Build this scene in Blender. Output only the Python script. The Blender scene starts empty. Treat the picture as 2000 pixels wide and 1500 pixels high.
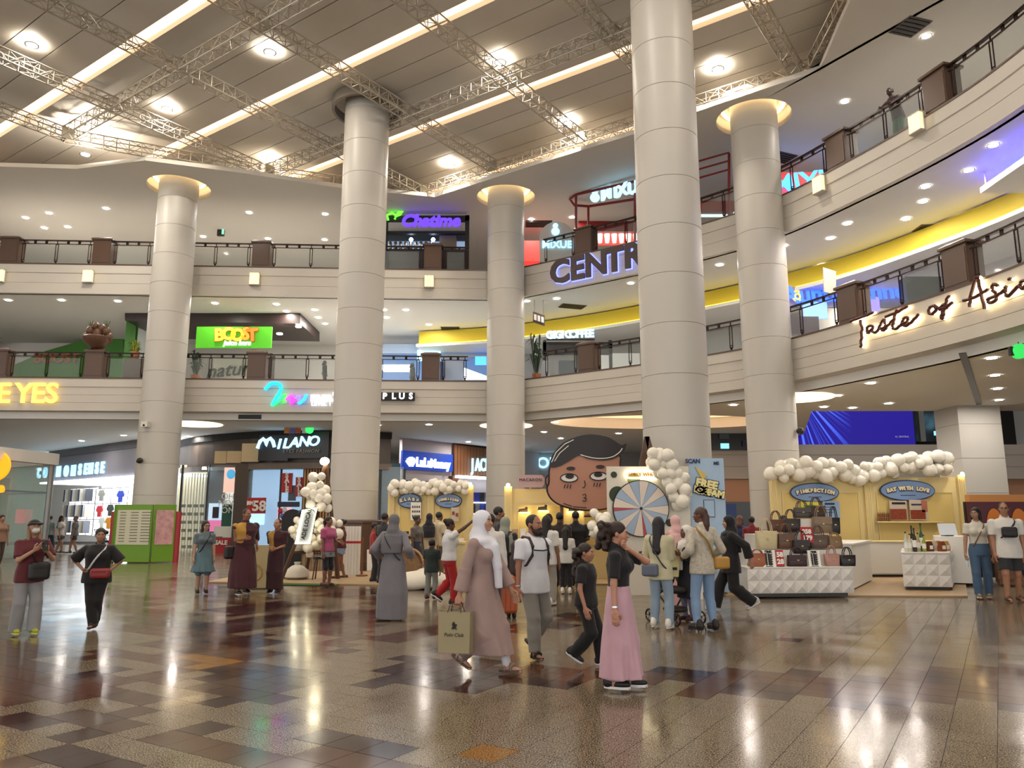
import bpy, bmesh, math, random
import numpy as np
from mathutils import Vector, Matrix
from mathutils.geometry import tessellate_polygon
random.seed(7)
SC = bpy.context.scene
COL = SC.collection
PI = math.pi
# ---------------------------------------------------------------- camera, world, exposure
FPX, PITCH, EYE = 1500.0, math.radians(9.9), 1.55
cam_d = bpy.data.cameras.new('camera'); cam_d.sensor_fit = 'HORIZONTAL'; cam_d.sensor_width = 36
cam_d.lens = 36 * FPX / 2000; cam_d.clip_start = .1; cam_d.clip_end = 300
cam = bpy.data.objects.new('camera', cam_d); COL.objects.link(cam)
cam.location = (0, 0, EYE); cam.rotation_euler = (PI/2 + PITCH, 0, 0)
SC.camera = cam
wd = bpy.data.worlds.new('hall_ambience'); SC.world = wd; wd.use_nodes = True
wd.node_tree.nodes['Background'].inputs[0].default_value = (1, .965, .92, 1)
wd.node_tree.nodes['Background'].inputs[1].default_value = 1.75
SC.view_settings.view_transform = 'Standard'; SC.view_settings.look = 'None'
SC.view_settings.exposure = 0.15; SC.view_settings.gamma = 1.0
SC.cycles.max_bounces = 4; SC.cycles.diffuse_bounces = 2; SC.cycles.glossy_bounces = 2; SC.cycles.adaptive_threshold = .08; SC.cycles.light_sampling_threshold = .03
SC.cycles.transmission_bounces = 2; SC.cycles.transparent_max_bounces = 8
SC.cycles.sample_clamp_indirect = 6; SC.cycles.caustics_reflective = False; SC.cycles.caustics_refractive = False
STRIP_E, DOWN_E, LAMP_E = 2.4, 460.0, 950.0
# ---------------------------------------------------------------- helpers
SP, CP = math.sin(PITCH), math.cos(PITCH)
def ray(u, v):
    a, b = (u-1000)/FPX, (750-v)/FPX
    return a, CP - SP*b, SP + CP*b
def atz(u, v, z):
    x, y, k = ray(u, v); t = (z-EYE)/k
    return Vector((x*t, y*t, z))
def aty(u, v, Y):
    x, y, k = ray(u, v); t = Y/y
    return Vector((x*t, Y, k*t+EYE))
MATS = {}
def rgb(c):
    if isinstance(c, str):
        h = c.lstrip('#'); c = [int(h[i:i+2], 16)/255 for i in (0, 2, 4)]
        c = [x/12.92 if x <= .04045 else ((x+.055)/1.055)**2.4 for x in c]
    return tuple(c[:3]) + (1,)
def mat(name, col, rough=.5, metal=0, emit=0, ecol=None, noise=0, nscale=8, coat=0, bump=0, trans=0, alpha=1, sheen=0):
    if name in MATS: return MATS[name]
    m = bpy.data.materials.new(name); m.use_nodes = True; nt = m.node_tree; b = nt.nodes['Principled BSDF']
    c = rgb(col); b.inputs['Base Color'].default_value = c; b.inputs['Roughness'].default_value = rough
    b.inputs['Metallic'].default_value = metal; b.inputs['Coat Weight'].default_value = coat
    if sheen: b.inputs['Sheen Weight'].default_value = sheen
    if trans: b.inputs['Transmission Weight'].default_value = trans
    if alpha < 1: b.inputs['Alpha'].default_value = alpha
    if emit:
        b.inputs['Emission Color'].default_value = rgb(ecol or col); b.inputs['Emission Strength'].default_value = emit
        if emit < 2.9: m.cycles.emission_sampling = 'NONE'
    if noise or bump:
        tc = nt.nodes.new('ShaderNodeTexCoord'); nz = nt.nodes.new('ShaderNodeTexNoise')
        nz.inputs['Scale'].default_value = nscale; nz.inputs['Detail'].default_value = 3
        nt.links.new(tc.outputs['Object'], nz.inputs['Vector'])
        if noise:
            mx = nt.nodes.new('ShaderNodeMix'); mx.data_type = 'RGBA'
            mx.inputs[6].default_value = tuple(x*(1-noise) for x in c[:3])+(1,)
            mx.inputs[7].default_value = tuple(min(1, x*(1+noise)) for x in c[:3])+(1,)
            nt.links.new(nz.outputs['Fac'], mx.inputs[0]); nt.links.new(mx.outputs[2], b.inputs['Base Color'])
        if bump:
            bp = nt.nodes.new('ShaderNodeBump'); bp.inputs['Strength'].default_value = bump; bp.inputs['Distance'].default_value = .02
            nt.links.new(nz.outputs['Fac'], bp.inputs['Height']); nt.links.new(bp.outputs[0], b.inputs['Normal'])
    MATS[name] = m; return m
def glow(name, col, e): return mat(name, col, .5, emit=e, ecol=col)
class MB:
    def __init__(s): s.v = []; s.f = []; s.mi = []; s.cur = 0
    def add(s, vs, fs):
        n = len(s.v); s.v += [tuple(p) for p in vs]; s.f += [tuple(i+n for i in f) for f in fs]; s.mi += [s.cur]*len(fs); return s
    def box(s, a, b):
        x0, y0, z0 = a; x1, y1, z1 = b
        return s.add([(x0,y0,z0),(x1,y0,z0),(x1,y1,z0),(x0,y1,z0),(x0,y0,z1),(x1,y0,z1),(x1,y1,z1),(x0,y1,z1)],
            [(0,3,2,1),(4,5,6,7),(0,1,5,4),(1,2,6,5),(2,3,7,6),(3,0,4,7)])
    def bar(s, p, q, w, h, up=(0,0,1)):
        p, q = Vector(p), Vector(q); d = (q-p).normalized(); u = Vector(up)
        if abs(d.dot(u)) > .99: u = Vector((0,1,0))
        a = d.cross(u).normalized()*w/2; c = a.cross(d).normalized()*h/2
        return s.add([p-a-c,p+a-c,p+a+c,p-a+c,q-a-c,q+a-c,q+a+c,q-a+c], [(0,1,2,3),(7,6,5,4),(0,4,5,1),(1,5,6,2),(2,6,7,3),(3,7,4,0)])
    def cyl(s, p, q, r0, r1=None, n=16, caps=True):
        p, q = Vector(p), Vector(q); r1 = r0 if r1 is None else r1; d = (q-p).normalized()
        u = Vector((0,0,1)) if abs(d.z) < .9 else Vector((1,0,0)); a = d.cross(u).normalized(); c = d.cross(a)
        vs = [p+(a*math.cos(t)+c*math.sin(t))*r0 for t in [2*PI*i/n for i in range(n)]] + [q+(a*math.cos(t)+c*math.sin(t))*r1 for t in [2*PI*i/n for i in range(n)]]
        fs = [(i,(i+1)%n,n+(i+1)%n,n+i) for i in range(n)]
        if caps: fs += [tuple(range(n-1,-1,-1)), tuple(range(n,2*n))]
        return s.add(vs, fs)
    def tube(s, pts, r, n=8, closed=False):
        pts = [Vector(p) for p in pts]; m = len(pts); rings = []
        for i in range(m):
            a = pts[(i-1)%m] if (closed or i) else pts[i]; b = pts[(i+1)%m] if (closed or i < m-1) else pts[i]
            d = (b-a).normalized(); u = Vector((0,0,1)) if abs(d.z) < .95 else Vector((0,1,0))
            x = d.cross(u).normalized(); y = x.cross(d); rr = r[i] if isinstance(r, (list, tuple)) else r
            rings.append([pts[i]+(x*math.cos(2*PI*k/n)+y*math.sin(2*PI*k/n))*rr for k in range(n)])
        fs = []
        for i in range(m if closed else m-1):
            j = (i+1)%m
            fs += [(i*n+k, i*n+(k+1)%n, j*n+(k+1)%n, j*n+k) for k in range(n)]
        if not closed: fs += [tuple(range(n-1,-1,-1)), tuple((m-1)*n+k for k in range(n))]
        return s.add([p for q in rings for p in q], fs)
    def lathe(s, prof, n=24, c=(0,0,0), cap=True):
        m = len(prof); cx, cy, cz = c
        vs = [(cx+r*math.cos(2*PI*k/n), cy+r*math.sin(2*PI*k/n), cz+z) for r, z in prof for k in range(n)]
        fs = [(i*n+k, i*n+(k+1)%n, (i+1)*n+(k+1)%n, (i+1)*n+k) for i in range(m-1) for k in range(n)]
        if cap: fs += [tuple(range(n-1,-1,-1)), tuple((m-1)*n+k for k in range(n))]
        return s.add(vs, fs)
    def ell(s, c, r, n=16, m=10):
        c = Vector(c); vs = [c+Vector((0,0,-r[2]))]; fs = []
        for i in range(1, m):
            t = -PI/2+PI*i/m
            vs += [c+Vector((r[0]*math.cos(t)*math.cos(2*PI*k/n), r[1]*math.cos(t)*math.sin(2*PI*k/n), r[2]*math.sin(t))) for k in range(n)]
        vs.append(c+Vector((0,0,r[2]))); L = len(vs)-1
        for k in range(n):
            fs.append((0, 1+(k+1)%n, 1+k)); fs.append((L, L-n+k, L-n+(k+1)%n))
            for i in range(m-2): fs.append((1+i*n+k, 1+i*n+(k+1)%n, 1+(i+1)*n+(k+1)%n, 1+(i+1)*n+k))
        return s.add(vs, fs)
    def prism(s, poly, z0, z1, holes=()):
        """poly: 2D outline, extruded z0..z1, with optional holes"""
        loops = [list(poly)]+[list(h) for h in holes]; pts = [p for l in loops for p in l]; n = len(pts)
        tri = tessellate_polygon([[Vector((p[0],p[1],0)) for p in l] for l in loops])
        fs = []
        for t in tri:
            a, b, c = (pts[i] for i in t)
            if (b[0]-a[0])*(c[1]-a[1])-(b[1]-a[1])*(c[0]-a[0]) < 0: t = (t[0], t[2], t[1])
            fs.append(tuple(n+i for i in t)); fs.append((t[0], t[2], t[1]))
        k = 0
        for li, l in enumerate(loops):
            ar = sum(l[i][0]*l[(i+1)%len(l)][1]-l[(i+1)%len(l)][0]*l[i][1] for i in range(len(l)))
            ccw = (ar > 0) == (li == 0)
            for i in range(len(l)):
                a, b = k+i, k+(i+1)%len(l)
                fs.append((a, b, n+b, n+a) if ccw else (b, a, n+a, n+b))
            k += len(l)
        return s.add([(p[0],p[1],z0) for p in pts]+[(p[0],p[1],z1) for p in pts], fs)
    def sweep(s, path, prof, closed=False):
        """path 2D points, prof [(offset to the left normal, z)] closed profile"""
        P = [Vector((p[0],p[1])) for p in path]; m = len(P); k = len(prof); vs = []
        for i in range(m):
            a = P[i-1] if i else P[i]; b = P[i+1] if i < m-1 else P[i]
            d = (b-a).normalized(); nrm = Vector((-d.y, d.x)); sc = 1
            if 0 < i < m-1:
                d1 = (P[i]-a).normalized(); sc = 1/max(.5, Vector((-d1.y, d1.x)).dot(nrm))
            vs += [(P[i].x+nrm.x*o*sc, P[i].y+nrm.y*o*sc, z) for o, z in prof]
        fs = [(i*k+j, i*k+(j+1)%k, (i+1)*k+(j+1)%k, (i+1)*k+j) for i in range(m-1) for j in range(k)]
        fs += [tuple(range(k-1,-1,-1)), tuple((m-1)*k+j for j in range(k))]
        return s.add(vs, fs)
    def mesh(s, name, mats, smooth=False):
        me = bpy.data.meshes.new(name); me.from_pydata(s.v, [], s.f)
        for m in (mats if isinstance(mats, (list, tuple)) else [mats]): me.materials.append(m)
        if isinstance(mats, (list, tuple)) and len(mats) > 1: me.polygons.foreach_set('material_index', s.mi)
        bm = bmesh.new(); bm.from_mesh(me); bmesh.ops.recalc_face_normals(bm, faces=bm.faces); bm.to_mesh(me); bm.free()
        if smooth: me.shade_smooth(); me.set_sharp_from_angle(angle=math.radians(smooth if smooth > 1 else 38))
        return me
    def build(s, name, mats, parent=None, world=False, smooth=False):
        return link(name, s.mesh(name, mats, smooth), parent, world)
def link(name, me, parent=None, world=False):
    o = bpy.data.objects.new(name, me); COL.objects.link(o)
    if parent is not None:
        o.parent = parent
        if world: o.matrix_parent_inverse = PM(parent).inverted()
    return o
def PM(o):
    m = o.matrix_basis.copy()
    if o.parent: m = PM(o.parent) @ o.matrix_parent_inverse @ m
    return m
def tag(o, label=None, cat=None, group=None, kind=None):
    if label: o['label'] = label
    if cat: o['category'] = cat
    if group: o['group'] = group
    if kind: o['kind'] = kind
    return o
def thing(name, label, cat, loc=(0,0,0), rz=0, group=None):
    o = bpy.data.objects.new(name, None); COL.objects.link(o); o.empty_display_size = .1
    o.location = loc; o.rotation_euler = (0,0,rz); return tag(o, label, cat, group)
def struct(name, mb, m, label=None, smooth=False):
    o = mb.build(name, m, smooth=smooth); tag(o, label, None, None, 'structure'); return o
def copytree(o, parent=None, loc=None, rz=None, label=None):
    c = o.copy(); COL.objects.link(c); c.parent = parent
    if loc is not None: c.location = loc
    if rz is not None: c.rotation_euler = (0,0,rz)
    if label: c['label'] = label
    for ch in list(o.children): copytree(ch, c)
    return c
def text_mesh(txt, size=1.0, ext=.02, bold=0, shear=0, sx=1.0, space=1.0, bev=0):
    cu = bpy.data.curves.new('lettering', 'FONT'); cu.body = txt; cu.size = size; cu.extrude = ext; cu.offset = bold; cu.shear = shear
    cu.align_x = 'CENTER'; cu.align_y = 'CENTER'; cu.space_character = space; cu.resolution_u = 3; cu.bevel_depth = bev
    o = bpy.data.objects.new('lettering', cu); me = bpy.data.meshes.new_from_object(o)
    bpy.data.objects.remove(o); bpy.data.curves.remove(cu)
    if sx != 1: me.transform(Matrix.Diagonal((sx, 1, 1, 1)))
    return me
def lettering(name, txt, size, m, M, parent=None, world=True, **k):
    """M: placement matrix; local x = reading direction, y = up, z = out of the sign"""
    me = text_mesh(txt, size, **k); me.transform(M); me.materials.clear(); me.materials.append(m)
    return link(name, me, parent, world)
def facing(p, nrm, up=(0,0,1), roll=0):
    """matrix at p whose local z looks along nrm and y is up"""
    z = Vector(nrm).normalized(); x = Vector(up).cross(z).normalized(); y = z.cross(x)
    M = Matrix((x, y, z)).transposed().to_4x4(); M.translation = Vector(p)
    return M @ Matrix.Rotation(roll, 4, 'Z') if roll else M
def smooth_curve(pts, n=6):
    P = [Vector(p) for p in pts]; out = []
    for i in range(len(P)-1):
        a, b, c, d = P[max(i-1,0)], P[i], P[i+1], P[min(i+2,len(P)-1)]
        for k in range(n):
            t = k/n; out.append(.5*((2*b)+(c-a)*t+(2*a-5*b+4*c-d)*t*t+(3*b-3*c+d-a)*t**3))
    out.append(P[-1]); return out
def circle(c, r, n=40): return [(c[0]+r*math.cos(2*PI*k/n), c[1]+r*math.sin(2*PI*k/n)) for k in range(n)]
def hexa(c): return c
# ---------------------------------------------------------------- materials of the hall
M_paint = mat('cream_paint', '#cac3b8', .55, noise=.03, nscale=1.5)
M_col = mat('column_cladding', '#c2bdb4', .42, noise=.03, nscale=1.2)
M_joint = mat('shadow_joint', '#9a9184', .8)
M_ceil = mat('ceiling_paint', '#d6cfc3', .75, noise=.025, nscale=.5)
M_panel = mat('ceiling_panel_fabric', '#dcd3c5', .6, noise=.06, nscale=.7)
M_slab = mat('slab_soffit', '#e2dfd8', .75, noise=.02, nscale=.6)
M_strip = glow('warm_strip_light', '#ffd7ae', STRIP_E)
M_down = glow('downlight_lens', '#fff6ec', DOWN_E)
M_cove = glow('cove_lamp', '#ffdca4', 7.0)
M_brown = mat('brown_granite', '#5a4438', .3, noise=.25, nscale=30)
M_bronze = mat('dark_bronze_metal', '#2c211c', .35, metal=.7)
M_glass = mat('clear_glass', '#cfdcd8', .03, alpha=.09)
M_truss = mat('aluminium_truss', '#b7ad9c', .4, metal=.6)
M_white = mat('white_gloss', '#e9e6df', .35)
M_dark = mat('dark_laminate', '#211d1c', .4)
M_black = mat('black_matt', '#0e0d0d', .6)
M_wood = mat('warm_wood', '#7a5033', .5, noise=.2, nscale=12)
# ---------------------------------------------------------------- plan of the gallery edge (both galleries share it)
EDGE_A = [(-32, 29.3), (-20.6, 29.8), (-7.4, 30.45), (-.9, 30.75)]
EDGE_B = [tuple(p) for p in smooth_curve([(.3, 30.45), (2.4, 29.0), (4.75, 27.25), (6.65, 25.65), (8.5, 23.45), (9.9, 20.35), (10.75, 17.9), (11.2, 15.6), (11.35, 12), (11.0, 7), (9.5, 1)], 5)]
EDGE = EDGE_A + EDGE_B
def inset(path, o):
    P = [Vector(p) for p in path]; out = []
    for i in range(len(P)):
        a = P[i-1] if i else P[i]; b = P[i+1] if i < len(P)-1 else P[i]
        d = (b-a).normalized(); out.append((P[i].x-d.y*o, P[i].y+d.x*o))
    return out
Z1, Z2, ZC, ZA = 7.0, 11.7, 14.6, 15.6
C_POS = [(-13.35, 29.0, ZC), (-4.97, 24.4, ZA), (-.25, 29.9, ZC), (3.72, 17.3, ZA), (8.0, 23.55, ZC)]
lit_cols = [C_POS[0], C_POS[2], C_POS[4]]
# upper gallery slab
b = MB(); b.prism(inset(EDGE, .2)+[(32, 1), (32, 52), (-34, 52), (-34, 29.3)], 10.5, Z2-.02); struct('floor_upper_gallery', b, M_slab, 'upper gallery slab with plain white underside')
holes1 = []
OVAL = [(6.2+4.6*math.cos(2*PI*k/48), 31.6+2.3*math.sin(2*PI*k/48)) for k in range(48)]
b = MB(); b.prism(inset(EDGE, .55)+[(32, 1), (32, 28.0), (11.1, 28.2), (14.4, 38), (14.4, 52), (-34, 52), (-34, 29.3)], 5.45, 5.95, holes=[OVAL]); struct('ceiling_ground_level', b, mat('bright_white_soffit', '#f3f0ea', .75), 'white ceiling below the lower gallery')
b = MB(); b.prism(inset(EDGE, .2)+[(32, 1), (32, 28.0), (11.1, 28.2), (14.4, 38), (14.4, 52), (-34, 52), (-34, 29.3)], 5.95, Z1-.02); struct('floor_lower_gallery', b, M_slab, 'lower gallery slab')
# oval cove recess: glowing rim of lamps around a recessed dome
b = MB(); b.prism([(6.2+4.5*math.cos(2*PI*k/48), 31.6+2.2*math.sin(2*PI*k/48)) for k in range(48)], 5.9, 5.94)
oc = b.build('oval_ceiling_light', glow('peach_cove_panel', '#ffd2a0', 1.2)); tag(oc, 'large oval peach-glowing cove in the ceiling behind the widest column', 'ceiling light')
def fascia(name, prof, lbl):
    b = MB(); b.sweep(EDGE, prof); return struct(name, b, M_paint, lbl)
fascia('trim_1', [(0, Z2), (0, 11.36), (.035, 11.34), (.035, 10.95), (.05, 10.94), (.05, 10.93), (.035, 10.92), (.035, 10.5), (.3, 10.5), (.3, Z2)], 'cream fascia band of the upper gallery')
fascia('trim_2', [(0, Z1), (0, 6.68), (.035, 6.66), (.035, 6.36), (.05, 6.35), (.05, 6.34), (.035, 6.33), (.035, 6.05), (.05, 6.04), (.05, 6.03), (.035, 6.02), (.035, 5.72), (.6, 5.72), (.6, 5.45), (.75, 5.45), (.75, Z1)], 'cream fascia band of the lower gallery')
for nm, z in (('trim_3', Z2), ('trim_4', Z1)):
    b = MB(); b.sweep(EDGE, [(-.02, z), (-.02, z+.05), (.3, z+.05), (.3, z)]); struct(nm, b, M_brown, 'thin brown stone coping under the balustrade')
# outer ceiling with lit round recesses at the columns
CE = [(-34, 27.0), (-19.3, 27.1), (-16.5, 27.3), (-13.6, 26.6), (-10.5, 27.6), (-7.2, 28.9), (-3.2, 29.9), (.95, 26.9), (4.24, 24.6), (6.57, 22.7), (9.1, 20.8), (8.64, 17.6), (8.6, 12), (9, 0), (9, -16)]
b = MB(); b.prism(CE+[(32, -16), (32, 52), (-34, 52)], ZC, ZC+.16, holes=[circle(c, 1.2) for c in lit_cols]); struct('ceiling_outer', b, M_ceil, 'flat cream ceiling over the galleries')
for i, c in enumerate(lit_cols):
    b = MB(); n = 40
    b.lathe([(1.2, ZC), (1.2, ZC+.5), (.6, ZC+.5), (.6, ZC+.54), (1.26, ZC+.54), (1.26, ZC)], 40, (c[0], c[1], 0), cap=False)
    o = struct('trim_recess', b, M_paint, 'round ceiling recess around a column'); o.name = 'trim_%d' % (5+i)
    b = MB(); b.tube([(c[0]+.98*math.cos(t), c[1]+.98*math.sin(t), ZC+.4) for t in [2*PI*k/40 for k in range(40)]], .05, 6, True)
    tag(b.build('cove_ring_light', M_cove, smooth=True), ['warm ring light in the ceiling recess above the column with the green map', 'warm ring light in the recess above the column beside the purple tea sign', 'warm ring light in the recess of the column touching the upper gallery fascia'][i], 'light')
    # glowing round recess in the ground-floor ceiling behind the same column
    q = ((-13.35, 32.1), (-.25, 32.7), (9.4, 24.9))[i]
    b = MB(); b.lathe([(.001, 5.44), (1.05, 5.44), (1.08, 5.425), (1.12, 5.425), (1.12, 5.45), (.001, 5.45)], 36, (q[0], q[1], 0), cap=False)
    tag(b.build('round_cove_light', glow('warm_ring', '#ffe0ae', 3.0)), ['round warm cove light in the ground-floor ceiling behind the map column', 'round warm cove light in the ground-floor ceiling behind the corner column', 'round warm cove light in the ground-floor ceiling behind the column near the script sign'][i], 'light')
# atrium ceiling: long panels laid across, strip lights between them
AN, AB = Vector((math.sin(math.radians(35)), math.cos(math.radians(35)))), Vector((math.cos(math.radians(35)), -math.sin(math.radians(35))))
def nb(n, b_, z): return (AN.x*n+AB.x*b_, AN.y*n+AB.y*b_, z)
root = bpy.data.objects.new('ceiling_atrium', None); COL.objects.link(root); tag(root, 'long boarded atrium ceiling', None, None, 'structure')
root.rotation_euler = (0, 0, -math.radians(35))
STR = [23.9-4.4*k for k in range(10)]  # strips after the first few are unseen, added to light the foreground
lights = []
for k, sn in enumerate(STR):
    lo = sn+.2; hi = (STR[k-1]-.2) if k else 27.0
    w = (hi-lo)/4
    for j in range(4):
        a = lo+j*w
        b = MB(); dz = .05*math.sin((j+.5)/4*PI)
        y0, y1 = a+.016, a+w-.016
        b.add([(-45,y0,ZA+.08*math.sin(j/4*PI)),(30,y0,ZA+.08*math.sin(j/4*PI)),(30,y1,ZA+.08*math.sin((j+1)/4*PI)),(-45,y1,ZA+.08*math.sin((j+1)/4*PI)),(-45,y0,ZA+.3),(30,y0,ZA+.3),(30,y1,ZA+.3),(-45,y1,ZA+.3)],
              [(0,3,2,1),(4,5,6,7),(0,1,5,4),(1,2,6,5),(2,3,7,6),(3,0,4,7)])
        b.build('panel', M_panel, root)
    ls = MB(); ls.box((-45, sn-.2, ZA+.16), (30, sn+.2, ZA+.2)); so = ls.build('strip_light', M_strip); so.rotation_euler = root.rotation_euler
    tag(so, ['long strip light hidden behind the lip of the outer ceiling', 'long warm strip light passing over the two front columns', 'long warm strip light crossing the middle of the boarded ceiling', 'long warm strip light at the upper left of the ceiling'][k] if k < 4 else 'unseen strip light added overhead between the ceiling boards to light the foreground', 'light', 'ceiling strip lights')
b = MB(); b.box((-60, -30, ZA+.3), (40, 60, ZA+.4)); struct('ceiling_roof_deck', b, M_dark, 'roof deck above the boards')
# columns of stacked cladding drums
DR, DH = .75, 1.16
d = MB(); d.lathe([(DR-.008, .003), (DR, .011), (DR, DH-.011), (DR-.008, DH-.003)], 48); DRUM = d.mesh('drum', M_col, 20)
CL = ['white round column with the green floor map at its foot', 'tall white column on a brown stone base left of the pop-up stalls', 'white column standing in the corner of the galleries beside the purple tea sign', 'widest white column rising out of the top of the picture', 'white column touching the gallery fascia beside the script sign']
for i, (x, y, zt) in enumerate(C_POS):
    c = thing('column', CL[i], 'column', (x, y, 0)); c['kind'] = 'structure'
    b = MB(); b.cyl((0,0,0), (0,0,zt+.5), DR-.009, n=40); b.build('core', M_joint, c, smooth=False)
    z = .05
    while z < zt+.3:
        o = link('drum', DRUM, c); o.location.z = z; z += DH
    if i == 1:
        b = MB(); b.lathe([(.92, 0), (.92, .25), (.89, .27), (.89, 1.38), (.92, 1.40), (.92, 1.46), (.8, 1.5)], 12); b.build('stone_base', M_brown, c)
        b = MB(); b.lathe([(1.2, ZA-.02), (1.2, ZA-.32), (1.1, ZA-.32), (1.1, ZA-.02)], 40, cap=False); b.build('collar', mat('collar_unlit_tone', '#8d857a', .7), c, smooth=True)  # darker than the other rings: its unlit look is put into the colour
# square pillar far right
p = thing('pillar', 'square white pillar behind the stall with the sausage posters', 'pillar', (16.4, 27.5, 0)); p['kind'] = 'structure'
z = 0
while z < 5.4:
    b = MB(); h = min(1.2, 5.45-z); b.box((-.75, -.75, z+.008), (.75, .75, z+h-.008)); b.build('cladding_panel', M_col, p); z += 1.2
b = MB(); b.box((-.74, -.74, 0), (.74, .74, 5.45)); b.build('core', M_joint, p)
# ---------------------------------------------------------------- floor: polished granite tiles on the 58 degree grid
def granite(name, c1, c2, spec=.5):
    m = bpy.data.materials.new(name); m.use_nodes = True; nt = m.node_tree; bs = nt.nodes['Principled BSDF']
    geo = nt.nodes.new('ShaderNodeNewGeometry'); n1 = nt.nodes.new('ShaderNodeTexNoise'); n1.inputs['Scale'].default_value = 92; n1.inputs['Detail'].default_value = 2
    n2 = nt.nodes.new('ShaderNodeTexNoise'); n2.inputs['Scale'].default_value = 1.3
    r = nt.nodes.new('ShaderNodeValToRGB'); r.color_ramp.elements[0].position = .45; r.color_ramp.elements[1].position = .56
    r.color_ramp.elements[0].color = rgb(c1); r.color_ramp.elements[1].color = rgb(c2)
    e = r.color_ramp.elements.new(.5); e.color = tuple((x+y)/2 for x, y in zip(rgb(c1), rgb(c2)))
    nt.links.new(geo.outputs['Position'], n1.inputs['Vector']); nt.links.new(geo.outputs['Position'], n2.inputs['Vector'])
    nt.links.new(n1.outputs['Fac'], r.inputs['Fac']); nt.links.new(r.outputs[0], bs.inputs['Base Color'])
    mr = nt.nodes.new('ShaderNodeMapRange'); mr.inputs[1].default_value = .3; mr.inputs[2].default_value = .7; mr.inputs[3].default_value = .10; mr.inputs[4].default_value = .2
    nt.links.new(n2.outputs['Fac'], mr.inputs[0]); nt.links.new(mr.outputs[0], bs.inputs['Roughness'])
    bs.inputs['IOR'].default_value = 1.45; MATS[name] = m; return m
G_BEI = granite('beige_speckled_granite', '#332619', '#998b75'); G_BR = granite('brown_granite_tile', '#3a2015', '#62402a')
G_DK = granite('dark_maroon_granite', '#1e0d0b', '#3c1d18'); G_GO = granite('golden_granite', '#6e4a1c', '#a4772f'); G_TN = granite('taupe_granite', '#33231a', '#5d4535')
GR = [G_BEI, G_BR, G_DK, G_GO, G_TN]
b = MB(); b.box((-36, -16, -.3), (36, 56, -.012)); FL = struct('floor', b, mat('floor_grout', '#2b2119', .6), 'polished granite floor of the hall')
TU, TV, TS = Vector((math.cos(math.radians(-32)), math.sin(math.radians(-32)))), Vector((math.cos(math.radians(58)), math.sin(math.radians(58)))), .305
def pinp(x, y, P):
    c = False; n = len(P)
    for i in range(n):
        (x1, y1), (x2, y2) = P[i], P[(i+1) % n]
        if (y1 > y) != (y2 > y) and x < (x2-x1)*(y-y1)/(y2-y1)+x1: c = not c
    return c
def G(*pts): return [tuple(atz(u, v, 0)[:2]) for u, v in pts]
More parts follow.
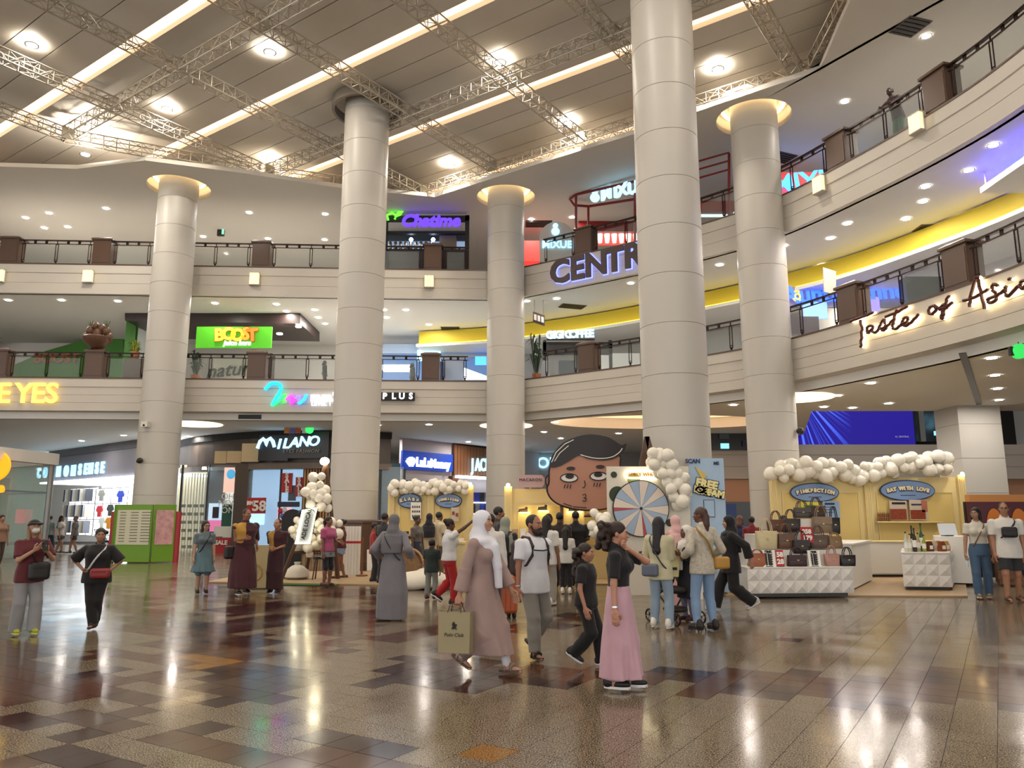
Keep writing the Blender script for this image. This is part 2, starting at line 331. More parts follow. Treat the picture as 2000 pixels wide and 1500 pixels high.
PATCH = [  # floor inlay areas traced as ground polygons: (tile kind, outline)
 (2, G((50,1482),(140,1462),(260,1500),(150,1530))), (1, G((280,1445),(390,1425),(490,1462),(410,1492))), (3, G((300,1440),(400,1425),(482,1460),(420,1492))), (2, G((100,1446),(180,1425),(230,1440),(150,1462))),
 (2, G((0,1402),(45,1385),(110,1405),(50,1425))), (4, G((120,1400),(200,1388),(300,1420),(210,1445))), (4, G((200,1392),(270,1375),(310,1395),(240,1420))), (2, G((355,1429),(400,1412),(459,1424),(400,1443))), (2, G((400,1374),(445,1360),(492,1368),(440,1386))),
 (4, G((205,1360),(250,1342),(312,1360),(270,1378))), (1, G((0,1300),(250,1330),(180,1370),(0,1380))), (2, G((0,1328),(60,1318),(110,1330),(40,1342))), (2, G((150,1315),(210,1305),(260,1320),(190,1330))), (1, G((260,1322),(330,1305),(365,1318),(300,1334))),
 (3, G((330,1282),(400,1275),(480,1290),(400,1310))), (1, G((300,1270),(430,1262),(560,1275),(480,1300))), (2, G((380,1316),(470,1300),(505,1312),(430,1328))), (1, G((160,1270),(300,1270),(290,1285),(170,1285))),
 (2, G((360,1222),(600,1195),(640,1210),(420,1240))), (2, G((400,1190),(560,1170),(600,1180),(450,1205))), (2, G((360,1250),(520,1240),(560,1255),(410,1266))), (2, G((640,1160),(720,1150),(740,1160),(660,1170))), (4, G((560,1225),(700,1205),(740,1215),(600,1240))), (2, G((480,1255),(560,1250),(570,1262),(500,1266))),
 (2, G((560,1210),(700,1190),(770,1200),(620,1226))), (1, G((700,1245),(900,1215),(950,1222),(760,1262))), (2, G((870,1215),(960,1205),(990,1215),(900,1228))), (2, G((640,1276),(690,1268),(705,1276),(660,1284))), (2, G((830,1270),(870,1262),(890,1270),(850,1278))),
 (2, G((705,1335),(780,1280),(900,1290),(960,1330),(860,1352))), (1, G((780,1290),(900,1280),(1060,1310),(900,1330))), (2, G((880,1325),(980,1325),(955,1345),(900,1350))), (1, G((930,1300),(1300,1308),(1300,1330),(960,1325))), (2, G((1000,1328),(1120,1318),(1150,1336),(1020,1344))), (2, G((1240,1318),(1330,1305),(1400,1320),(1300,1335))), (1, G((1270,1300),(1560,1318),(1600,1340),(1290,1330))), (1, G((1320,1345),(1420,1335),(1400,1362),(1330,1355))),
 (2, G((1400,1345),(1500,1335),(1600,1355),(1590,1365),(1500,1365))), (2, G((1600,1372),(1700,1362),(1690,1385),(1605,1378))), (1, G((1500,1330),(1740,1330),(1860,1345),(1850,1370),(1600,1368))), (2, G((1655,1322),(1700,1320),(1700,1338),(1650,1336))), (2, G((1560,1312),(1600,1312),(1590,1326),(1550,1322))), (2, G((1720,1362),(1780,1362),(1780,1376),(1700,1374))), (2, G((1805,1315),(1880,1315),(1870,1330),(1800,1328))), (1, G((1750,1305),(2000,1300),(2000,1380),(1740,1345))), (2, G((1950,1305),(2000,1305),(2000,1340),(1950,1335))), (2, G((1950,1366),(2000,1366),(2000,1385),(1945,1382))),
 (1, G((1080,1210),(1140,1200),(1160,1212),(1090,1222))), (2, G((1090,1200),(1130,1195),(1150,1205),(1100,1210))), (2, G((980,1222),(1110,1215),(1130,1228),(1000,1235))), (4, G((1400,1208),(1560,1200),(1600,1210),(1440,1218))), (2, G((1440,1208),(1490,1204),(1500,1212),(1450,1216))), (2, G((1540,1246),(1570,1244),(1568,1251),(1542,1252))), (4, G((1520,1205),(1600,1200),(1620,1206),(1540,1212))), (4, G((1790,1225),(1830,1220),(1840,1230),(1800,1235))),
 (2, G((590,1448),(760,1440),(800,1465),(690,1480))), (3, G((690,1455),(790,1450),(800,1475),(700,1480))), (1, G((500,1480),(760,1465),(840,1500),(500,1530))), (3, G((885,1468),(930,1455),(985,1470),(940,1490))), (2, G((620,1432),(700,1428),(740,1452),(670,1462))), (1, G((0,1470),(60,1480),(60,1520),(0,1530))), (4, G((455,1478),(520,1468),(560,1500),(480,1530))),
]
PATCH = [(k, P, min(p[0] for p in P), max(p[0] for p in P), min(p[1] for p in P), max(p[1] for p in P)) for k, P in PATCH]
rt = random.Random(3)
cells = []
for i in range(-170, 170):
    for j in range(-20, 190):
        c = TU*(i*TS)+TV*(j*TS)
        if c.y < 4.2 or c.y > 46 or abs(c.x) > c.y*.78+1.2: continue
        kind = 0
        for kk, P, x0, x1, y0, y1 in PATCH:
            if x0 <= c.x <= x1 and y0 <= c.y <= y1 and pinp(c.x, c.y, P): kind = kk; break
        else:
            if c.x < -2 and 7 < c.y < 22 and math.hypot(c.x+6, c.y-13) < 8.5:
                q = (i//3*7+j//2*5) % 11
                if q in (0, 4): kind = 1
                elif q in (2, 7, 9): kind = 4
        cells.append((c.x*c.x+c.y*c.y, c, kind))
cells.sort(key=lambda t: t[0])
h = TS/2-.0022
def tile_verts(c, z0, z1): return [(c.x+TU.x*a*h+TV.x*e*h, c.y+TU.y*a*h+TV.y*e*h, z) for z in (z0, z1) for a, e in ((-1,-1),(1,-1),(1,1),(-1,1))]
TF = [(4,5,6,7),(0,1,5,4),(1,2,6,5),(2,3,7,6),(3,0,4,7)]
TM = []
for m in GR:
    b = MB(); b.add(tile_verts(Vector((0,0)), -.012, 0), TF); TM.append(b.mesh('tile', m))
vis = [t for t in cells if abs(t[1].x) < t[1].y*.72+.3 and t[1].y > 4.9][:300]; vid = {id(t) for t in vis}
for _, c, k in vis:
    o = link('tile', TM[k], FL); o.location = (c.x, c.y, rt.uniform(-.0006, 0))
b = MB()
for t in cells:
    if id(t) in vid: continue
    b.cur = t[2]; b.add(tile_verts(t[1], -.012, 0), TF)
o = b.build('tile_field', GR, FL); o['kind'] = 'stuff'
# ---------------------------------------------------------------- balustrades
PATH = [Vector(p) for p in EDGE]; CUM = [0]
for a, c in zip(PATH, PATH[1:]): CUM.append(CUM[-1]+(c-a).length)
def pos(s):
    for i in range(len(PATH)-1):
        if s <= CUM[i+1] or i == len(PATH)-2:
            d = (PATH[i+1]-PATH[i]).normalized(); return PATH[i]+d*(s-CUM[i]), d
STAB = [(k*.04, *pos(k*.04)[0]) for k in range(int(CUM[-1]/.04))]; STAB = np.array(STAB)
def s_at(u, z):
    dd = STAB[:,2]*CP+(z-EYE)*SP; e = np.where(dd > 1, np.abs(1000+FPX*STAB[:,1]/np.maximum(dd, 1)-u), 1e9); return float(STAB[int(np.argmin(e)), 0])
b = MB(); b.box((-.36,-.22,0), (.36,.3,1.05)); b.box((-.33,-.235,.1), (.33,-.22,.95)); PIER = b.mesh('shaft', M_brown)
b = MB(); b.add([(-.42,-.28,1.05),(.42,-.28,1.05),(.42,.36,1.05),(-.42,.36,1.05),(-.42,-.28,1.12),(.42,-.28,1.12),(.42,.36,1.12),(-.42,.36,1.12),(-.25,-.14,1.2),(.25,-.14,1.2),(.25,.22,1.2),(-.25,.22,1.2)],
  [(0,3,2,1),(0,1,5,4),(1,2,6,5),(2,3,7,6),(3,0,4,7),(4,5,9,8),(5,6,10,9),(6,7,11,10),(7,4,8,11),(8,9,10,11)]); PCAP = b.mesh('cap', M_brown)
b = MB()
for sx in (-.05, .05): b.cyl((sx,0,.12), (sx,0,.86), .016, n=8)
b.cyl((-.05,0,.86), (.05,0,.86), .016, n=8); b.cyl((-.05,0,.2), (.05,0,.2), .016, n=8); b.lathe([(.05,0),(.055,.03),(.03,.08),(.045,.13),(.02,.16)], 10); b.cyl((0,0,.86), (0,0,1.0), .02, n=8)
BAL = b.mesh('baluster', M_bronze, True)
def rz_of(d): return math.atan2(d.y, d.x)
def pier(s, z, label, grp):
    p, d = pos(s); o = thing('balustrade_pier', label, 'pier', (p.x, p.y, z+.05), rz_of(d), grp)
    o.location.x += -d.y*.3; o.location.y += d.x*.3
    link('shaft', PIER, o); link('cap', PCAP, o)
def railing(s0, s1, z, label, grp):
    p0, d0 = pos((s0+s1)/2); t = thing('glass_railing', label, 'railing', (p0.x, p0.y, z+.05), 0, grp)
    def wp(s, zz, off=.18):
        p, d = pos(s); return (p.x-d.y*off, p.y+d.x*off, z+.05+zz)
    n = max(1, round((s1-s0)/1.4)); m = max(2, int((s1-s0)/.5))
    path = [s0+(s1-s0)*k/m for k in range(m+1)]
    for nm, zz, w, hh in (('handrail', 1.02, .09, .05), ('lower_rail', .88, .035, .03)):
        b = MB()
        for a, c in zip(path, path[1:]): b.bar(wp(a-.01, zz), wp(c+.01, zz), w, hh)
        b.build(nm, M_bronze, t, True)
    for k in range(n+1):
        s = s0+.12+(s1-s0-.24)*k/n; p, d = pos(s); o = link('baluster', BAL, t, True); w = wp(s, 0); o.location = w; o.rotation_euler.z = rz_of(d)
        if k < n:
            s2 = s0+.12+(s1-s0-.24)*(k+1)/n; sm = (s+s2)/2
            b = MB(); b.bar(Vector(wp(s+.07, .05))+Vector((0,0,.38)), Vector(wp(s2-.07, .05))+Vector((0,0,.38)), .012, .76); b.build('glass_pane', M_glass, t, True)
            for q in (s+(s2-s)*.33, s+(s2-s)*.67):
                b = MB(); b.bar(wp(q-.05, .95), wp(q+.05, .95), .02, .11); b.build('bracket', M_bronze, t, True)
RL2 = [(15,'at the far left end'),(195,'left of the map column'),(508,'right of the map column'),(845,'in front of the tea kiosk'),(1137,'beside the domed snow-drink sign'),(1627,'beyond the column touching the fascia'),(1820,'beside the leaning person')]
RL1 = [(-8,'at the picture edge'),(180,'below the fruit sculpture'),(500,'beside the wall lettered in script'),(840,'under the blue-lit shop'),(1142,'below the coffee sign'),(1650,'between the pretzel shop letters'),(1860,'above the glowing script sign')]
for z, lst, nm in ((Z2, RL2, 'upper'), (Z1, RL1, 'lower')):
    ss = [s_at(u, z+.5) for u, _ in lst]
    for (u, w), s in zip(lst, ss): pier(s, z, 'brown stone pier of the %s gallery balustrade, %s' % (nm, w), nm+' balustrade piers')
    stops = [ss[0]-6]+ss+[ss[-1]+4.5, ss[-1]+9]
    corner = CUM[3]
    for k, (a, c) in enumerate(zip(stops, stops[1:])):
        segs = [(a, c)]
        if a < corner < c: segs = [(a, corner-.5), (corner+1.9, c)]
        for j, (x, y) in enumerate(segs):
            where = ('ending at pier '+lst[k][1]) if k < len(lst) else ('past the last pier' if k == len(lst) else 'at the far right end')
            if len(segs) == 2: where = ('stopping at the corner column', 'starting at the corner column')[j]
            railing(x+.4, y-.4, z, 'metal and glass railing, %s gallery, %s' % (nm, where), nm+' gallery railings')
# ---------------------------------------------------------------- trusses
def truss(p, q, label, w=.36):
    p, q = Vector(p), Vector(q); L = (q-p).length; d = (q-p).normalized(); a = Vector((-d.y, d.x, 0)).normalized()
    t = thing('lighting_truss', label, 'truss', p, math.atan2(d.y, d.x), 'box trusses hung below the atrium ceiling')
    hw = w/2
    for y, z in ((-hw,-hw),(hw,-hw),(-hw,hw),(hw,hw)):
        b = MB(); b.cyl((0,y,z), (L,y,z), .024, n=6); b.build('chord', M_truss, t)
    n = max(1, round(L/.42)); st = L/n
    for par in (0, 1):
        key = (round(st, 3), par)
        b = MB()
        for y in (-hw, hw): b.cyl((0,y,-hw), (0,y,hw), .014, n=5); b.cyl((0,y,-hw if par else hw), (st,y,hw if par else -hw), .012, n=5)
        for z in (-hw, hw): b.cyl((0,-hw,z), (0,hw,z), .014, n=5); b.cyl((0,-hw if par else hw,z), (st,hw if par else -hw,z), .012, n=5)
        me = b.mesh('lacing', M_truss)
        for k in range(par, n, 2): o = link('lacing', me, t); o.location.x = k*st
    for x in (0, L):
        b = MB(); b.box((x-.03,-hw-.03,-hw-.03), (x+.03,hw+.03,hw+.03)); b.build('end_plate', M_truss, t)
NL, BL = [5.7, 11.7, 17.7, 22.6], [-27.6, -24.2, -20.5, -16.6, -12.7, -9.0, -5.2]
ZT = 15.0
top = {-27.6: 11.7, -24.2: 17.7}
LA = ['first cross truss at the far left edge of the ceiling', 'second cross truss from the left of the ceiling', 'third cross truss, ending behind the tall column', 'cross truss passing over the tall column', 'cross truss in the middle of the picture top', 'cross truss ending left of the widest column', 'cross truss right of the widest column']
for k, bb in enumerate(BL): truss(nb(4.6, bb, ZT), nb(top.get(bb, 22.4), bb, ZT), 'silver box truss, '+LA[k])
truss(nb(5.7, -30, ZT), nb(5.7, -12, ZT), 'silver box truss lying along the strip lights at the top left corner')
truss(nb(11.7, -27.4, ZT), nb(11.7, -9, ZT), 'silver box truss parallel to the strip lights, the upper left one')
truss(nb(17.7, -24.0, ZT), nb(17.7, -5.4, ZT), 'silver box truss parallel to the strip lights in the middle of the ceiling')
truss(nb(22.6, -20.3, ZT), nb(22.6, -4.2, ZT), 'silver box truss along the outer ceiling edge above the corner column')
truss(nb(11.7, -27.7, ZT), nb(17.5, -24.4, ZT), 'silver box truss slanting over the column with the map')
truss(nb(17.8, -24.2, ZT), nb(22.5, -20.7, ZT), 'silver box truss slanting toward the tall column')
truss(nb(9.3, -27.9, ZT), nb(5.0, -27.9, ZT), 'short silver box truss at the left picture edge', .3)
truss((9.05, 20.9, ZT), (8.6, 15.5, ZT), 'silver box truss running toward the viewer at the right ceiling edge')
# ---------------------------------------------------------------- recessed downlights
b = MB(); b.cur = 0; b.lathe([(.15,-.012),(.15,.0),(.115,.0),(.115,-.012)], 20, cap=False); b.cur = 1; b.lathe([(.001,-.004),(.113,-.004)], 20, cap=False); DL = b.mesh('downlight', [M_white, M_down])
def downs(px, z, label, grp):
    for u, v in px:
        w = atz(u, v, 5.6 if z < 6 else z-.005); o = link('downlight', DL); o.location = (w.x, w.y, z-.006); tag(o, label, 'downlight', grp)
b = MB(); b.cur = 0; b.lathe([(.2,-.03),(.2,.0),(.15,.0),(.15,-.03)], 20, cap=False); b.cur = 1; b.lathe([(.001,-.02),(.145,-.02)], 20, cap=False); DLB = b.mesh('downlight', [M_white, glow('big_downlight_lens', '#fff4e4', LAMP_E)])
for u, v in [(62,88),(326,213),(167,300),(527,102),(529,312),(977,122),(879,322),(1110,241),(1402,135)]:
    w = atz(u, v, ZA-.02); low = (u == 167); w = atz(u, v, ZC) if low else w
    o = link('atrium_downlight', DLB); o.location = (w.x, w.y, (ZC-.01) if low else ZA+.0); tag(o, 'large bright round lamp in the boarded atrium ceiling between the trusses', 'ceiling light', 'large lamps of the atrium ceiling')
for x, y in [(-8, 14), (0, 14), (7, 13), (-9, 6), (0, 6), (7, 5), (-14, 10), (-18, 17)]:
    o = link('atrium_downlight', DLB); o.location = (x, y, ZA); tag(o, 'large bright round lamp in the boarded atrium ceiling between the trusses', 'ceiling light', 'large lamps of the atrium ceiling')
downs([(96,416),(50,425),(87,445),(132,443),(207,407),(487,415),(397,462),(523,466),(634,468),(635,418),(1038,428),(1117,424),(1650,198),(1809,70),(1985,110)], ZC, 'round recessed downlight in the ceiling over the upper gallery', 'upper gallery downlights')
downs([(750,605),(793,605),(755,620),(838,634),(1029,588),(1087,583),(1232,553),(1655,436),(1622,465),(1770,427),(1882,421),(1808,364),(1803,393),(1892,332),(1940,283),(1607,517),(1406,517),(1530,480),(615,605),(622,620),(635,632),(16,586),(120,586),(230,588),(420,592),(540,594),(560,608)], 10.5, 'round recessed downlight in the ceiling under the upper gallery', 'lower gallery downlights')  # the last few are added to brighten the dim left end
downs([(242,844),(160,855),(200,866),(138,873),(370,846),(462,840),(610,838),(738,823),(838,822),(748,849),(834,858),(893,865),(915,857),(1085,817),(1062,837),(1095,850),(1208,840),(1432,782),(1700,738),(1636,763),(1735,779),(1609,786),(1665,788),(1936,687),(1942,722),(1947,749),(1950,772)], 5.45, 'round recessed downlight in the white ceiling over the shopfronts', 'ground floor downlights')
for x, y in ((13.5, 30.5), (16.5, 31), (19.5, 31), (22.5, 31), (12.6, 33.5), (18, 33.5)):  # hidden from the camera, added to light the parapet from the front
    o = link('downlight', DL); o.location = (x, y, 10.494); tag(o, 'unseen downlight added over the void to light the far parapet', 'downlight', 'added void downlights')
# ---------------------------------------------------------------- back walls
M_wall = mat('off_white_wall', '#e0dcd5', .7, noise=.03, nscale=.8)
M_wallc = mat('cool_white_wall', '#c9ced2', .6)
BACK = [(-34, 38.6), (-3, 39.6), (6, 38.2), (14, 31), (17.5, 22), (19, 10), (19, 1)]
for nm, z0, z1 in (('wall_upper_gallery', Z2-.02, ZC), ('wall_lower_gallery', Z1-.02, 10.5)):
    b = MB(); b.sweep(BACK, [(0, z0), (0, z1), (.3, z1), (.3, z0)]); struct(nm, b, M_wall, 'plain wall at the back of the gallery')
b = MB(); b.box((-34, 52, 0), (36, 52.3, 5.5)); struct('wall_far', b, M_wall, 'far wall of the ground floor')
b = MB(); b.box((26, 1, 0), (26.3, 52, 11)); struct('wall_right', b, M_wall, 'ground floor wall at the right')
b = MB(); b.box((-34.3, 20, 0), (-34, 52, 15)); struct('wall_left', b, M_wall, 'wall at the left end of the hall')
def pbox(u0, v0, u1, v1, Y, dep=.1, mb=None):
    p, q = aty(u0, v1, Y), aty(u1, v0, Y); mb = mb or MB()
    p2, q2 = aty(u0, v0, Y), aty(u1, v1, Y); x0 = (p.x+p2.x)/2; x1 = (q.x+q2.x)/2
    return mb.box((x0, Y, p.z), (x1, Y+dep, q.z))
def fpos(u, v, z):
    s = s_at(u, z); p, d = pos(s); return s, p, d, aty(u, v, p.y).z
def on_path(s, z, off=-.03):
    p, d = pos(s); n = Vector((d.y, -d.x, 0)); return facing((p.x+n.x*(-off), p.y+n.y*(-off), z), n)
def letters(parent, items, size, m, off, zref, **k):
    """items: (char, px, py) set one by one on the gallery fascia"""
    for ch, u, v in items:
        s, p, d, z = fpos(u, v, zref)
        lettering('letter', ch, size, m, on_path(s, z, off), parent, True, **k)
def seat(label, cat, name, p, group=None): return thing(name, label, cat, p, 0, group)
# ---------------------------------------------------------------- signs on the gallery fascias
s, p, d, z = fpos(60, 770, 6.3)
t = seat('yellow glowing letters EYES on the lower gallery fascia', 'sign', 'fascia_sign', (p.x, p.y, z))
letters(t, [('E', 8, 770), ('Y', 46, 770), ('E', 76, 770), ('S', 102, 770)], 1.12, glow('yellow_letter', '#ffd45a', 1.7), -.06, 6.3, ext=.04, bold=.012)
s, p, d, z = fpos(560, 772, 6.3)
t = seat('colourful neon squiggle with white letters on the fascia left of the tall column', 'sign', 'neon_sign', (p.x, p.y, z))
sq = [(518,762),(530,750),(545,751),(549,762),(540,780),(533,793),(545,784),(556,773),(559,774),(556,786),(563,778),(571,773),(573,776),(570,788),(578,781),(585,775),(587,779),(585,788),(592,785),(600,771)]
sq = [tuple(q) for q in smooth_curve(sq, 4)]; hues = ['#19c8ff', '#18e0e8', '#2fe37a', '#4fe04a', '#b84ce8', '#d63be0', '#7a6cf5', '#2fa8ff']
n = len(sq)
for k in range(8):
    seg = sq[k*n//8:(k+1)*n//8+1]; b = MB(); pts = []
    for u, v in seg:
        s, p, d, z = fpos(u, v, 6.3); pts.append((p.x, p.y-.1, z))
    b.tube(pts, [.065]*len(pts), 6); b.build('neon_tube', glow('neon_%d' % k, hues[k], 1.9), t, True)
letters(t, [('m', 616, 776), ('m', 638, 776), ('2', 656, 776)], .52, glow('white_letter', '#eef4ff', 1.5), -.05, 6.3, ext=.03, bold=.02)
s, p, d, z = fpos(629, 789, 6.2); lettering('small_letters', 'LEVEL 1', .24, MATS['white_letter'], on_path(s, z, -.05), t, ext=.02, bold=.006)
s, p, d, z = fpos(778, 775, 6.3); s0 = s
t = seat('black box sign with white letters A PLUS on the fascia right of the tall column', 'sign', 'box_sign', (p.x, p.y, z))
b = MB(); q0, q1 = pos(s-.95)[0], pos(s+.68)[0]; b.bar((q0.x, q0.y-.06, z), (q1.x, q1.y-.06, z), .1, .32); b.build('box', M_black, t, True)
letters(t, [('A', 739, 775), ('P', 753, 775), ('L', 770, 775), ('U', 786, 775), ('S', 803, 775)], .34, MATS['white_letter'], -.13, 6.3, ext=.015, bold=.012)
s, p, d, z = fpos(1170, 515, 11.1)
t = seat('big dark CENTRE letters with violet halo on the upper fascia', 'sign', 'fascia_sign', (p.x, p.y, z))
M_cl = mat('rust_letter_face', '#4b3d3a', .5, noise=.4, nscale=6); M_halo = glow('violet_halo', '#8f9bff', 1.6)
for ch, u, v in [('C', 1097, 534), ('E', 1131, 527), ('N', 1167, 519), ('T', 1203, 511), ('R', 1240, 502)]:
    s, p, d, z = fpos(u, v, 11.1)
    o = lettering('letter', ch, 1.28, M_cl, on_path(s, z, -.14), t, ext=.05, bold=.045)
    lettering('halo', ch, 1.28, M_halo, on_path(s, z, -.05), t, ext=.02, bold=.075)
# glowing script sign, drawn stroke by stroke
s, p, d, z = fpos(1840, 610, 6.3)
t = seat('brown script letters Taste of Asia with warm halo on the fascia', 'sign', 'script_sign', (p.x, p.y, z))
STK = {'T bar': [(1672,629),(1690,622),(1708,616),(1719,610)], 'T stem': [(1693,626),(1694,645),(1692,662),(1689,679)],
 'a': [(1716,638),(1708,638),(1703,646),(1706,651),(1713,644),(1717,638),(1714,648),(1721,650),(1728,640),(1734,630)], 's': [(1734,630),(1740,624),(1738,632),(1742,640),(1736,646),(1731,644),(1745,637),(1758,624)],
 't': [(1765,606),(1758,625),(1754,640),(1760,643),(1772,634)], 't cross': [(1742,620),(1765,611),(1786,599)], 'e': [(1772,634),(1783,629),(1784,621),(1776,624),(1773,634),(1780,637),(1793,628),(1806,615)],
 'o': [(1838,598),(1829,602),(1826,611),(1833,614),(1841,606),(1838,598),(1846,603),(1858,595)], 'f': [(1868,578),(1862,590),(1854,615),(1850,624),(1853,610),(1862,602)], 'f cross': [(1846,606),(1862,600),(1873,592)],
 'A leg': [(1905,600),(1912,575),(1922,548),(1926,541),(1929,560),(1934,604)], 'A bar': [(1896,588),(1915,583),(1935,572),(1946,565)],
 's2': [(1965,560),(1957,556),(1952,565),(1960,575),(1956,588),(1946,592),(1942,586),(1962,578),(1975,568)], 'i': [(1981,560),(1977,573),(1982,579),(1992,570),(2004,560)], 'i dot': [(1988,546),(1991,544)], 'a2': [(2022,548),(2012,550),(2008,560),(2014,564),(2022,552),(2024,562),(2036,552)]}
M_scr = mat('maroon_script_face', '#4a1712', .4); M_sh = glow('warm_halo', '#ffe7b5', 7.0)
for nm, st in STK.items():
    pf, pb = [], []
    for u, v in smooth_curve(st, 4):
        s, p, d, z = fpos(u, v, 6.2); n = Vector((d.y, -d.x)); pf.append((p.x+n.x*.15, p.y+n.y*.15, z)); pb.append((p.x+n.x*.05, p.y+n.y*.05, z))
    b = MB(); b.tube(pf, .042, 6); o = b.build('stroke', M_scr, t, True)
    b = MB(); b.tube(pb, .03, 6); b.build('halo_strip', M_sh, t, True)
# wall lamps on the upper fascia
M_lamp = glow('sconce_glass', '#ffdf9c', 1.5)
for u, v, w in [(1, 540, 'cut by the left picture edge'), (173, 541, 'left of the map column'), (497, 546, 'between the map column and the tall column'), (839, 551, 'below the purple tea kiosk'), (1605, 362, 'nearest the column touching the fascia'), (1798, 242, 'below the leaning person')]:
    s, p, d, z = fpos(u, v, 11.1); o = thing('wall_sconce', 'lit three-panel wall lamp on the upper fascia, '+w, 'wall lamp', (p.x, p.y, z), rz_of(d), 'upper fascia wall lamps')
    b = MB(); b.box((-.2, -.05, -.26), (.2, .04, .26)); b.build('back_plate', M_paint, o)
    for k in (-1, 0, 1):
        b = MB(); b.box((k*.13-.045, -.17, -.24), (k*.13+.045, -.05, .24)); b.build('glass_panel', M_lamp, o)
    for zz in (-.25, .25):
        b = MB(); b.box((-.2, -.18, zz-.015), (.2, -.02, zz+.015)); b.build('rail', M_paint, o)
# ---------------------------------------------------------------- upper gallery: tea kiosk and snow drink shop
def frame_kiosk(): pass
o = thing('tea_kiosk', 'dark framed tea kiosk with purple Chatime sign on the upper gallery', 'kiosk', aty(830, 525, 31.5))
Yk = 31.5
for u in (752, 912):
    b = MB(); pbox(u-4, 420, u+4, 526, Yk, .2, b); b.build('post', M_black, o, True)
b = MB(); pbox(735, 421, 916, 431, Yk, .2, b); b.build('top_beam', M_black, o, True)
b = MB(); pbox(735, 452, 916, 456, Yk+.1, .2, b); b.build('cross_beam', M_black, o, True)
b = MB(); pbox(735, 431, 914, 470, Yk+2.2, .1, b); b.build('menu_wall', mat('slate_panel', '#39434a', .5), o, True)
b = MB(); pbox(735, 486, 914, 528, Yk+.3, .8, b); b.build('counter', mat('aubergine_counter', '#241b26', .35), o, True)
b = MB(); pbox(735, 470, 914, 486, Yk+2.3, .1, b); b.build('back_shelf', glow('cool_backlight', '#9fb8d8', .5), o, True)
b = MB(); pbox(858, 460, 890, 490, Yk+.5, .6, b); b.build('cabinet', mat('taupe_cabinet', '#6f6257', .5), o, True)
for k in range(9):
    w = aty(762+k*10, 486, Yk+.6); b = MB(); b.lathe([(.07,0),(.08,.02),(.08,.3),(.05,.34)], 10, w); b.build('tea_canister', mat('steel', '#b8b4ae', .25, metal=.9), o, True, smooth=True)
for u in (803, 846):
    w = aty(u, 468, Yk+.4); b = MB(); b.ell(w, (.09,.09,.09), 10, 6); b.build('spot_lamp', glow('cool_spot', '#cfe6ff', 14), o, True)
M_pur = glow('purple_neon', '#5b38e6', 1.7)
lettering('sign_letters', 'Chatime', .74, M_pur, facing(aty(840, 432, Yk-.12), (0,-1,0)), o, ext=.05, bold=.03, shear=.25, sx=1.0)
w = [aty(u, v, Yk-.08) for u, v in ((758,430),(756,420),(766,416),(774,421),(771,428))]
b = MB(); b.tube(w, .05, 6); b.build('sign_leaf', glow('green_neon', '#55e02a', 3.0), o, True)
b = MB(); b.tube([aty(u, v, Yk-.08) for u, v in ((772,424),(778,415),(788,413),(782,419),(774,422))], .045, 6); b.build('sign_leaf', MATS['green_neon'], o, True)
# snow drink shop
M_red = mat('red_enamel', '#7d1714', .35); M_ice = glow('ice_blue_letters', '#9fe0ff', 1.8); M_rpanel = glow('red_lightbox', '#e03a34', .9)
o = thing('drinks_shop', 'red framed drinks shop with MIXUE sign behind the CENTRE letters', 'shop', aty(1180, 500, 31))
pts = [aty(1113+7*math.cos(t)*1, 385+8*math.sin(t), 31) for t in [PI/2+PI*k/8 for k in range(9)]]
b = MB(); b.tube([aty(1250, 352, 27.8)]+[aty(1125, 380, 29.6), aty(1113, 389, 29.9), aty(1122, 401, 30.2), aty(1150, 403, 30.3), aty(1260, 386, 28.8)], .055, 6); b.build('ring_frame', M_red, o, True)
for u, v0, v1, YP in ((1125, 380, 505, 29.6), (1149, 402, 500, 30.2), (1240, 362, 490, 27.9)):
    b = MB(); b.cyl(aty(u, v0, YP), aty(u, v1, YP), .05, n=8); b.build('post', M_red, o, True)
dv = (aty(1250, 365, 27.7)-aty(1160, 382, 29.2)).normalized(); nn = Vector((dv.y, -dv.x, 0))
for ch, u, v in (('M', 1184, 379), ('I', 1202, 375), ('X', 1215, 372), ('U', 1236, 368), ('E', 1257, 364)):
    f = (u-1160)/90; lettering('letter', ch, .66, M_ice, facing(aty(u, v, 29.2-1.5*f), nn), o, ext=.05, bold=.03)
b = MB(); w = aty(1162, 386, 29.2); b.ell(w, (.2,.12,.2), 14, 8); b.ell(w+Vector((0,0,.26)), (.13,.1,.13), 12, 8); b.build('figure_stand_in', M_ice, o, True, smooth=True)  # glowing balls stand in for the snowman on the sign, no real lamp
b = MB(); pbox(1130, 430, 1262, 452, 32.5, .2, b); b.build('red_header', M_red, o, True)
b = MB(); pbox(1150, 447, 1262, 478, 33, .1, b); b.build('menu_lightbox', M_rpanel, o, True)
for k in range(6):
    b = MB(); w = aty(1172+k*14, 474, 32.9); b.lathe([(.09,0),(.13,.4),(.02,.42)], 10, w); b.build('cup_picture', glow('cup_white', '#fff2e6', 1.2), o, True)
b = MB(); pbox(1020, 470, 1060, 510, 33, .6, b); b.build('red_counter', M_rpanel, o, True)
o = thing('dome_sign', 'pale round-topped standing sign with ice-blue letters beside the upper pier', 'sign', aty(1088, 512, 29.95))
c = aty(1088, 470, 29.95); R = .72
b = MB(); poly = [(c.x-R, aty(1088, 512, 29.95).z), (c.x+R, aty(1088, 512, 29.95).z)]+[(c.x+R*math.cos(t), c.z+.1+R*math.sin(t)) for t in [PI*k/16 for k in range(17)]]
m = MB(); m.prism([(x, zz) for x, zz in poly], 0, .1); b.add([(x, c.y+zz, y) for x, y, zz in m.v], m.f); b.build('panel', mat('frosted_panel', '#b9b4ae', .3), o, True)
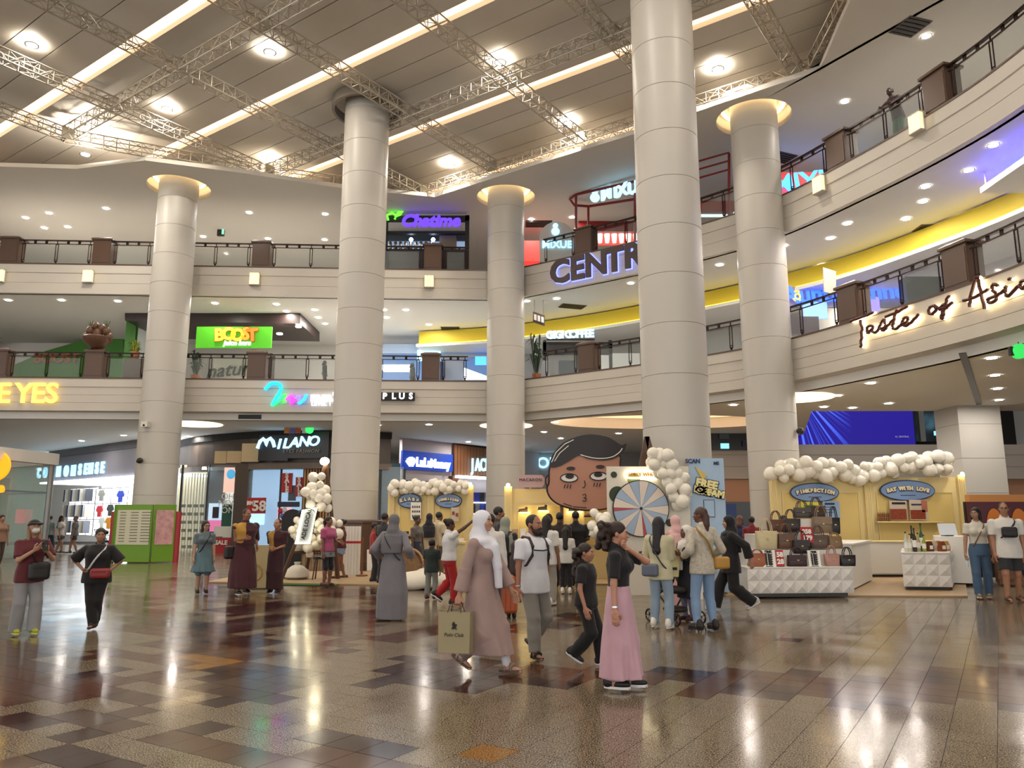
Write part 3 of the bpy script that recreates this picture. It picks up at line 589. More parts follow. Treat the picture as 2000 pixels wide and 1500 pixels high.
lettering('letter', 'MIXUE', .42, M_ice, facing(aty(1088, 478, 29.9), (0,-1,0)), o, ext=.02, bold=.012)
b = MB(); w = aty(1085, 452, 29.9); b.ell(w, (.17,.06,.17), 14, 8); b.ell(w+Vector((0,0,.25)), (.11,.05,.11), 12, 8); b.build('figure_stand_in', M_ice, o, True, smooth=True)  # same glowing stand-in for the sign's snowman, not a lamp
o = thing('drinks_counter', 'red drinks counter seen between the widest column and the fascia column', 'counter', aty(1397, 436, 25.8))
b = MB(); pbox(1362, 392, 1434, 412, 25.8, .3, b); b.build('red_header', M_red, o, True)
for v in (312, 328, 345):
    b = MB(); b.cyl(aty(1360, v+4, 25.8), aty(1424, v-14, 25.8), .035, n=6); b.build('frame_bar', M_red, o, True)
b = MB(); b.cyl(aty(1424, 300, 25.8), aty(1424, 440, 25.8), .05, n=8); b.build('post', M_red, o, True)
b = MB(); pbox(1362, 412, 1434, 420, 26.1, .2, b); b.build('light_bar', glow('cool_bar', '#d8f0f0', 1.2), o, True)
o = thing('side_sign', 'red sign with blue letters B MIXUE behind the right balustrade', 'sign', aty(1560, 378, 25.5))
b = MB(); pbox(1518, 336, 1620, 384, 26.5, .1, b); b.build('panel', M_rpanel, o, True)
lettering('letter', 'BMIXUE', 1.0, glow('blue_letters', '#4aa8ff', 2.6), facing(aty(1572, 356, 26.4), (0,-1,0), roll=.12), o, ext=.03, bold=.02)
# ---------------------------------------------------------------- lower gallery
M_green = mat('leaf_green_wall', '#3c7a1e', .5, noise=.1, nscale=.6)
o = thing('green_wall_panel', 'sloping leaf-green wall under the escalator behind the fruit sculpture', 'wall panel', aty(120, 735, 38))
b = MB(); pts = [aty(u, v, 38) for u, v in ((-60,742),(10,720),(90,685),(240,642),(240,742))]; n = len(pts)
b.add([tuple(q) for q in pts]+[(q.x, q.y+.15, q.z) for q in pts], [tuple(range(n)), tuple(range(2*n-1, n-1, -1))]+[(i, (i+1)%n, n+(i+1)%n, n+i) for i in range(n)]); b.build('panel', M_green, o, True)
lettering('letter', 'BOOST', .7, glow('boost_dim', '#8a4a1c', .08), facing(aty(110, 700, 37.85), (0,-1,0)), o, ext=.02, bold=.03)
o = thing('escalator', 'escalator side climbing to the left behind the lower gallery', 'escalator', aty(60, 640, 37.4))
b = MB(); pts = [aty(u, v, 37.2) for u, v in ((-80,690),(-80,640),(60,588),(132,588))]; n = 4
b.add([tuple(q) for q in pts]+[(q.x, q.y+.5, q.z) for q in pts], [(0,1,2,3),(7,6,5,4),(0,4,5,1),(1,5,6,2),(2,6,7,3),(3,7,4,0)]); b.build('truss_side', mat('pale_escalator', '#b5b4a8', .4), o, True)
b = MB(); b.bar(aty(-60, 650, 37.1), aty(88, 588, 37.1), .08, .08); b.build('handrail', M_black, o, True)
b = MB(); b.bar(aty(-60, 612, 37.1), aty(60, 588, 37.1), .06, .05); b.build('skirt_trim', M_dark, o, True)
# juice bar
o = thing('juice_bar', 'juice bar with dark lit canopy and green BOOST sign', 'kiosk', aty(430, 740, 33))
def slabq(px, Y0, Y1, mb):
    a = [aty(u, v, Y0) for u, v in px]; c_ = [Vector((q.x, Y1, q.z)) for q in a]; n = len(a)
    return mb.add([tuple(q) for q in a]+[tuple(q) for q in c_], [tuple(range(n)), tuple(range(2*n-1, n-1, -1))]+[(i, (i+1)%n, n+(i+1)%n, n+i) for i in range(n)])
M_can = mat('dark_brown_canopy', '#2b1c19', .4)
b = MB(); slabq(((244,598),(586,602),(586,632),(244,626)), 33.0, 36.5, b); b.build('canopy', M_can, o, True)
b = MB(); b.add([tuple(aty(586,602,33)), tuple(aty(586,632,33)), tuple(aty(604,648,36.4)), tuple(aty(604,618,36.4))], [(0,1,2,3)]); b.build('canopy_side', mat('canopy_side_grey', '#8a837c', .4), o, True)
for u, v in ((277,624),(425,627),(481,627),(523,627),(563,628),(583,638),(546,652)):
    w = aty(u, v+1, 33.3); b = MB(); b.lathe([(.001,0),(.13,0),(.13,.05),(.001,.05)], 14, w, cap=False); b.build('canopy_lamp', glow('juice_lamp', '#fff4e0', 22), o, True)
b = MB(); pbox(383, 638, 530, 679, 32.0, .12, b); b.build('sign_board', glow('green_signboard', '#4fb51a', .3), o, True)
for k, (ch, u, c_) in enumerate((('B', 428, '#ffb03a'), ('O', 447, '#ffe23a'), ('O', 464, '#ffd23a'), ('S', 480, '#ff9a2e'), ('T', 493, '#ff7a28'))):
    lettering('letter', ch, .72, glow('juice_%d' % k, c_, .8), facing(aty(u, 654+(-1)**k, 31.95), (0,-1,0), roll=(-1)**k*.08), o, ext=.03, bold=.035)
    lettering('letter_edge', ch, .72, mat('letter_edge_red', '#9a2a12', .5), facing(aty(u, 654+(-1)**k, 31.985), (0,-1,0), roll=(-1)**k*.08), o, ext=.01, bold=.06)
lettering('small_letters', 'juice bars', .3, MATS['white_letter'], facing(aty(463, 670, 31.95), (0,-1,0)), o, ext=.02, bold=.01, shear=.2)
b = MB(); pbox(242, 626, 262, 742, 34.5, .2, b); b.build('green_post', M_green, o, True)
b = MB(); pbox(262, 626, 290, 742, 36.0, .1, b); b.build('white_back_panel', mat('lit_white_panel', '#e8ece6', .5), o, True)
b = MB(); pbox(372, 628, 590, 640, 36.0, .1, b); b.build('white_soffit', MATS['lit_white_panel'], o, True)
b = MB(); pbox(240, 700, 292, 742, 33.2, .8, b); b.build('counter', mat('bar_counter', '#3a2a20', .4), o, True)
b = MB(); pbox(416, 700, 486, 742, 32.6, .15, b); b.build('low_wall', mat('pale_bar_wall', '#a9a69c', .5), o, True)
lettering('script_letters', 'natural', .85, mat('dark_green_script', '#1d2b1c', .5), facing(aty(455, 722, 32.55), (0,-1,0), roll=.1), o, ext=.02, shear=.35, bold=.005)
b = MB(); pbox(500, 690, 530, 742, 34.2, .5, b); b.build('brown_cabinet', M_can, o, True)
# fruit sculpture on the pier
s, p, d, z = fpos(180, 700, 8.2)
o = thing('fruit_sculpture', 'brown basket of pineapples and fruit on the lower balustrade pier', 'sculpture', (p.x, p.y+.3, Z1+1.28))
M_fr = mat('bronze_fruit', '#5b3d2a', .5, noise=.3, nscale=9)
b = MB(); b.lathe([(.2,0),(.5,.25),(.55,.45),(.5,.5)], 14); b.build('basket', M_fr, o, smooth=True)
for k, (x, zz, r) in enumerate(((-.32,.75,.16),(.35,.72,.15),(0,.62,.2),(.15,.85,.14),(-.1,.95,.13),(-.45,.5,.14),(.48,.48,.14))):
    b = MB(); b.ell((x, 0, zz), (r, r, r*1.25), 12, 8); f = b.build('fruit', M_fr, o, smooth=True)
    if k < 2:
        b = MB()
        for q in range(6): b.cyl((x, 0, zz+.15), (x+.12*math.cos(q), .12*math.sin(q), zz+.45), .03, .004, n=5)
        b.build('leaf_crown', mat('dull_green', '#4a5a30', .6), f)
# potted plants
def plant(name, label, p, h, n, m, spread=.4, pot=True):
    o = thing(name, label, 'plant', p); rp = random.Random(int(p[0]*100))
    if pot: b = MB(); b.lathe([(.14,0),(.2,.35),(.18,.36),(.15,.3)], 14); b.build('pot', mat('terracotta_pot', '#9a5b35', .6), o, smooth=True)
    for k in range(n):
        a = rp.uniform(0, 2*PI); hh = h*rp.uniform(.45, 1); sp = spread*rp.uniform(.4, 1); tx, ty = sp*math.cos(a), sp*math.sin(a); w = .05
        c0 = Vector((tx*.15, ty*.15, .3 if pot else 0)); c1 = Vector((tx*.5, ty*.5, hh)); c2 = Vector((tx, ty, hh*.85)); sd = Vector((-ty, tx, 0)).normalized()*w
        b = MB(); b.add([tuple(c0), tuple(c1-sd), tuple(c1+sd+Vector((0,0,.01))), tuple(c2)], [(0,1,2),(1,3,2)]); b.build('leaf', m, o)
    return o
M_leaf = mat('leaf', '#3f6a22', .5); M_leafd = mat('dark_leaf', '#20321c', .5); M_leafy = mat('yellow_leaf', '#8c9a2e', .5)
w = aty(262, 690, 33.4); plant('potted_plant', 'leafy yellow-green plant in a pot on the juice bar counter', (w.x, 33.5, aty(262, 700, 33.2).z), .95, 40, M_leafy, .45)
w = aty(1030, 735, 30.5); plant('potted_palm', 'dark potted palm at the lower gallery corner beside the coffee kiosk', (1.0, 30.9, Z1), 2.1, 30, M_leafd, .6)
w = aty(378, 740, 31.0); plant('potted_shrub', 'dark shrub behind the lower railing right of the map column', (w.x, 31.2, Z1), 1.4, 30, M_leafd, .5)
# blue-lit shop and coffee kiosk
o = thing('electronics_shop', 'blue-lit shop behind the lower gallery left of the corner column', 'shop', aty(850, 740, 37))
b = MB(); pbox(742, 672, 960, 690, 37, .3, b); b.build('header', mat('pale_blue_header', '#9db0cc', .5), o, True)
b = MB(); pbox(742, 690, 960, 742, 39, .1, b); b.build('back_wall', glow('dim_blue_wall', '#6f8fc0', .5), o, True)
b = MB(); pbox(815, 683, 860, 704, 36.8, .15, b); b.build('screen', glow('cyan_screen', '#9fe8ff', 2.2), o, True)
b = MB(); pbox(928, 696, 950, 712, 36.6, .15, b); b.build('screen', glow('blue_screen', '#3f8cff', 2.6), o, True)
b = MB(); pbox(746, 712, 800, 722, 36.0, .6, b); b.build('light_table', glow('white_table', '#dff0ff', 1.6), o, True)
b = MB(); pbox(862, 700, 908, 742, 35.0, .4, b); b.build('display_plinth', mat('grey_plinth', '#7f8aa0', .4), o, True)
b = MB(); pbox(845, 706, 866, 742, 34.4, .4, b); b.build('display_plinth', mat('navy_plinth', '#202c4c', .4), o, True)
b = MB(); b.add([tuple(aty(906, 718, 33.5)), tuple(aty(952, 735, 33.5)), tuple(aty(952, 742, 33.5)), tuple(aty(906, 742, 33.5)), tuple(aty(906, 718, 34.5)), tuple(aty(952, 735, 34.5)), tuple(aty(952, 742, 34.5)), tuple(aty(906, 742, 34.5))], [(0,1,2,3),(7,6,5,4),(0,4,5,1),(1,5,6,2),(2,6,7,3),(3,7,4,0)]); b.build('lit_ramp', MATS['white_table'], o, True)
o = thing('coffee_kiosk', 'dark coffee kiosk with glowing GIGI COFFEE letters on the lower gallery', 'kiosk', aty(1120, 722, 31))
b = MB(); pbox(1060, 668, 1196, 692, 31.6, .15, b); b.build('fascia_board', M_black, o, True)
kk = [('G',1074),('I',1083),('G',1091),('I',1099),('C',1110),('O',1120),('F',1130),('F',1139),('E',1147),('E',1155)]
for ch, u in kk: lettering('letter', ch, .45, M_ice, facing(aty(u, 655-(u-1074)*.04, 31.5), (0,-1,0)), o, ext=.03, bold=.02)
b = MB(); pbox(1068, 661, 1162, 664, 31.5, .08, b); b.build('letter_rail', M_black, o, True)
for u in (1064, 1193):
    b = MB(); pbox(u-3, 664, u+3, 735, 31.6, .12, b); b.build('post', M_black, o, True)
b = MB(); pbox(1092, 704, 1122, 735, 32.2, .4, b); b.build('display_case', mat('slate_case', '#454f5c', .4), o, True)
b = MB(); pbox(1040, 704, 1072, 742, 31.4, .3, b); b.build('grey_cabinet', mat('grey_cabinet', '#8e9295', .5), o, True)
b = MB(); pbox(1145, 690, 1250, 735, 33.6, .1, b); b.build('back_panel', MATS['lit_white_panel'], o, True)
o = thing('hanging_direction_sign', 'small brown hanging direction sign above the coffee kiosk', 'sign', aty(1051, 622, 30))
b = MB(); slabq(((1041,608),(1064,616),(1064,636),(1041,628)), 30.9, 31.0, b); b.build('panel', mat('sign_brown', '#4d3b38', .5), o, True)
for k in range(3):
    b = MB(); slabq(((1043+k*7,613+k*2.4),(1048+k*7,615+k*2.4),(1048+k*7,626+k*2.4),(1043+k*7,624+k*2.4)), 30.87, 30.9, b); b.build('pictogram', M_white, o, True)
for u, v in ((1044, 608), (1061, 614)):
    w = aty(u, v, 30.95); b = MB(); b.cyl(w, (w.x, w.y, 10.5), .012, n=6); b.build('hanger', M_black, o, True)
# yellow lit cove along the lower gallery ceiling
YC = smooth_curve([(-4.5, 36.2), (-.6, 35.2), (3.5, 33.0), (7.5, 29.8), (11, 26.2), (13.0, 22.4), (14.2, 18.5), (14.8, 12)], 5)
b = MB(); b.sweep(YC, [(0, 9.75), (0, 10.45), (.1, 10.45), (.1, 9.75)]); struct('trim_8', b, mat('yellow_cove_paint', '#cfbb3c', .6), 'yellow band of the ceiling cove')
b = MB(); b.sweep(YC, [(-.28, 9.72), (-.28, 9.78), (-.2, 9.78), (-.2, 9.72)]); tag(b.build('yellow_cove_light', glow('yellow_cove_lamp', '#ffe23a', 3.0)), 'long yellow cove light along the lower gallery ceiling', 'light')
b = MB(); b.sweep(YC, [(-.4, 9.6), (-.4, 9.72), (2.6, 9.72), (2.6, 9.6)]); struct('trim_9', b, M_wall, 'dropped ceiling behind the yellow cove')
# pretzel shop on the right of the lower gallery
o = thing('pretzel_shop', 'pretzel shop with blue glowing letters behind the right balustrade', 'shop', aty(1640, 620, 26.5))
b = MB(); pbox(1540, 560, 1760, 600, 26.6, .15, b); b.build('header', mat('shop_header', '#9c968c', .5), o, True)
lettering('letter', "Auntie Anne's", .86, glow('royal_blue_letters', '#2f5cff', 2.2), facing(aty(1662, 572, 26.4), (0,-1,0), roll=.05), o, ext=.04, bold=.02)
b = MB(); w = aty(1557, 578, 26.4); b.tube([(w.x+.16*math.cos(t)*1.0, w.y, w.z+.18*math.sin(t)) for t in [2*PI*k/16 for k in range(16)]], .035, 6, True); b.tube([(w.x+.09*math.cos(t), w.y-.03, w.z-.03+.1*math.sin(t)) for t in [2*PI*k/12 for k in range(12)]], .03, 6, True); b.build('pretzel_emblem', glow('yellow_emblem', '#ffd43a', 2.4), o, True)
b = MB(); pbox(1570, 590, 1616, 622, 26.5, .1, b); b.build('menu_screen', glow('blue_menu', '#7fa8ff', 1.5), o, True)
b = MB(); pbox(1672, 580, 1718, 606, 26.4, .1, b); b.build('menu_screen', glow('violet_menu', '#8a7cff', 1.5), o, True)
b = MB(); pbox(1540, 618, 1600, 652, 24.6, .3, b); b.build('poster_stand', mat('dark_poster', '#2a1d24', .4), o, True)
b = MB(); pbox(1770, 540, 1840, 590, 24.0, .4, b); b.build('dark_cabinet', mat('charcoal_cabinet', '#23262b', .4), o, True)
o = thing('standing_sign', 'pale tilted sign board above the right pier of the lower balustrade', 'sign', aty(1620, 590, 24.6))
b = MB(); slabq(((1608,522),(1633,530),(1633,575),(1610,570)), 24.6, 24.66, b); b.build('board', mat('peach_board', '#b7a79a', .5), o, True)
# blue wash panel and hanging truss lights high right
o = thing('blue_light_panel', 'blue glowing cove at the right end of the lower gallery ceiling', 'light', (13.3, 17.6, 10.0))
b = MB(); b.box((12.3, 16.0, 9.95), (16, 19, 10.1)); b.build('panel', M_wall, o, True)
b = MB(); b.box((12.5, 16.2, 10.12), (15.8, 18.8, 10.2)); b.build('lamp', glow('blue_wash', '#3a3cff', 10), o, True)
for x, y in ((12.4,16.1),(12.4,18.9)):
    b = MB(); b.cyl((x,y,10.1), (x,y,10.5), .02, n=6); b.build('hanger', M_truss, o, True)
o = thing('hanging_rail', 'white hanging rail with small figures under the upper gallery', 'decoration', aty(1900, 395, 22))
b = MB(); b.bar(aty(1805, 378, 22), aty(1998, 404, 21), .1, .1); b.build('rail', M_white, o, True)
for k in range(14):
    f = k/13; w = aty(1808+186*f, 376+25*f, 22-f); b = MB(); b.cyl(w, w+Vector((0,0,.16+.1*((k*5)%3))), .04, .01, n=6); b.build('ornament', M_white, o, True)
for f in (.1, .9):
    w = aty(1805+193*f, 378+26*f, 22-f); b = MB(); b.cyl(w, (w.x, w.y, 10.5), .01, n=5); b.build('hanger', M_truss, o, True)
# vents
M_vent = mat('vent_grey', '#55504a', .6)
def vent(u, v, z, w, h, label, rz=0):
    p = atz(u, v, z); o = thing('ceiling_vent', label, 'vent', (p.x, p.y, z-.02), rz)
    b = MB(); b.box((-w/2,-h/2,0), (w/2,h/2,.02)); b.build('frame', M_vent, o)
    for k in range(5):
        y = -h/2+h*(k+.5)/5; b = MB(); b.box((-w/2+.04,y-.02,-.025), (w/2-.04,y+.02,0)); b.build('slat', M_dark, o)
vent(1778, 52, ZC, .75, .75, 'square air vent in the outer ceiling at the upper right', .3); vent(1527, 307, ZC, .9, .7, 'air vent beside the column touching the fascia', .4); vent(1052, 437, ZC, 1.2, .8, 'air vent above the domed sign'); vent(1118, 598, 10.5, 1.1, .6, 'air vent above the coffee sign', .3); vent(880, 642, 10.5, .9, .8, 'air vent above the blue-lit shop'); vent(1812, 445, 10.5, .7, .6, 'air vent above the right pier of the lower gallery')
for u, v, lb in ((153, 809, 'dark slot vent in the soffit left of the map column'), (490, 810, 'dark slot vent in the soffit left of the tall column')):
    p = aty(u, v, 31.0); o = thing('slot_vent', lb, 'vent', (p.x, 30.9 if u < 300 else 30.85, 5.58)); b = MB(); b.box((-.48,-.03,-.09), (.48,.04,.09)); b.build('frame', M_dark, o)
    for k in range(2): b = MB(); b.box((-.44,-.045,-.05+k*.07), (.44,-.03,-.03+k*.07)); b.build('slat', M_black, o)
o = thing('hanging_exit_sign', 'dark hanging exit sign with green light over the upper gallery', 'sign', aty(431, 455, 33.5))
b = MB(); pbox(424, 446, 437, 460, 33.5, .12, b); b.build('box', M_dark, o, True); b = MB(); pbox(433, 447, 437, 457, 33.47, .03, b); b.build('lit_panel', glow('exit_pane', '#7fe0b0', 1.2), o, True)
w = aty(430, 446, 33.55); b = MB(); b.cyl(w, (w.x, w.y, ZC), .02, n=6); b.build('hanger', M_dark, o, True)
# ---------------------------------------------------------------- ground floor shopfronts
# glass corner shop at the far left
o = thing('glass_shop', 'glass corner shop with an orange sign at the left picture edge', 'shop', (-18.6, 31, 0))
b = MB(); b.bar((-18.5, 31, 3.87), (-18.9, 26, 3.87), .5, .45); b.build('header_beam', M_white, o, True)
b = MB(); b.bar((-18.5, 31, 3.87), (-26, 36, 3.87), .5, .45); b.build('header_beam', M_white, o, True)
b = MB(); b.cyl((-18.5, 31, 0), (-18.5, 31, 3.65), .11, n=16); b.build('corner_post', mat('grey_steel', '#8c8f8e', .35, metal=.5), o, True, smooth=True)
b = MB(); b.lathe([(.3,0),(.3,.06),(.12,.1)], 20, (-18.5, 31, 0)); b.build('post_base', MATS['grey_steel'], o, True, smooth=True)
for a, c in (((-18.52, 30.8), (-18.9, 26)), ((-18.7, 31.13), (-22, 33.35)), ((-22.05, 33.38), (-26, 36))):
    b = MB(); b.bar((a[0], a[1], 1.85), (c[0], c[1], 1.85), .03, 3.5); b.build('glass_pane', mat('greenish_glass', '#bfe0d6', .03, alpha=.22), o, True)
    b = MB(); b.bar((a[0], a[1], 2.55), (c[0], c[1], 2.55), .05, .05); b.build('transom', mat('grey_steel', '#8c8f8e'), o, True)
b = MB(); w = aty(-8, 910, 28.0); b.lathe([(.001,-.05),(.5,-.05),(.55,0),(.5,.05),(.001,.05)], 28, cap=False); m = Matrix.Translation(w) @ Matrix.Rotation(PI/2, 4, 'X'); b.v = [tuple(m @ Vector(q)) for q in b.v]; b.build('round_sign', glow('orange_sign', '#ff8a12', 1.6), o, True)
lettering('letter', 'e', .45, MATS['orange_sign'], facing(aty(2, 953, 28.0), (0,-1,0)), o, ext=.03, bold=.03)
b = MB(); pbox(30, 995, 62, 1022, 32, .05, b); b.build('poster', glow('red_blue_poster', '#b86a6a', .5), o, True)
b = MB(); b.box((-31, 36.5, 0), (-23.7, 36.7, 3.4)); b.build('wood_wall', M_wood, o, True)
# streetwear shop
o = thing('streetwear_shop', 'bright white shop with glowing letters COMMON SENSE and shirts on its wall', 'shop', (-20, 40, 0))
A, B_ = Vector((-17.2, 37.5, 0)), Vector((-27.5, 46.0, 0)); dv = (A-B_).normalized(); nn = Vector((dv.y, -dv.x, 0))
def on_line(f, z, off): q = A.lerp(B_, f); return q+nn*off+Vector((0,0,z))
def lp(u, P, d):  # where the pixel column u crosses the vertical plane through P along d
    k = (u-1000)/FPX; 
    return None
M_grey = mat('grey_fascia', '#6d6a72', .5)
b = MB(); b.bar(on_line(0, 4.55, 0), on_line(1, 4.55, 0), .3, 1.75); b.build('fascia', mat('grey_lilac_fascia', '#9a98a3', .5), o, True)
b = MB(); b.bar(on_line(0, 5.3, .16), on_line(1, 5.3, .16), .1, .5); b.build('fascia_top', M_grey, o, True)
wd_ = 'COMMON SENSE'; 
def meet(u, v):
    x, y, k = ray(u, v); dirv = Vector((x, y, k)); P0 = on_line(0, 0, .2); cam0 = Vector((0,0,EYE))
    t = (P0-cam0).dot(nn)/dirv.dot(nn); return cam0+dirv*t
for ch, u, v in zip('COMMONSENSE', (76, 88, 101, 114, 129, 143, 156, 167, 177, 189, 200), (925, 924, 923, 922, 921, 920, 918, 917, 916, 915, 914)):
    lettering('letter', ch, .82, M_ice, facing(meet(u, v), nn), o, ext=.05, bold=.03, sx=.8)
ins = -2.6
b = MB(); b.bar(on_line(-.2, 2.0, ins-1.0), on_line(1.1, 2.0, ins-1.0), .15, 4); b.build('back_wall', mat('shop_white', '#eef0ee', .5), o, True)
b = MB(); b.bar(on_line(-.1, 3.6, ins+1.2), on_line(1.05, 3.6, ins+1.2), 3.4, .1); b.build('light_ceiling', glow('shop_ceiling_light', '#f4fbff', 3.2), o, True)
b = MB(); b.bar(on_line(0, 2, -1), on_line(0, 2, ins-1), .2, 4); b.build('side_wall', MATS['shop_white'], o, True)
M_lb = glow('white_lightbox', '#f2f6fa', 1.5)
def meet2(u, v, off):
    x, y, k = ray(u, v); dirv = Vector((x, y, k)); P0 = on_line(0, 0, off); cam0 = Vector((0,0,EYE)); t = (P0-cam0).dot(nn)/dirv.dot(nn); return cam0+dirv*t
for u0, u1, nm in ((140, 182, 'clothes'), (191, 246, 'shirts')):
    a, c = meet2(u0, 955, ins), meet2(u1, 1046, ins); lo, hi = c.z, a.z
    b = MB(); b.bar((a.x, a.y, (lo+hi)/2), (c.x, c.y, (lo+hi)/2), .12, hi-lo); b.build('wall_lightbox', M_lb, o, True)
    for k in range(5):
        q = a.lerp(c, k/4); b = MB(); b.cyl((q.x+nn.x*.08, q.y+nn.y*.08, lo), (q.x+nn.x*.08, q.y+nn.y*.08, hi), .015, n=5); b.build('rack_bar', M_dark, o, True)
    for k in range(4):
        z = lo+(hi-lo)*k/3; b = MB(); b.bar((a.x+nn.x*.08, a.y+nn.y*.08, z), (c.x+nn.x*.08, c.y+nn.y*.08, z), .02, .03); b.build('rack_shelf', M_dark, o, True)
    if nm == 'clothes':
        rr = random.Random(4)
        for r_ in range(3):
            for k in range(16):
                q = a.lerp(c, (k+.7)/17.4); z1 = lo+(hi-lo)*(r_+1)/3-.08
                b = MB(); b.box((-.03,-.2,-.75), (.03,.2,0)); g = b.build('hung_garment', mat('garment_%d' % ((k*7+r_) % 5), ['#8a8f98','#d9d2c4','#4a4a52','#b9a58a','#e6e6e6'][(k*7+r_) % 5], .8), o, True); g.location = (q.x+nn.x*.3, q.y+nn.y*.3, z1); g.rotation_euler.z = math.atan2(nn.y, nn.x)+PI/2
sh = MB(); sh.prism([(-.1,-.28),(.1,-.28),(.2,-.28),(.2,.08),(.32,-.02),(.4,.1),(.22,.3),(.08,.3),(0,.25),(-.08,.3),(-.22,.3),(-.4,.1),(-.32,-.02),(-.2,.08),(-.2,-.28)], 0, .05)
sh.v = [(x, -z, y) for x, y, z in sh.v]
for k, (u, v, c_) in enumerate(((199,968,'#8d8a80'),(218,967,'#d9d4d6'),(236,970,'#2b3fae'),(195,999,'#d33a44'),(216,997,'#3f443c'),(234,1000,'#cfd6d6'),(200,1022,'#f0efe8'),(213,1022,'#e89a2c'),(235,1024,'#c9c4c0'))):
    q = meet2(u, v, ins+.25); b = sh.mesh('display_shirt', mat('shirt_%d' % k, c_, .8)); g = link('display_shirt', b, o, True); g.location = q; g.rotation_euler.z = math.atan2(nn.y, nn.x)+PI/2; g.scale = (1.15, 1, 1.15)
# eyewear shop with the curved front
o = thing('eyewear_shop', 'dark curved shopfront with blue-white MILANO letters and sale banners', 'shop', (-10, 35, 0))
MP = [tuple(q) for q in smooth_curve([(-17.5, 39.9), (-15.2, 37.2), (-13.2, 35.8), (-11.4, 35.0), (-8.1, 34.55), (-5.6, 35.5)], 4)]
b = MB(); b.sweep(MP, [(0, 3.95), (0, 5.3), (.4, 5.3), (.4, 3.95)]); b.build('fascia', mat('taupe_fascia', '#4d4138', .4), o, True)
b = MB(); b.sweep(MP, [(-.12, 5.15), (-.12, 5.44), (.3, 5.44), (.3, 5.15)]); b.build('top_band', M_black, o, True)
b = MB(); b.sweep(MP, [(-.25, 3.72), (-.25, 3.98), (.3, 3.98), (.3, 3.72)]); b.build('lower_ledge', mat('ledge_taupe', '#6b5c50', .4), o, True)
M_cr = mat('cream_panel', '#c9b48e', .5)
for u0, v0, u1, v1 in ((419, 881, 442, 905), (443, 881, 471, 904), (472, 866, 506, 902)):
    b = MB(); pbox(u0, v0, u1, v1, 34.6 if u0 > 470 else 35.0, .1, b); b.build('cream_panel', M_cr, o, True)
b = MB(); pbox(505, 850, 563, 900, 34.35, .1, b); b.build('sign_panel', mat('blue_black_panel', '#11141d', .3), o, True)
b = MB(); pbox(563, 843, 642, 895, 34.35, .1, b); b.build('sign_panel', mat('brown_black_panel', '#231c1c', .3), o, True)
M_mil = glow('milano_letters', '#a9e2ff', 1.7)
b = MB(); b.tube([aty(u, v, 34.2) for u, v in ((503,876),(508,862),(514,857),(519,862),(519,870),(522,860),(528,856),(533,862),(536,873))], .085, 8); b.build('letter', M_mil, o, True)
for ch, u, v in (('I', 544, 868), ('L', 558, 867), ('A', 574, 865), ('N', 593, 863), ('O', 612, 862)): lettering('letter', ch, .62, M_mil, facing(aty(u, v, 34.2), (0,-1,0)), o, ext=.05, bold=.015, shear=.2)
lettering('small_letters', 'EYES FASHION', .22, mat('silver_letters', '#a59b92', .4), facing(aty(587, 881, 34.2), (0,-1,0)), o, ext=.02, shear=.25, space=1.15)
# windows below the ledge
for k, (u0, u1, Y) in enumerate(((350, 402, 36.4), (402, 438, 35.7), (480, 545, 35.0), (545, 590, 34.9), (742, 786, 35.2))):
    b = MB(); pbox(u0, 912, u1, 1092, Y, .05, b); b.build('window_pane', mat('shop_glass', '#cfe0ea', .03, alpha=.14), o, True)
    b = MB(); pbox(u0-1.5, 908, u0+1.5, 1092, Y-.03, .12, b); b.build('mullion', M_dark, o, True)
b = MB(); pbox(455, 905, 481, 1092, 34.9, .6, b); b.build('brown_pier', mat('brown_pier', '#4d4036', .5), o, True)
b = MB(); pbox(400, 910, 436, 1092, 37.2, .1, b); b.build('window_back', mat('slate_back', '#3c4650', .5), o, True)
b = MB(); pbox(346, 908, 402, 1092, 38.2, .1, b); b.build('window_back', mat('cream_display', '#d8cfa8', .5, emit=.35, ecol='#e8dfb8'), o, True)
for k in range(9):
    u = 352+k*5.6; b = MB(); pbox(u, 925, u+1.6, 1088, 37.4, .05, b); b.build('display_rod', M_white, o, True)
for k in range(4):
    for r_ in range(6):
        b = MB(); pbox(354+k*12, 985+r_*16, 361+k*12, 991+r_*16, 37.0, .1, b); b.build('eyewear_box', mat('olive_box', '#6d7038', .5), o, True)
b = MB(); pbox(478, 905, 595, 1092, 38.0, .1, b); b.build('window_back', glow('blue_white_interior', '#9fc4e6', .75), o, True)
b = MB(); pbox(741, 905, 790, 1092, 38.0, .1, b); b.build('window_back', mat('teal_interior', '#3d565c', .4), o, True)
for u, v in ((484, 911), (523, 909), (547, 910), (565, 910), (399, 917)):
    b = MB(); w = aty(u, v, 35.4); b.lathe([(.001,0),(.11,0),(.08,.12),(.001,.12)], 10, w, cap=False); b.build('window_spot', glow('cool_window_spot', '#dff2ff', 18), o, True)
M_sale = mat('sale_red', '#b5222c', .5); M_ltr = mat('white_print', '#f3efe8', .5)
for k, (u0, u1, v0, v1) in enumerate(((550, 571, 924, 962), (577, 592, 932, 970))):
    b = MB(); pbox(u0, v0, u1, v1, 34.75, .03, b); g = b.build('sale_banner', M_sale, o, True)
    for j, ch in enumerate('SALE'):
        w = aty((u0+u1)/2, v0+5+j*9.3, 34.7); me = text_mesh(ch, .3, .01, .015); me.transform(facing(w, (0,-1,0))); me.materials.clear(); me.materials.append(M_ltr); link('letter', me, g, True)
b = MB(); pbox(482, 972, 519, 1003, 34.7, .03, b); g = b.build('price_poster', M_sale, o, True)
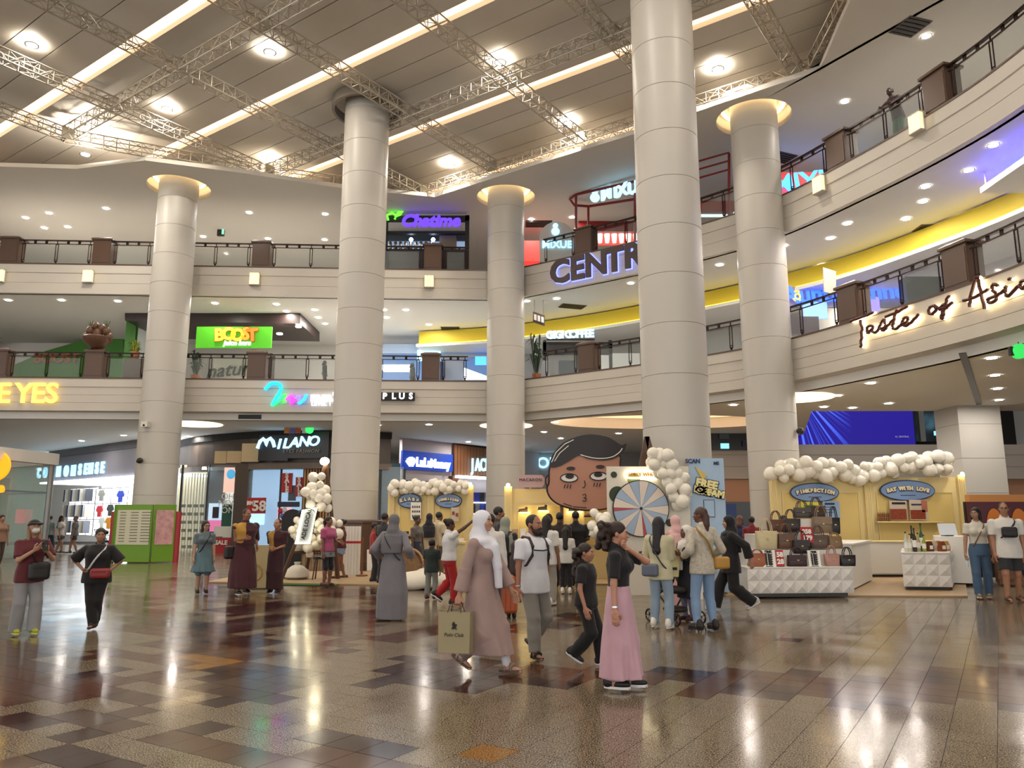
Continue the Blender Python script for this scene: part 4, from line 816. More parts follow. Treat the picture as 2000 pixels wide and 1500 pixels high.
for tx, u, v, sz in (('58', 506, 989, .62), ('RM', 489, 983, .22)):
    me = text_mesh(tx, sz, .01, .02); me.transform(facing(aty(u, v, 34.66), (0,-1,0))); me.materials.clear(); me.materials.append(M_ltr); link('letter', me, g, True)
b = MB(); pbox(486, 1003, 516, 1025, 34.9, .05, b); b.build('screen', glow('pale_screen', '#a8d4ff', 1.2), o, True)
b = MB(); pbox(542, 980, 584, 990, 34.8, .1, b); b.build('navy_band', mat('navy_band', '#14203c', .4), o, True)
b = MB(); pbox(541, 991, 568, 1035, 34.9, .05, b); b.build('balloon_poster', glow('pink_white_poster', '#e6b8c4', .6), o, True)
for u, v, c_ in ((548,998,'#c03048'),(556,996,'#e6e6f0'),(552,1008,'#5a78c8'),(560,1018,'#7ad0d8'),(549,1024,'#e8e0e8')):
    b = MB(); w = aty(u, v, 34.8); b.ell(w, (.12,.06,.13), 10, 8); b.build('printed_balloon', mat('pb_'+c_[1:], c_, .4), o, True, smooth=True)
b = MB(); pbox(563, 948, 578, 978, 34.85, .04, b); b.build('portrait_poster', mat('grey_portrait', '#52606e', .5), o, True)
b = MB(); pbox(437, 913, 458, 962, 35.2, .04, b); g = b.build('beauty_poster', glow('skin_poster', '#e8c0b0', .7), o, True)
b = MB(); w = aty(451, 926, 35.15); b.ell(w, (.2,.03,.22), 14, 8); b.build('printed_lens', glow('blue_iris', '#4aa0d0', .8), o, True)
for k, tx in enumerate(('OH', 'NEW', 'ON')):
    me = text_mesh(tx, .38, .01, .0); me.transform(facing(aty(445, 970+k*13.5, 35.15), (0,-1,0))); me.materials.clear(); me.materials.append(M_ltr); link('letter', me, o, True)
b = MB(); pbox(407, 983, 433, 1016, 35.5, .04, b); b.build('pale_blue_poster', glow('pale_blue_poster', '#bcd8ee', .7), o, True)
b = MB(); pbox(415, 990, 427, 1012, 35.45, .03, b); b.build('printed_figure', mat('printed_dark', '#3a3240', .6), o, True)
b = MB(); pbox(405, 1016, 431, 1038, 35.5, .04, b); b.build('pink_poster', glow('pink_poster', '#d070a0', .7), o, True)
b = MB(); pbox(433, 985, 452, 1030, 35.4, .04, b); b.build('green_poster', mat('bottle_green', '#1f5a48', .5), o, True)
b = MB(); pbox(418, 1028, 452, 1048, 35.3, .04, b); b.build('white_poster', MATS['lit_white_panel'], o, True)
b = MB(); pbox(421, 1050, 450, 1082, 35.2, .05, b); g = b.build('sale_board', M_sale, o, True)
me = text_mesh('SALE', .26, .01, .012); me.transform(facing(aty(432, 1060, 35.15), (0,-1,0))); me.materials.clear(); me.materials.append(M_ltr); link('letter', me, g, True)
b = MB(); pbox(346, 1082, 470, 1094, 35.6, .5, b); b.build('plinth', M_white, o, True)
for k in range(9):
    b = MB(); pbox(591+k*5.6, 905, 594.2+k*5.6, 1080, 34.5, .12, b); b.build('wood_slat', mat('oak_slat', '#b0834f', .5, noise=.1, nscale=10), o, True)
b = MB(); pbox(589, 905, 645, 1085, 34.8, .1, b); b.build('slat_backing', M_dark, o, True)
b = MB(); pbox(540, 997, 592, 1092, 36.5, .6, b); b.build('display_cabinet', mat('dark_cab', '#26282c', .4), o, True)
o = thing('hanging_sign_row', 'row of small coloured signs with a green disc above the MILANO letters', 'sign', aty(585, 842, 33.6))
for k, (u, c_) in enumerate(((560,'#d88a3a'),(571,'#6a78d0'),(582,'#d05a2a'),(595,'#e8e8e8'))):
    b = MB(); pbox(u-5, 836, u+5, 846, 33.5, .06, b); b.build('small_panel', mat('chip_%d' % k, c_, .5), o, True)
b = MB(); w = aty(604, 839, 33.45); b.cyl(w, w+Vector((0,.1,0)), .17, n=20); b.build('green_disc', glow('green_disc', '#2fc05a', 1.6), o, True)
b = MB(); b.bar(aty(556, 834, 33.55), aty(612, 834, 33.55), .05, .05); b.build('rail', M_dark, o, True)
for u in (562, 606):
    w = aty(u, 834, 33.55); b = MB(); b.cyl(w, (w.x, w.y, 5.45), .015, n=5); b.build('hanger', M_dark, o, True)
# money exchange and fashion shop on the receding wall
LA_, LB_ = Vector((-5.5, 38.0, 0)), Vector((1.6, 46.5, 0)); ld = (LB_-LA_).normalized(); ln = Vector((ld.y, -ld.x, 0))
def ml(u, v, off=0):
    x, y, k = ray(u, v); dirv = Vector((x, y, k)); cam0 = Vector((0,0,EYE)); P0 = LA_+ln*off; t = (P0-cam0).dot(ln)/dirv.dot(ln); return cam0+dirv*t
def lq(u0, v0, u1, v1, off, th, mb):
    a, c = ml(u0, v0, off), ml(u1, v0, off); lo = (ml(u0, v1, off).z+ml(u1, v1, off).z)/2; hi = (a.z+c.z)/2
    return mb.bar((a.x, a.y, (lo+hi)/2), (c.x, c.y, (lo+hi)/2), th, hi-lo)
b = MB(); b.bar(LA_+Vector((0,0,2.72)), LB_+Vector((0,0,2.72)), .2, 5.44); struct('wall_shop_row', b, mat('mauve_white_wall', '#cdc4c6', .6), 'pale wall behind the money exchange')
o = thing('money_exchange', 'money exchange shop under a blue LuLu Money signboard', 'shop', (ml(835, 1060).x, ml(835, 1060).y, 0))
b = MB(); lq(785, 884, 883, 919, .2, .12, b); b.build('sign_board', glow('royal_blue_board', '#1a3fa8', .45), o, True)
for u, v, tx, sz in ((828, 904, 'LuLu', .62), (860, 907, 'Money', .6)): lettering('letter', tx, sz, glow('white_blue_letters', '#e6f4ff', 1.5), facing(ml(u, v, .3), ln), o, ext=.03, bold=.03, sx=.86)
for k in range(6):
    a = -.5+k*.42; w = ml(803, 905, .3); b = MB(); x_ = -ln.cross(Vector((0,0,1))); b.tube([w+x_*(.12*math.cos(a+1.2)*-1)+Vector((0,0,-.15)), w+x_*(-.34*math.cos(a+.9))+Vector((0,0,.32*math.sin(a+.9)))], [.03, .07], 6); b.build('emblem_petal', MATS['white_blue_letters'], o, True)
b = MB(); lq(784, 940, 884, 960, .15, .1, b); b.build('window_header', mat('blue_header', '#2c4a78', .5), o, True)
b = MB(); lq(782, 950, 884, 1060, .12, .05, b); b.build('window_glow', glow('teller_window', '#8fc8e8', .7), o, True)
o = thing('menswear_shop', 'menswear shop with JACK in glowing letters on a brown slatted fascia', 'shop', (ml(930, 1060).x, ml(930, 1060).y, 0))
for k in range(16):
    b = MB(); lq(886+k*6.2, 868+k*.9, 891.4+k*6.2, 929, .25, .15, b); b.build('fascia_slat', M_wood, o, True)
b = MB(); lq(885, 868, 990, 930, .12, .1, b); b.build('fascia_back', mat('brown_back', '#3a261b', .6), o, True)
for ch, u in (('J', 923), ('A', 933), ('C', 943), ('K', 953), ('S', 963)): lettering('letter', ch, .95, M_ice, facing(ml(u, 909, .45), ln), o, ext=.04, bold=.02, sx=.62)
b = MB(); lq(887, 930, 985, 1062, -.05 , .05, b); b.build('interior_glow', mat('shop_inner', '#5a6068', .5, emit=.25, ecol='#9fb4d0'), o, True)
for r_ in range(4):
    b = MB(); lq(914, 981+r_*22, 985, 983+r_*22, .5, .5, b); b.build('shelf', glow('lit_shelf', '#e6f0ff', 1.2), o, True)
    for k in range(7):
        b = MB(); lq(916+k*9, 962+r_*22, 924+k*9, 980+r_*22, .5, .3, b); b.build('folded_stack', mat('stack_%d' % ((k+r_*2) % 5), ['#5a3f9a','#2a3f9c','#30303a','#8a8a94','#3f5ac0'][(k+r_*2) % 5], .8), o, True)
b = MB(); lq(880, 930, 892, 1062, .3, .3, b); b.build('brown_post', M_wood, o, True)
b = MB(); lq(893, 931, 985, 936, .6, .3, b); b.build('ceiling_lamp', glow('shop_lamp', '#f0f6ff', 3), o, True)
# far corridor wall right of the corner column
b = MB(); b.box((1.6, 46.5, 0), (14.4, 46.8, 5.45)); struct('wall_corridor', b, mat('grey_corridor', '#a8a5a6', .6), 'grey wall at the end of the corridor')
o = thing('blue_letter_sign', 'small ice-blue lettered sign on the far corridor wall', 'sign', aty(1075, 905, 46)); lettering('letter', 'OLES', .9, M_ice, facing(aty(1082, 905, 46.4), (0,-1,0)), o, ext=.03, bold=.02)
# far gallery with the video screen
b = MB(); b.box((8.2, 36, 3.35), (26, 36.4, 4.95)); FW = struct('wall_far_gallery', b, mat('warm_grey_band', '#b5ada4', .6), 'banded parapet of the far gallery')
for z in (3.9, 4.45):
    b = MB(); b.box((8.2, 35.99, z), (26, 36.01, z+.03)); b.build('groove', M_joint, FW, True)
b = MB(); b.box((8.2, 36.2, 0), (26, 36.5, 3.35)); struct('wall_under_gallery', b, mat('terracotta_wall', '#b98a6c', .6), 'terracotta wall under the far gallery')
b = MB(); b.box((8.2, 39.5, 3.3), (26, 39.7, 10)); struct('wall_far_back', b, M_dark, 'dark back wall of the far gallery')
b = MB(); b.box((8.2, 36.4, 4.6), (26, 39.5, 4.95)); struct('floor_far_gallery', b, M_slab, 'floor slab of the far gallery')
def screen_mat():
    m = bpy.data.materials.new('video_screen'); m.use_nodes = True; nt = m.node_tree; bs = nt.nodes['Principled BSDF']
    tc = nt.nodes.new('ShaderNodeTexCoord'); sep = nt.nodes.new('ShaderNodeSeparateXYZ'); nt.links.new(tc.outputs['Generated'], sep.inputs[0])
    dx = nt.nodes.new('ShaderNodeMath'); dx.operation = 'SUBTRACT'; dx.inputs[1].default_value = .27; nt.links.new(sep.outputs['X'], dx.inputs[0])
    dm = nt.nodes.new('ShaderNodeMath'); dm.operation = 'MULTIPLY'; dm.inputs[1].default_value = 3.6; nt.links.new(dx.outputs[0], dm.inputs[0])
    dz = nt.nodes.new('ShaderNodeMath'); dz.operation = 'SUBTRACT'; dz.inputs[1].default_value = 1.5; nt.links.new(sep.outputs['Z'], dz.inputs[0])
    an = nt.nodes.new('ShaderNodeMath'); an.operation = 'ARCTAN2'; nt.links.new(dm.outputs[0], an.inputs[0]); nt.links.new(dz.outputs[0], an.inputs[1])
    nz = nt.nodes.new('ShaderNodeTexNoise'); nz.noise_dimensions = '1D'; nz.inputs['Scale'].default_value = 17; nz.inputs['Detail'].default_value = 2; nt.links.new(an.outputs[0], nz.inputs['W'])
    r1 = nt.nodes.new('ShaderNodeMapRange'); r1.inputs[1].default_value = .53; r1.inputs[2].default_value = .62; nt.links.new(nz.outputs['Fac'], r1.inputs[0])
    r2 = nt.nodes.new('ShaderNodeMapRange'); r2.inputs[1].default_value = .62; r2.inputs[2].default_value = .42; nt.links.new(sep.outputs['X'], r2.inputs[0])
    mu = nt.nodes.new('ShaderNodeMath'); mu.operation = 'MULTIPLY'; nt.links.new(r1.outputs[0], mu.inputs[0]); nt.links.new(r2.outputs[0], mu.inputs[1])
    mx = nt.nodes.new('ShaderNodeMix'); mx.data_type = 'RGBA'; mx.inputs[6].default_value = rgb('#1a0f7a'); mx.inputs[7].default_value = rgb('#4a6cff'); nt.links.new(mu.outputs[0], mx.inputs[0])
    nt.links.new(mx.outputs[2], bs.inputs['Emission Color']); bs.inputs['Emission Strength'].default_value = 1.3; bs.inputs['Base Color'].default_value = (0,0,.02,1)
    return m
o = thing('video_screen', 'long blue video screen with light streaks above the far parapet', 'screen', aty(1660, 862, 36.6))
b = MB(); p0, p1 = aty(1470, 862, 36.5), aty(1782, 800, 36.5); b.box((p0.x, 36.5, 4.95), (p1.x, 36.6, 6.9)); b.build('display', screen_mat(), o, True)
b = MB(); b.box((p0.x-.1, 36.6, 4.9), (p1.x+.1, 36.75, 7.0)); b.build('housing', M_black, o, True)
lettering('letter', 'KL SENTRAL', .12, mat('white_print', '#fff'), facing(aty(1762, 853, 36.45), (0,-1,0)), o, ext=.005)
o = thing('dark_shop', 'dark glazed upper shop with glowing lamps right of the video screen', 'shop', aty(1830, 855, 36.6))
b = MB(); pbox(1783, 795, 1870, 862, 38, .1, b); b.build('window_back', mat('black_teal', '#12181c', .3), o, True)
b = MB(); pbox(1796, 795, 1806, 862, 36.8, .2, b); b.build('steel_post', MATS['grey_steel'], o, True)
rr = random.Random(9)
for k in range(14):
    b = MB(); b.ell(aty(rr.uniform(1835, 1868), rr.uniform(800, 832), 37.2), (.09,.09,.09), 8, 6); b.build('lamp_bulb', glow('icy_bulb', '#a8e6ff', 4), o, True)
b = MB(); pbox(1826, 842, 1850, 850, 37, .1, b); b.build('lit_sign', glow('icy_sign', '#7fd4ee', 1.6), o, True)
o = thing('dark_shop', 'dark shop with an ice-blue signboard between the two front columns', 'shop', aty(1425, 875, 36))
b = MB(); pbox(1385, 834, 1465, 842, 35.6, .1, b); b.build('sign_board', glow('ice_board', '#9fd8ee', 1.6), o, True)
b = MB(); pbox(1385, 842, 1465, 879, 35.8, .1, b); b.build('window', mat('black_teal', '#12181c'), o, True)
for u0, v0, u1, v1, nm in ((1405, 845, 1424, 857, 'grey_sc'), (1408, 866, 1424, 876, 'icy_sign'), (1450, 860, 1464, 872, 'navy_band')):
    b = MB(); pbox(u0, v0, u1, v1, 35.7, .05, b); b.build('lit_panel', MATS.get(nm) or mat(nm, '#4a5660', .4), o, True)
# dark openings under the far gallery
o = thing('dark_shopfront', 'dark shopfront under the terracotta wall beyond the free ice cream poster', 'shop', aty(1430, 1060, 36))
b = MB(); pbox(1385, 980, 1472, 1062, 36.0, .15, b); b.build('window', mat('black_glass', '#141316', .15), o, True)
b = MB(); pbox(1418, 984, 1438, 1010, 35.9, .05, b); b.build('blue_poster', mat('blue_stripes', '#2f4a86', .5), o, True)
# expansion joint and far right details
b = MB(); q = [atz(1866, 645, 5.6), atz(1880, 690, 5.44), atz(1912, 790, 5.44)]
b.bar((q[1].x, q[1].y, 5.44), (q[2].x, q[2].y, 5.44), .16, .03); struct('trim_10', b, M_dark, 'dark expansion joint in the ground-floor ceiling')
o = thing('exit_sign', 'round green lit exit sign at the right picture edge', 'sign', aty(1992, 685, 16.8))
b = MB(); w = aty(1994, 685, 16.8); b.cyl(w, w+Vector((0,.12,0)), .17, n=20); b.build('disc', glow('exit_green', '#35d05a', .9), o, True)
b = MB(); b.box((w.x-.22, w.y+.02, w.z-.1), (w.x-.1, w.y+.1, w.z+.1)); b.build('bracket', M_dark, o, True); b = MB(); b.cyl((w.x,w.y+.06,w.z+.17), (w.x,w.y+.06,5.45), .012, n=5); b.build('hanger', M_dark, o, True)
# ---------------------------------------------------------------- pop-up market
M_crm = mat('butter_panel', '#ecd79a', .55); M_crmd = mat('butter_panel_inner', '#e6cb80', .55); M_ply = mat('plywood_deck', '#a98e69', .55, noise=.1, nscale=5)
M_oval = mat('periwinkle_oval', '#7f9cc8', .45); M_navy = mat('navy_edge', '#26345e', .5); M_ivory = mat('ivory_letters', '#efe2bd', .5)
def sector(c, r, a0, a1, n=4): return [c]+[(c[0]+r*math.cos(a0+(a1-a0)*k/n), c[1]+r*math.sin(a0+(a1-a0)*k/n)) for k in range(n+1)]
def upright(poly, Y, th, mb):
    """2D (x, z) outline standing at depth Y, thickness th behind it"""
    m = MB(); m.prism(poly, 0, th); return mb.add([(x, Y+th-z, y) for x, y, z in m.v], m.f)
def ellipse(c, rx, rz, n=32): return [(c.x+rx*math.cos(2*PI*k/n), c.z+rz*math.sin(2*PI*k/n)) for k in range(n)]
def deck(name, px, label, m, z=.04):
    b = MB(); b.prism(G(*px) if isinstance(px[0][0], int) and px[0][0] > 40 else px, .002, z); o = b.build(name, m); tag(o, label, 'platform'); return o
deck('stall_deck', [(4.3, 15.95), (9.05, 15.75), (12.55, 21.9), (12.6, 22.7), (4.9, 22.7)], 'tan deck under the bag and sausage stalls', M_ply, .03)
deck('stall_deck', [(-.2, 18.6), (3.6, 18.6), (3.6, 20.6), (-.2, 20.6)], 'tan deck under the stall with the cartoon face', M_ply, .03)
deck('stall_deck', [(-7.4, 19.2), (-1.0, 18.0), (-1.0, 24.6), (-4.0, 24.6), (-4.0, 22.9), (-7.4, 22.9)], 'tan deck beside the tall column', M_ply, .03)
deck('green_mat', [(-5.75, 18.55), (-4.1, 18.3), (-4.0, 19.0), (-5.7, 19.1)], 'thin green mat in front of the easel', mat('green_mat', '#2f5a2a', .9), .02)
# booth builder
def oval_sign(o, u, v, Y, rx, rz, tx, sz, scallop=False):
    c = aty(u, v, Y)
    b = MB(); upright(ellipse(c, rx+.03, rz+.03), Y, .03, b); e = b.build('sign_edge', M_navy, o, True)
    b = MB(); upright(ellipse(c, rx, rz), Y-.02, .03, b); f = b.build('oval_sign', M_oval, o, True)
    for kk, ch in enumerate(tx):
        fx = (kk-(len(tx)-1)/2)/max(1, len(tx)-1)*2; x = c.x+fx*rx*.74; zz = c.z+.02+rz*.25*(1-fx*fx)-rz*.1
        if ch == ' ': continue
        me = text_mesh(ch, sz, .015, .012); me.transform(facing((x, Y-.04, zz), (0,-1,0), roll=-fx*.25)); me.materials.clear(); me.materials.append(M_ivory); link('letter', me, f, True)
        me = text_mesh(ch, sz, .004, .028); me.transform(facing((x+.008, Y-.025, zz-.01), (0,-1,0), roll=-fx*.25)); me.materials.clear(); me.materials.append(M_navy); link('letter_shadow', me, f, True)
    b = MB(); b.box((c.x-rx*.28, Y-.025, c.z-rz*.55), (c.x+rx*.28, Y-.02, c.z-rz*.48)); b.build('small_print', M_navy, f, True)
def booth(label, x0, x1, Y, H, nb_):
    o = thing('market_booth', label, 'stall', ((x0+x1)/2, Y, .03)); w = (x1-x0)/nb_
    for k in range(nb_):
        a, c = x0+k*w, x0+(k+1)*w
        b = MB(); b.box((a, Y, .03), (c, Y+.12, H)); b.build('back_panel', M_crm, o, True)
        b = MB(); b.box((a+.28, Y-.012, .9), (c-.28, Y, H-.45)); b.build('inset_panel', M_crmd, o, True)
        for (p, q) in (((a+.25, H-.45), (c-.25, H-.42)), ((a+.25, .87), (c-.25, .9))):
            b = MB(); b.box((p[0], Y-.035, p[1]), (q[0], Y, q[1])); b.build('moulding', M_crm, o, True)
        for x in (a+.25, c-.28):
            b = MB(); b.box((x, Y-.035, .9), (x+.03, Y, H-.45)); b.build('moulding', M_crm, o, True)
    for k in range(nb_+1):
        x = x0+k*w
        b = MB(); b.box((x-.1, Y-.1, .03), (x+.1, Y, H+.06)); b.build('pilaster', M_crm, o, True)
        for q in (-.05, 0, .05):
            b = MB(); b.box((x+q-.012, Y-.115, .1), (x+q+.012, Y-.1, H-.05)); b.build('flute', M_crm, o, True)
        b = MB(); b.lathe([(.05,0),(.06,.02),(.045,.1),(.001,.12)], 12, (x, Y-.16, H+.02)); lm = b.build('booth_lamp', glow('booth_lamp_glow', '#ffd98a', 16), o, True)
    return o
o = booth('cream two-bay booth with blue oval signs under white balloons at the right', 7.55, 13.0, 22.45, 2.72, 2)
oval_sign(o, 1591, 962, 22.35, .68, .25, 'PINKFECTION', .135); oval_sign(o, 1772, 958, 22.35, .77, .27, 'EAT WITH LOVE', .14)
def poster(o, nm, u0, v0, u1, v1, Y, m, parts=()):
    b = MB(); pbox(u0, v0, u1, v1, Y, .02, b); g = b.build(nm, m, o, True)
    for (a, c, d_, e, mm) in parts:
        b = MB(); pbox(a, c, d_, e, Y-.008, .008, b); b.build('print', mm, g, True)
    return g
M_meat = mat('sausage_print', '#8e3f26', .5, noise=.6, nscale=14); M_pale = mat('pale_print', '#cdbfae', .5); M_bluep = mat('sky_poster', '#8fb0d4', .5); M_yel = mat('lemon_poster', '#d8cf4a', .5)
poster(o, 'sausage_poster', 1738, 978, 1772, 1016, 22.3, M_pale, [(1739, 994, 1771, 1015, M_meat), (1742, 981, 1768, 985, M_dark)])
poster(o, 'sausage_poster', 1777, 976, 1812, 1016, 22.3, M_pale, [(1779, 996, 1808, 1014, M_meat), (1780, 984, 1800, 987, M_navy), (1800, 977, 1811, 1000, mat('fork_print', '#b5705a', .5))])
poster(o, 'blue_poster', 1608, 979, 1640, 1015, 22.3, M_bluep, [(1611, 982, 1630, 986, M_navy), (1611, 990, 1632, 991, M_navy), (1611, 995, 1632, 996, M_navy), (1611, 1000, 1628, 1001, M_navy)])
poster(o, 'yellow_poster', 1565, 980, 1600, 1008, 22.3, M_yel, [(1570, 986, 1592, 1003, mat('lime_print', '#7fae2e', .5))])
b = MB(); pbox(1714, 1018, 1842, 1021, 22.2, .24, b); b.build('wall_shelf', M_crm, o, True)
for r_ in range(2):
    for k in range(6):
        w = aty(1716+k*4.4, 1018-(r_*8), 22.28); b = MB(); b.lathe([(.028,0),(.03,.01),(.03,.09),(.012,.11),(.012,.13)], 8, w); g = b.build('sauce_bottle', mat('sauce_bottle', '#d8cfa8' if r_ else '#8a5a34', .4), None); tag(g, 'small sauce bottle on the booth shelf beside the sausage posters', 'bottle', 'sauce bottles on the shelf')
# faceted white plinths
M_fac = mat('faceted_white', '#e4e1dc', .35)
def facet_face(o, P, du, dv, R, C, nrm, off=.045):
    P, du, dv, nrm = Vector(P), Vector(du), Vector(dv), Vector(nrm).normalized(); b = MB(); a, c = du/C, dv/R
    e = .004
    b.add([(0,0,0), tuple(a), tuple(a+c), tuple(c), tuple(a*.5+c*.5+nrm*off)], [(0,1,4),(1,2,4),(2,3,4),(3,0,4)]); me = b.mesh('facet', M_fac)
    for r_ in range(R):
        for k in range(C): g = link('facet', me, o, True); g.location = P+a*k+c*r_
def plinth(name, label, base, R, h, z0=.1):
    """base: four ground corners (front-left, front-right, back-right, back-left)"""
    c = sum((Vector(p) for p in base), Vector((0,0)))/4; o = thing(name, label, 'counter', (c.x, c.y, .03))
    b = MB(); b.prism(base, z0, h); b.build('body', M_white, o, True)
    ins_ = [tuple(c+(Vector(p)-c)*.9) for p in base]; b = MB(); b.prism(ins_, .03, z0); b.build('recessed_foot', M_dark, o, True)
    for i in (0, 1):
        p, q = Vector(base[i]), Vector(base[i+1]); d = (q-p); n = (d.y, -d.x, 0); C = max(1, round(d.length/((h-z0)/R)))
        facet_face(o, (p.x, p.y, z0), (d.x, d.y, 0), (0, 0, h-z0), R, C, n)
    b = MB(); b.prism([tuple(c+(Vector(p)-c)*1.02) for p in base], h, h+.02); b.build('top', M_white, o, True)
    return o
plinth('bag_plinth', 'low white faceted plinth carrying the handbags', [(4.6, 15.42), (6.75, 15.62), (6.75, 16.9), (4.6, 16.7)], 2, .58)
plinth('food_plinth', 'white faceted counter carrying bottles and food packs', [(8.42, 17.0), (9.38, 16.85), (10.6, 18.9), (9.6, 19.3)], 3, .80)
o = thing('side_counter', 'plain white side counter behind the handbag plinth', 'counter', (7.4, 17.8, .03))
b = MB(); b.prism([(6.6, 16.95), (7.35, 17.0), (8.9, 19.5), (7.6, 20)], .06, .98); b.build('body', M_white, o, True); b = MB(); b.prism([(6.55, 16.9), (7.4, 16.95), (8.95, 19.5), (7.55, 20.05)], .98, 1.01); b.build('top', M_white, o, True); b = MB(); b.prism([(6.7, 17.1), (7.25, 17.1), (8.7, 19.4), (7.7, 19.9)], .03, .06); b.build('foot', M_dark, o, True)
o = thing('back_counter', 'white two-door cabinet counter below the booth shelf', 'counter', (10.7, 20.9, .03))
b = MB(); b.box((9.3, 20.7, .09), (12.2, 21.4, .92)); b.build('body', M_white, o, True); b = MB(); b.box((9.35, 20.75, .03), (12.15, 21.35, .09)); b.build('foot', M_dark, o, True); b = MB(); b.box((9.25, 20.65, .92), (12.25, 21.45, .95)); b.build('top', M_crm, o, True)
for k in range(2): b = MB(); b.box((9.34+k*1.42, 20.68, .12), (10.72+k*1.42, 20.7, .89)); b.build('cabinet_door', M_white, o, True)
o = thing('till_counter', 'tall white till counter with a tablet at the right end of the stall', 'counter', (11.0, 19.0, .03))
b = MB(); b.prism([(10.05, 18.6), (10.7, 18.3), (11.4, 19.6), (10.7, 19.9)], .06, 1.12); b.build('body', M_white, o, True); b = MB(); b.prism([(10.15, 18.65), (10.65, 18.4), (11.3, 19.55), (10.75, 19.8)], .03, .06); b.build('foot', M_dark, o, True)
o = thing('till_tablet', 'white tablet screen standing on the till counter', 'tablet', (10.5, 18.8, 1.12)); b = MB(); b.add([(-.21,0,.03),(.21,0,.03),(.21,.08,.3),(-.21,.08,.3),(-.21,.02,.02),(.21,.02,.02),(.21,.1,.29),(-.21,.1,.29)], [(0,1,2,3),(7,6,5,4),(0,4,5,1),(1,5,6,2),(2,6,7,3),(3,7,4,0)]); b.build('tablet', mat('tablet_white', '#dfe4ea', .25), o); b = MB(); b.box((-.1,-.02,0), (.1,.18,.02)); b.build('foot', M_dark, o); b = MB(); b.bar((0,.05,.01), (0,.09,.16), .05, .02); b.build('stand', M_dark, o)
o = thing('brown_crate', 'brown wooden crate beside the till counter', 'crate', (11.7, 18.9, .03)); b = MB(); b.prism([(11.35, 18.4), (11.75, 18.2), (12.15, 19.0), (11.75, 19.2)], .03, .95); b.build('body', mat('crate_brown', '#6d4a30', .6, noise=.15, nscale=6), o, True)
for z in (.2, .5, .8): b = MB(); b.bar((11.32, 18.38, z), (11.76, 18.16, z), .03, .1); b.build('slat', MATS['crate_brown'], o, True)
# food packs and bottles on the faceted counter
rb = random.Random(5)
def bottle(p, m, h, label, r=.04):
    b = MB(); b.lathe([(r*.9,0),(r,.01),(r,h*.6),(r*.4,h*.75),(r*.35,h*.97),(r*.4,h)], 12); o = thing('bottle', label, 'bottle', p, 0, 'bottles on the faceted counter'); b.build('body', m, o, smooth=True)
    b = MB(); b.lathe([(r*1.02,h*.2),(r*1.02,h*.5)], 12, cap=False); b.build('label_band', M_ltr, o); b = MB(); b.lathe([(r*.45,h*.95),(r*.45,h*1.03)], 10); b.build('cap', M_dark, o)
for k, (u, v, c_, h) in enumerate(((1771,1078,'#cfd4c8',.42),(1779,1078,'#d8d2b8',.38),(1783,1072,'#1c1a18',.55),(1788,1078,'#2a241c',.5),(1795,1076,'#b8a878',.4),(1801,1070,'#1f5a2c',.6),(1806,1078,'#8fa03c',.36))):
    w = aty(u, v, 17.2+.12*(k % 3)); bottle((w.x, w.y, .82), mat('bottle_%d' % k, c_, .2), h, ['clear bottle at the corner of the faceted counter','second clear bottle on the faceted counter','tall black bottle on the faceted counter','dark brown bottle on the faceted counter','straw-coloured bottle on the faceted counter','tallest, green bottle on the faceted counter','olive green squat bottle on the faceted counter'][k])
for k, (u, v, c_) in enumerate(((1816,1077,'#6a3a1e'),(1825,1077,'#d8cfc0'),(1832,1074,'#b87a3a'),(1840,1072,'#8e4a2a'),(1848,1068,'#c99a5a'),(1828,1070,'#3a2418'))):
    w = aty(u, v, 17.45+.18*(k % 3)); w.x = min(w.x, 9.75); o = thing('food_pack', ['dark brown food pouch','white food pouch','amber food pouch','rust-coloured food pouch','golden food pouch','nearly black food pouch'][k]+' standing on the faceted counter', 'food pack', (w.x, w.y, .82), .4, 'food packs on the faceted counter')
    b = MB(); b.add([(-.08,-.05,0),(.08,-.05,0),(.08,.05,0),(-.08,.05,0),(-.09,-.045,.1),(.09,-.045,.1),(.09,.045,.1),(-.09,.045,.1),(-.08,-.004,.22),(.08,-.004,.22),(.08,.004,.22),(-.08,.004,.22)], [(0,3,2,1),(0,1,5,4),(1,2,6,5),(2,3,7,6),(3,0,4,7),(4,5,9,8),(5,6,10,9),(6,7,11,10),(7,4,8,11),(8,9,10,11)]); b.build('pouch', mat('pouch_%d' % k, c_, .35), o); b = MB(); b.box((-.05,-.055,.05), (.05,-.05,.13)); b.build('label_patch', M_ltr, o)
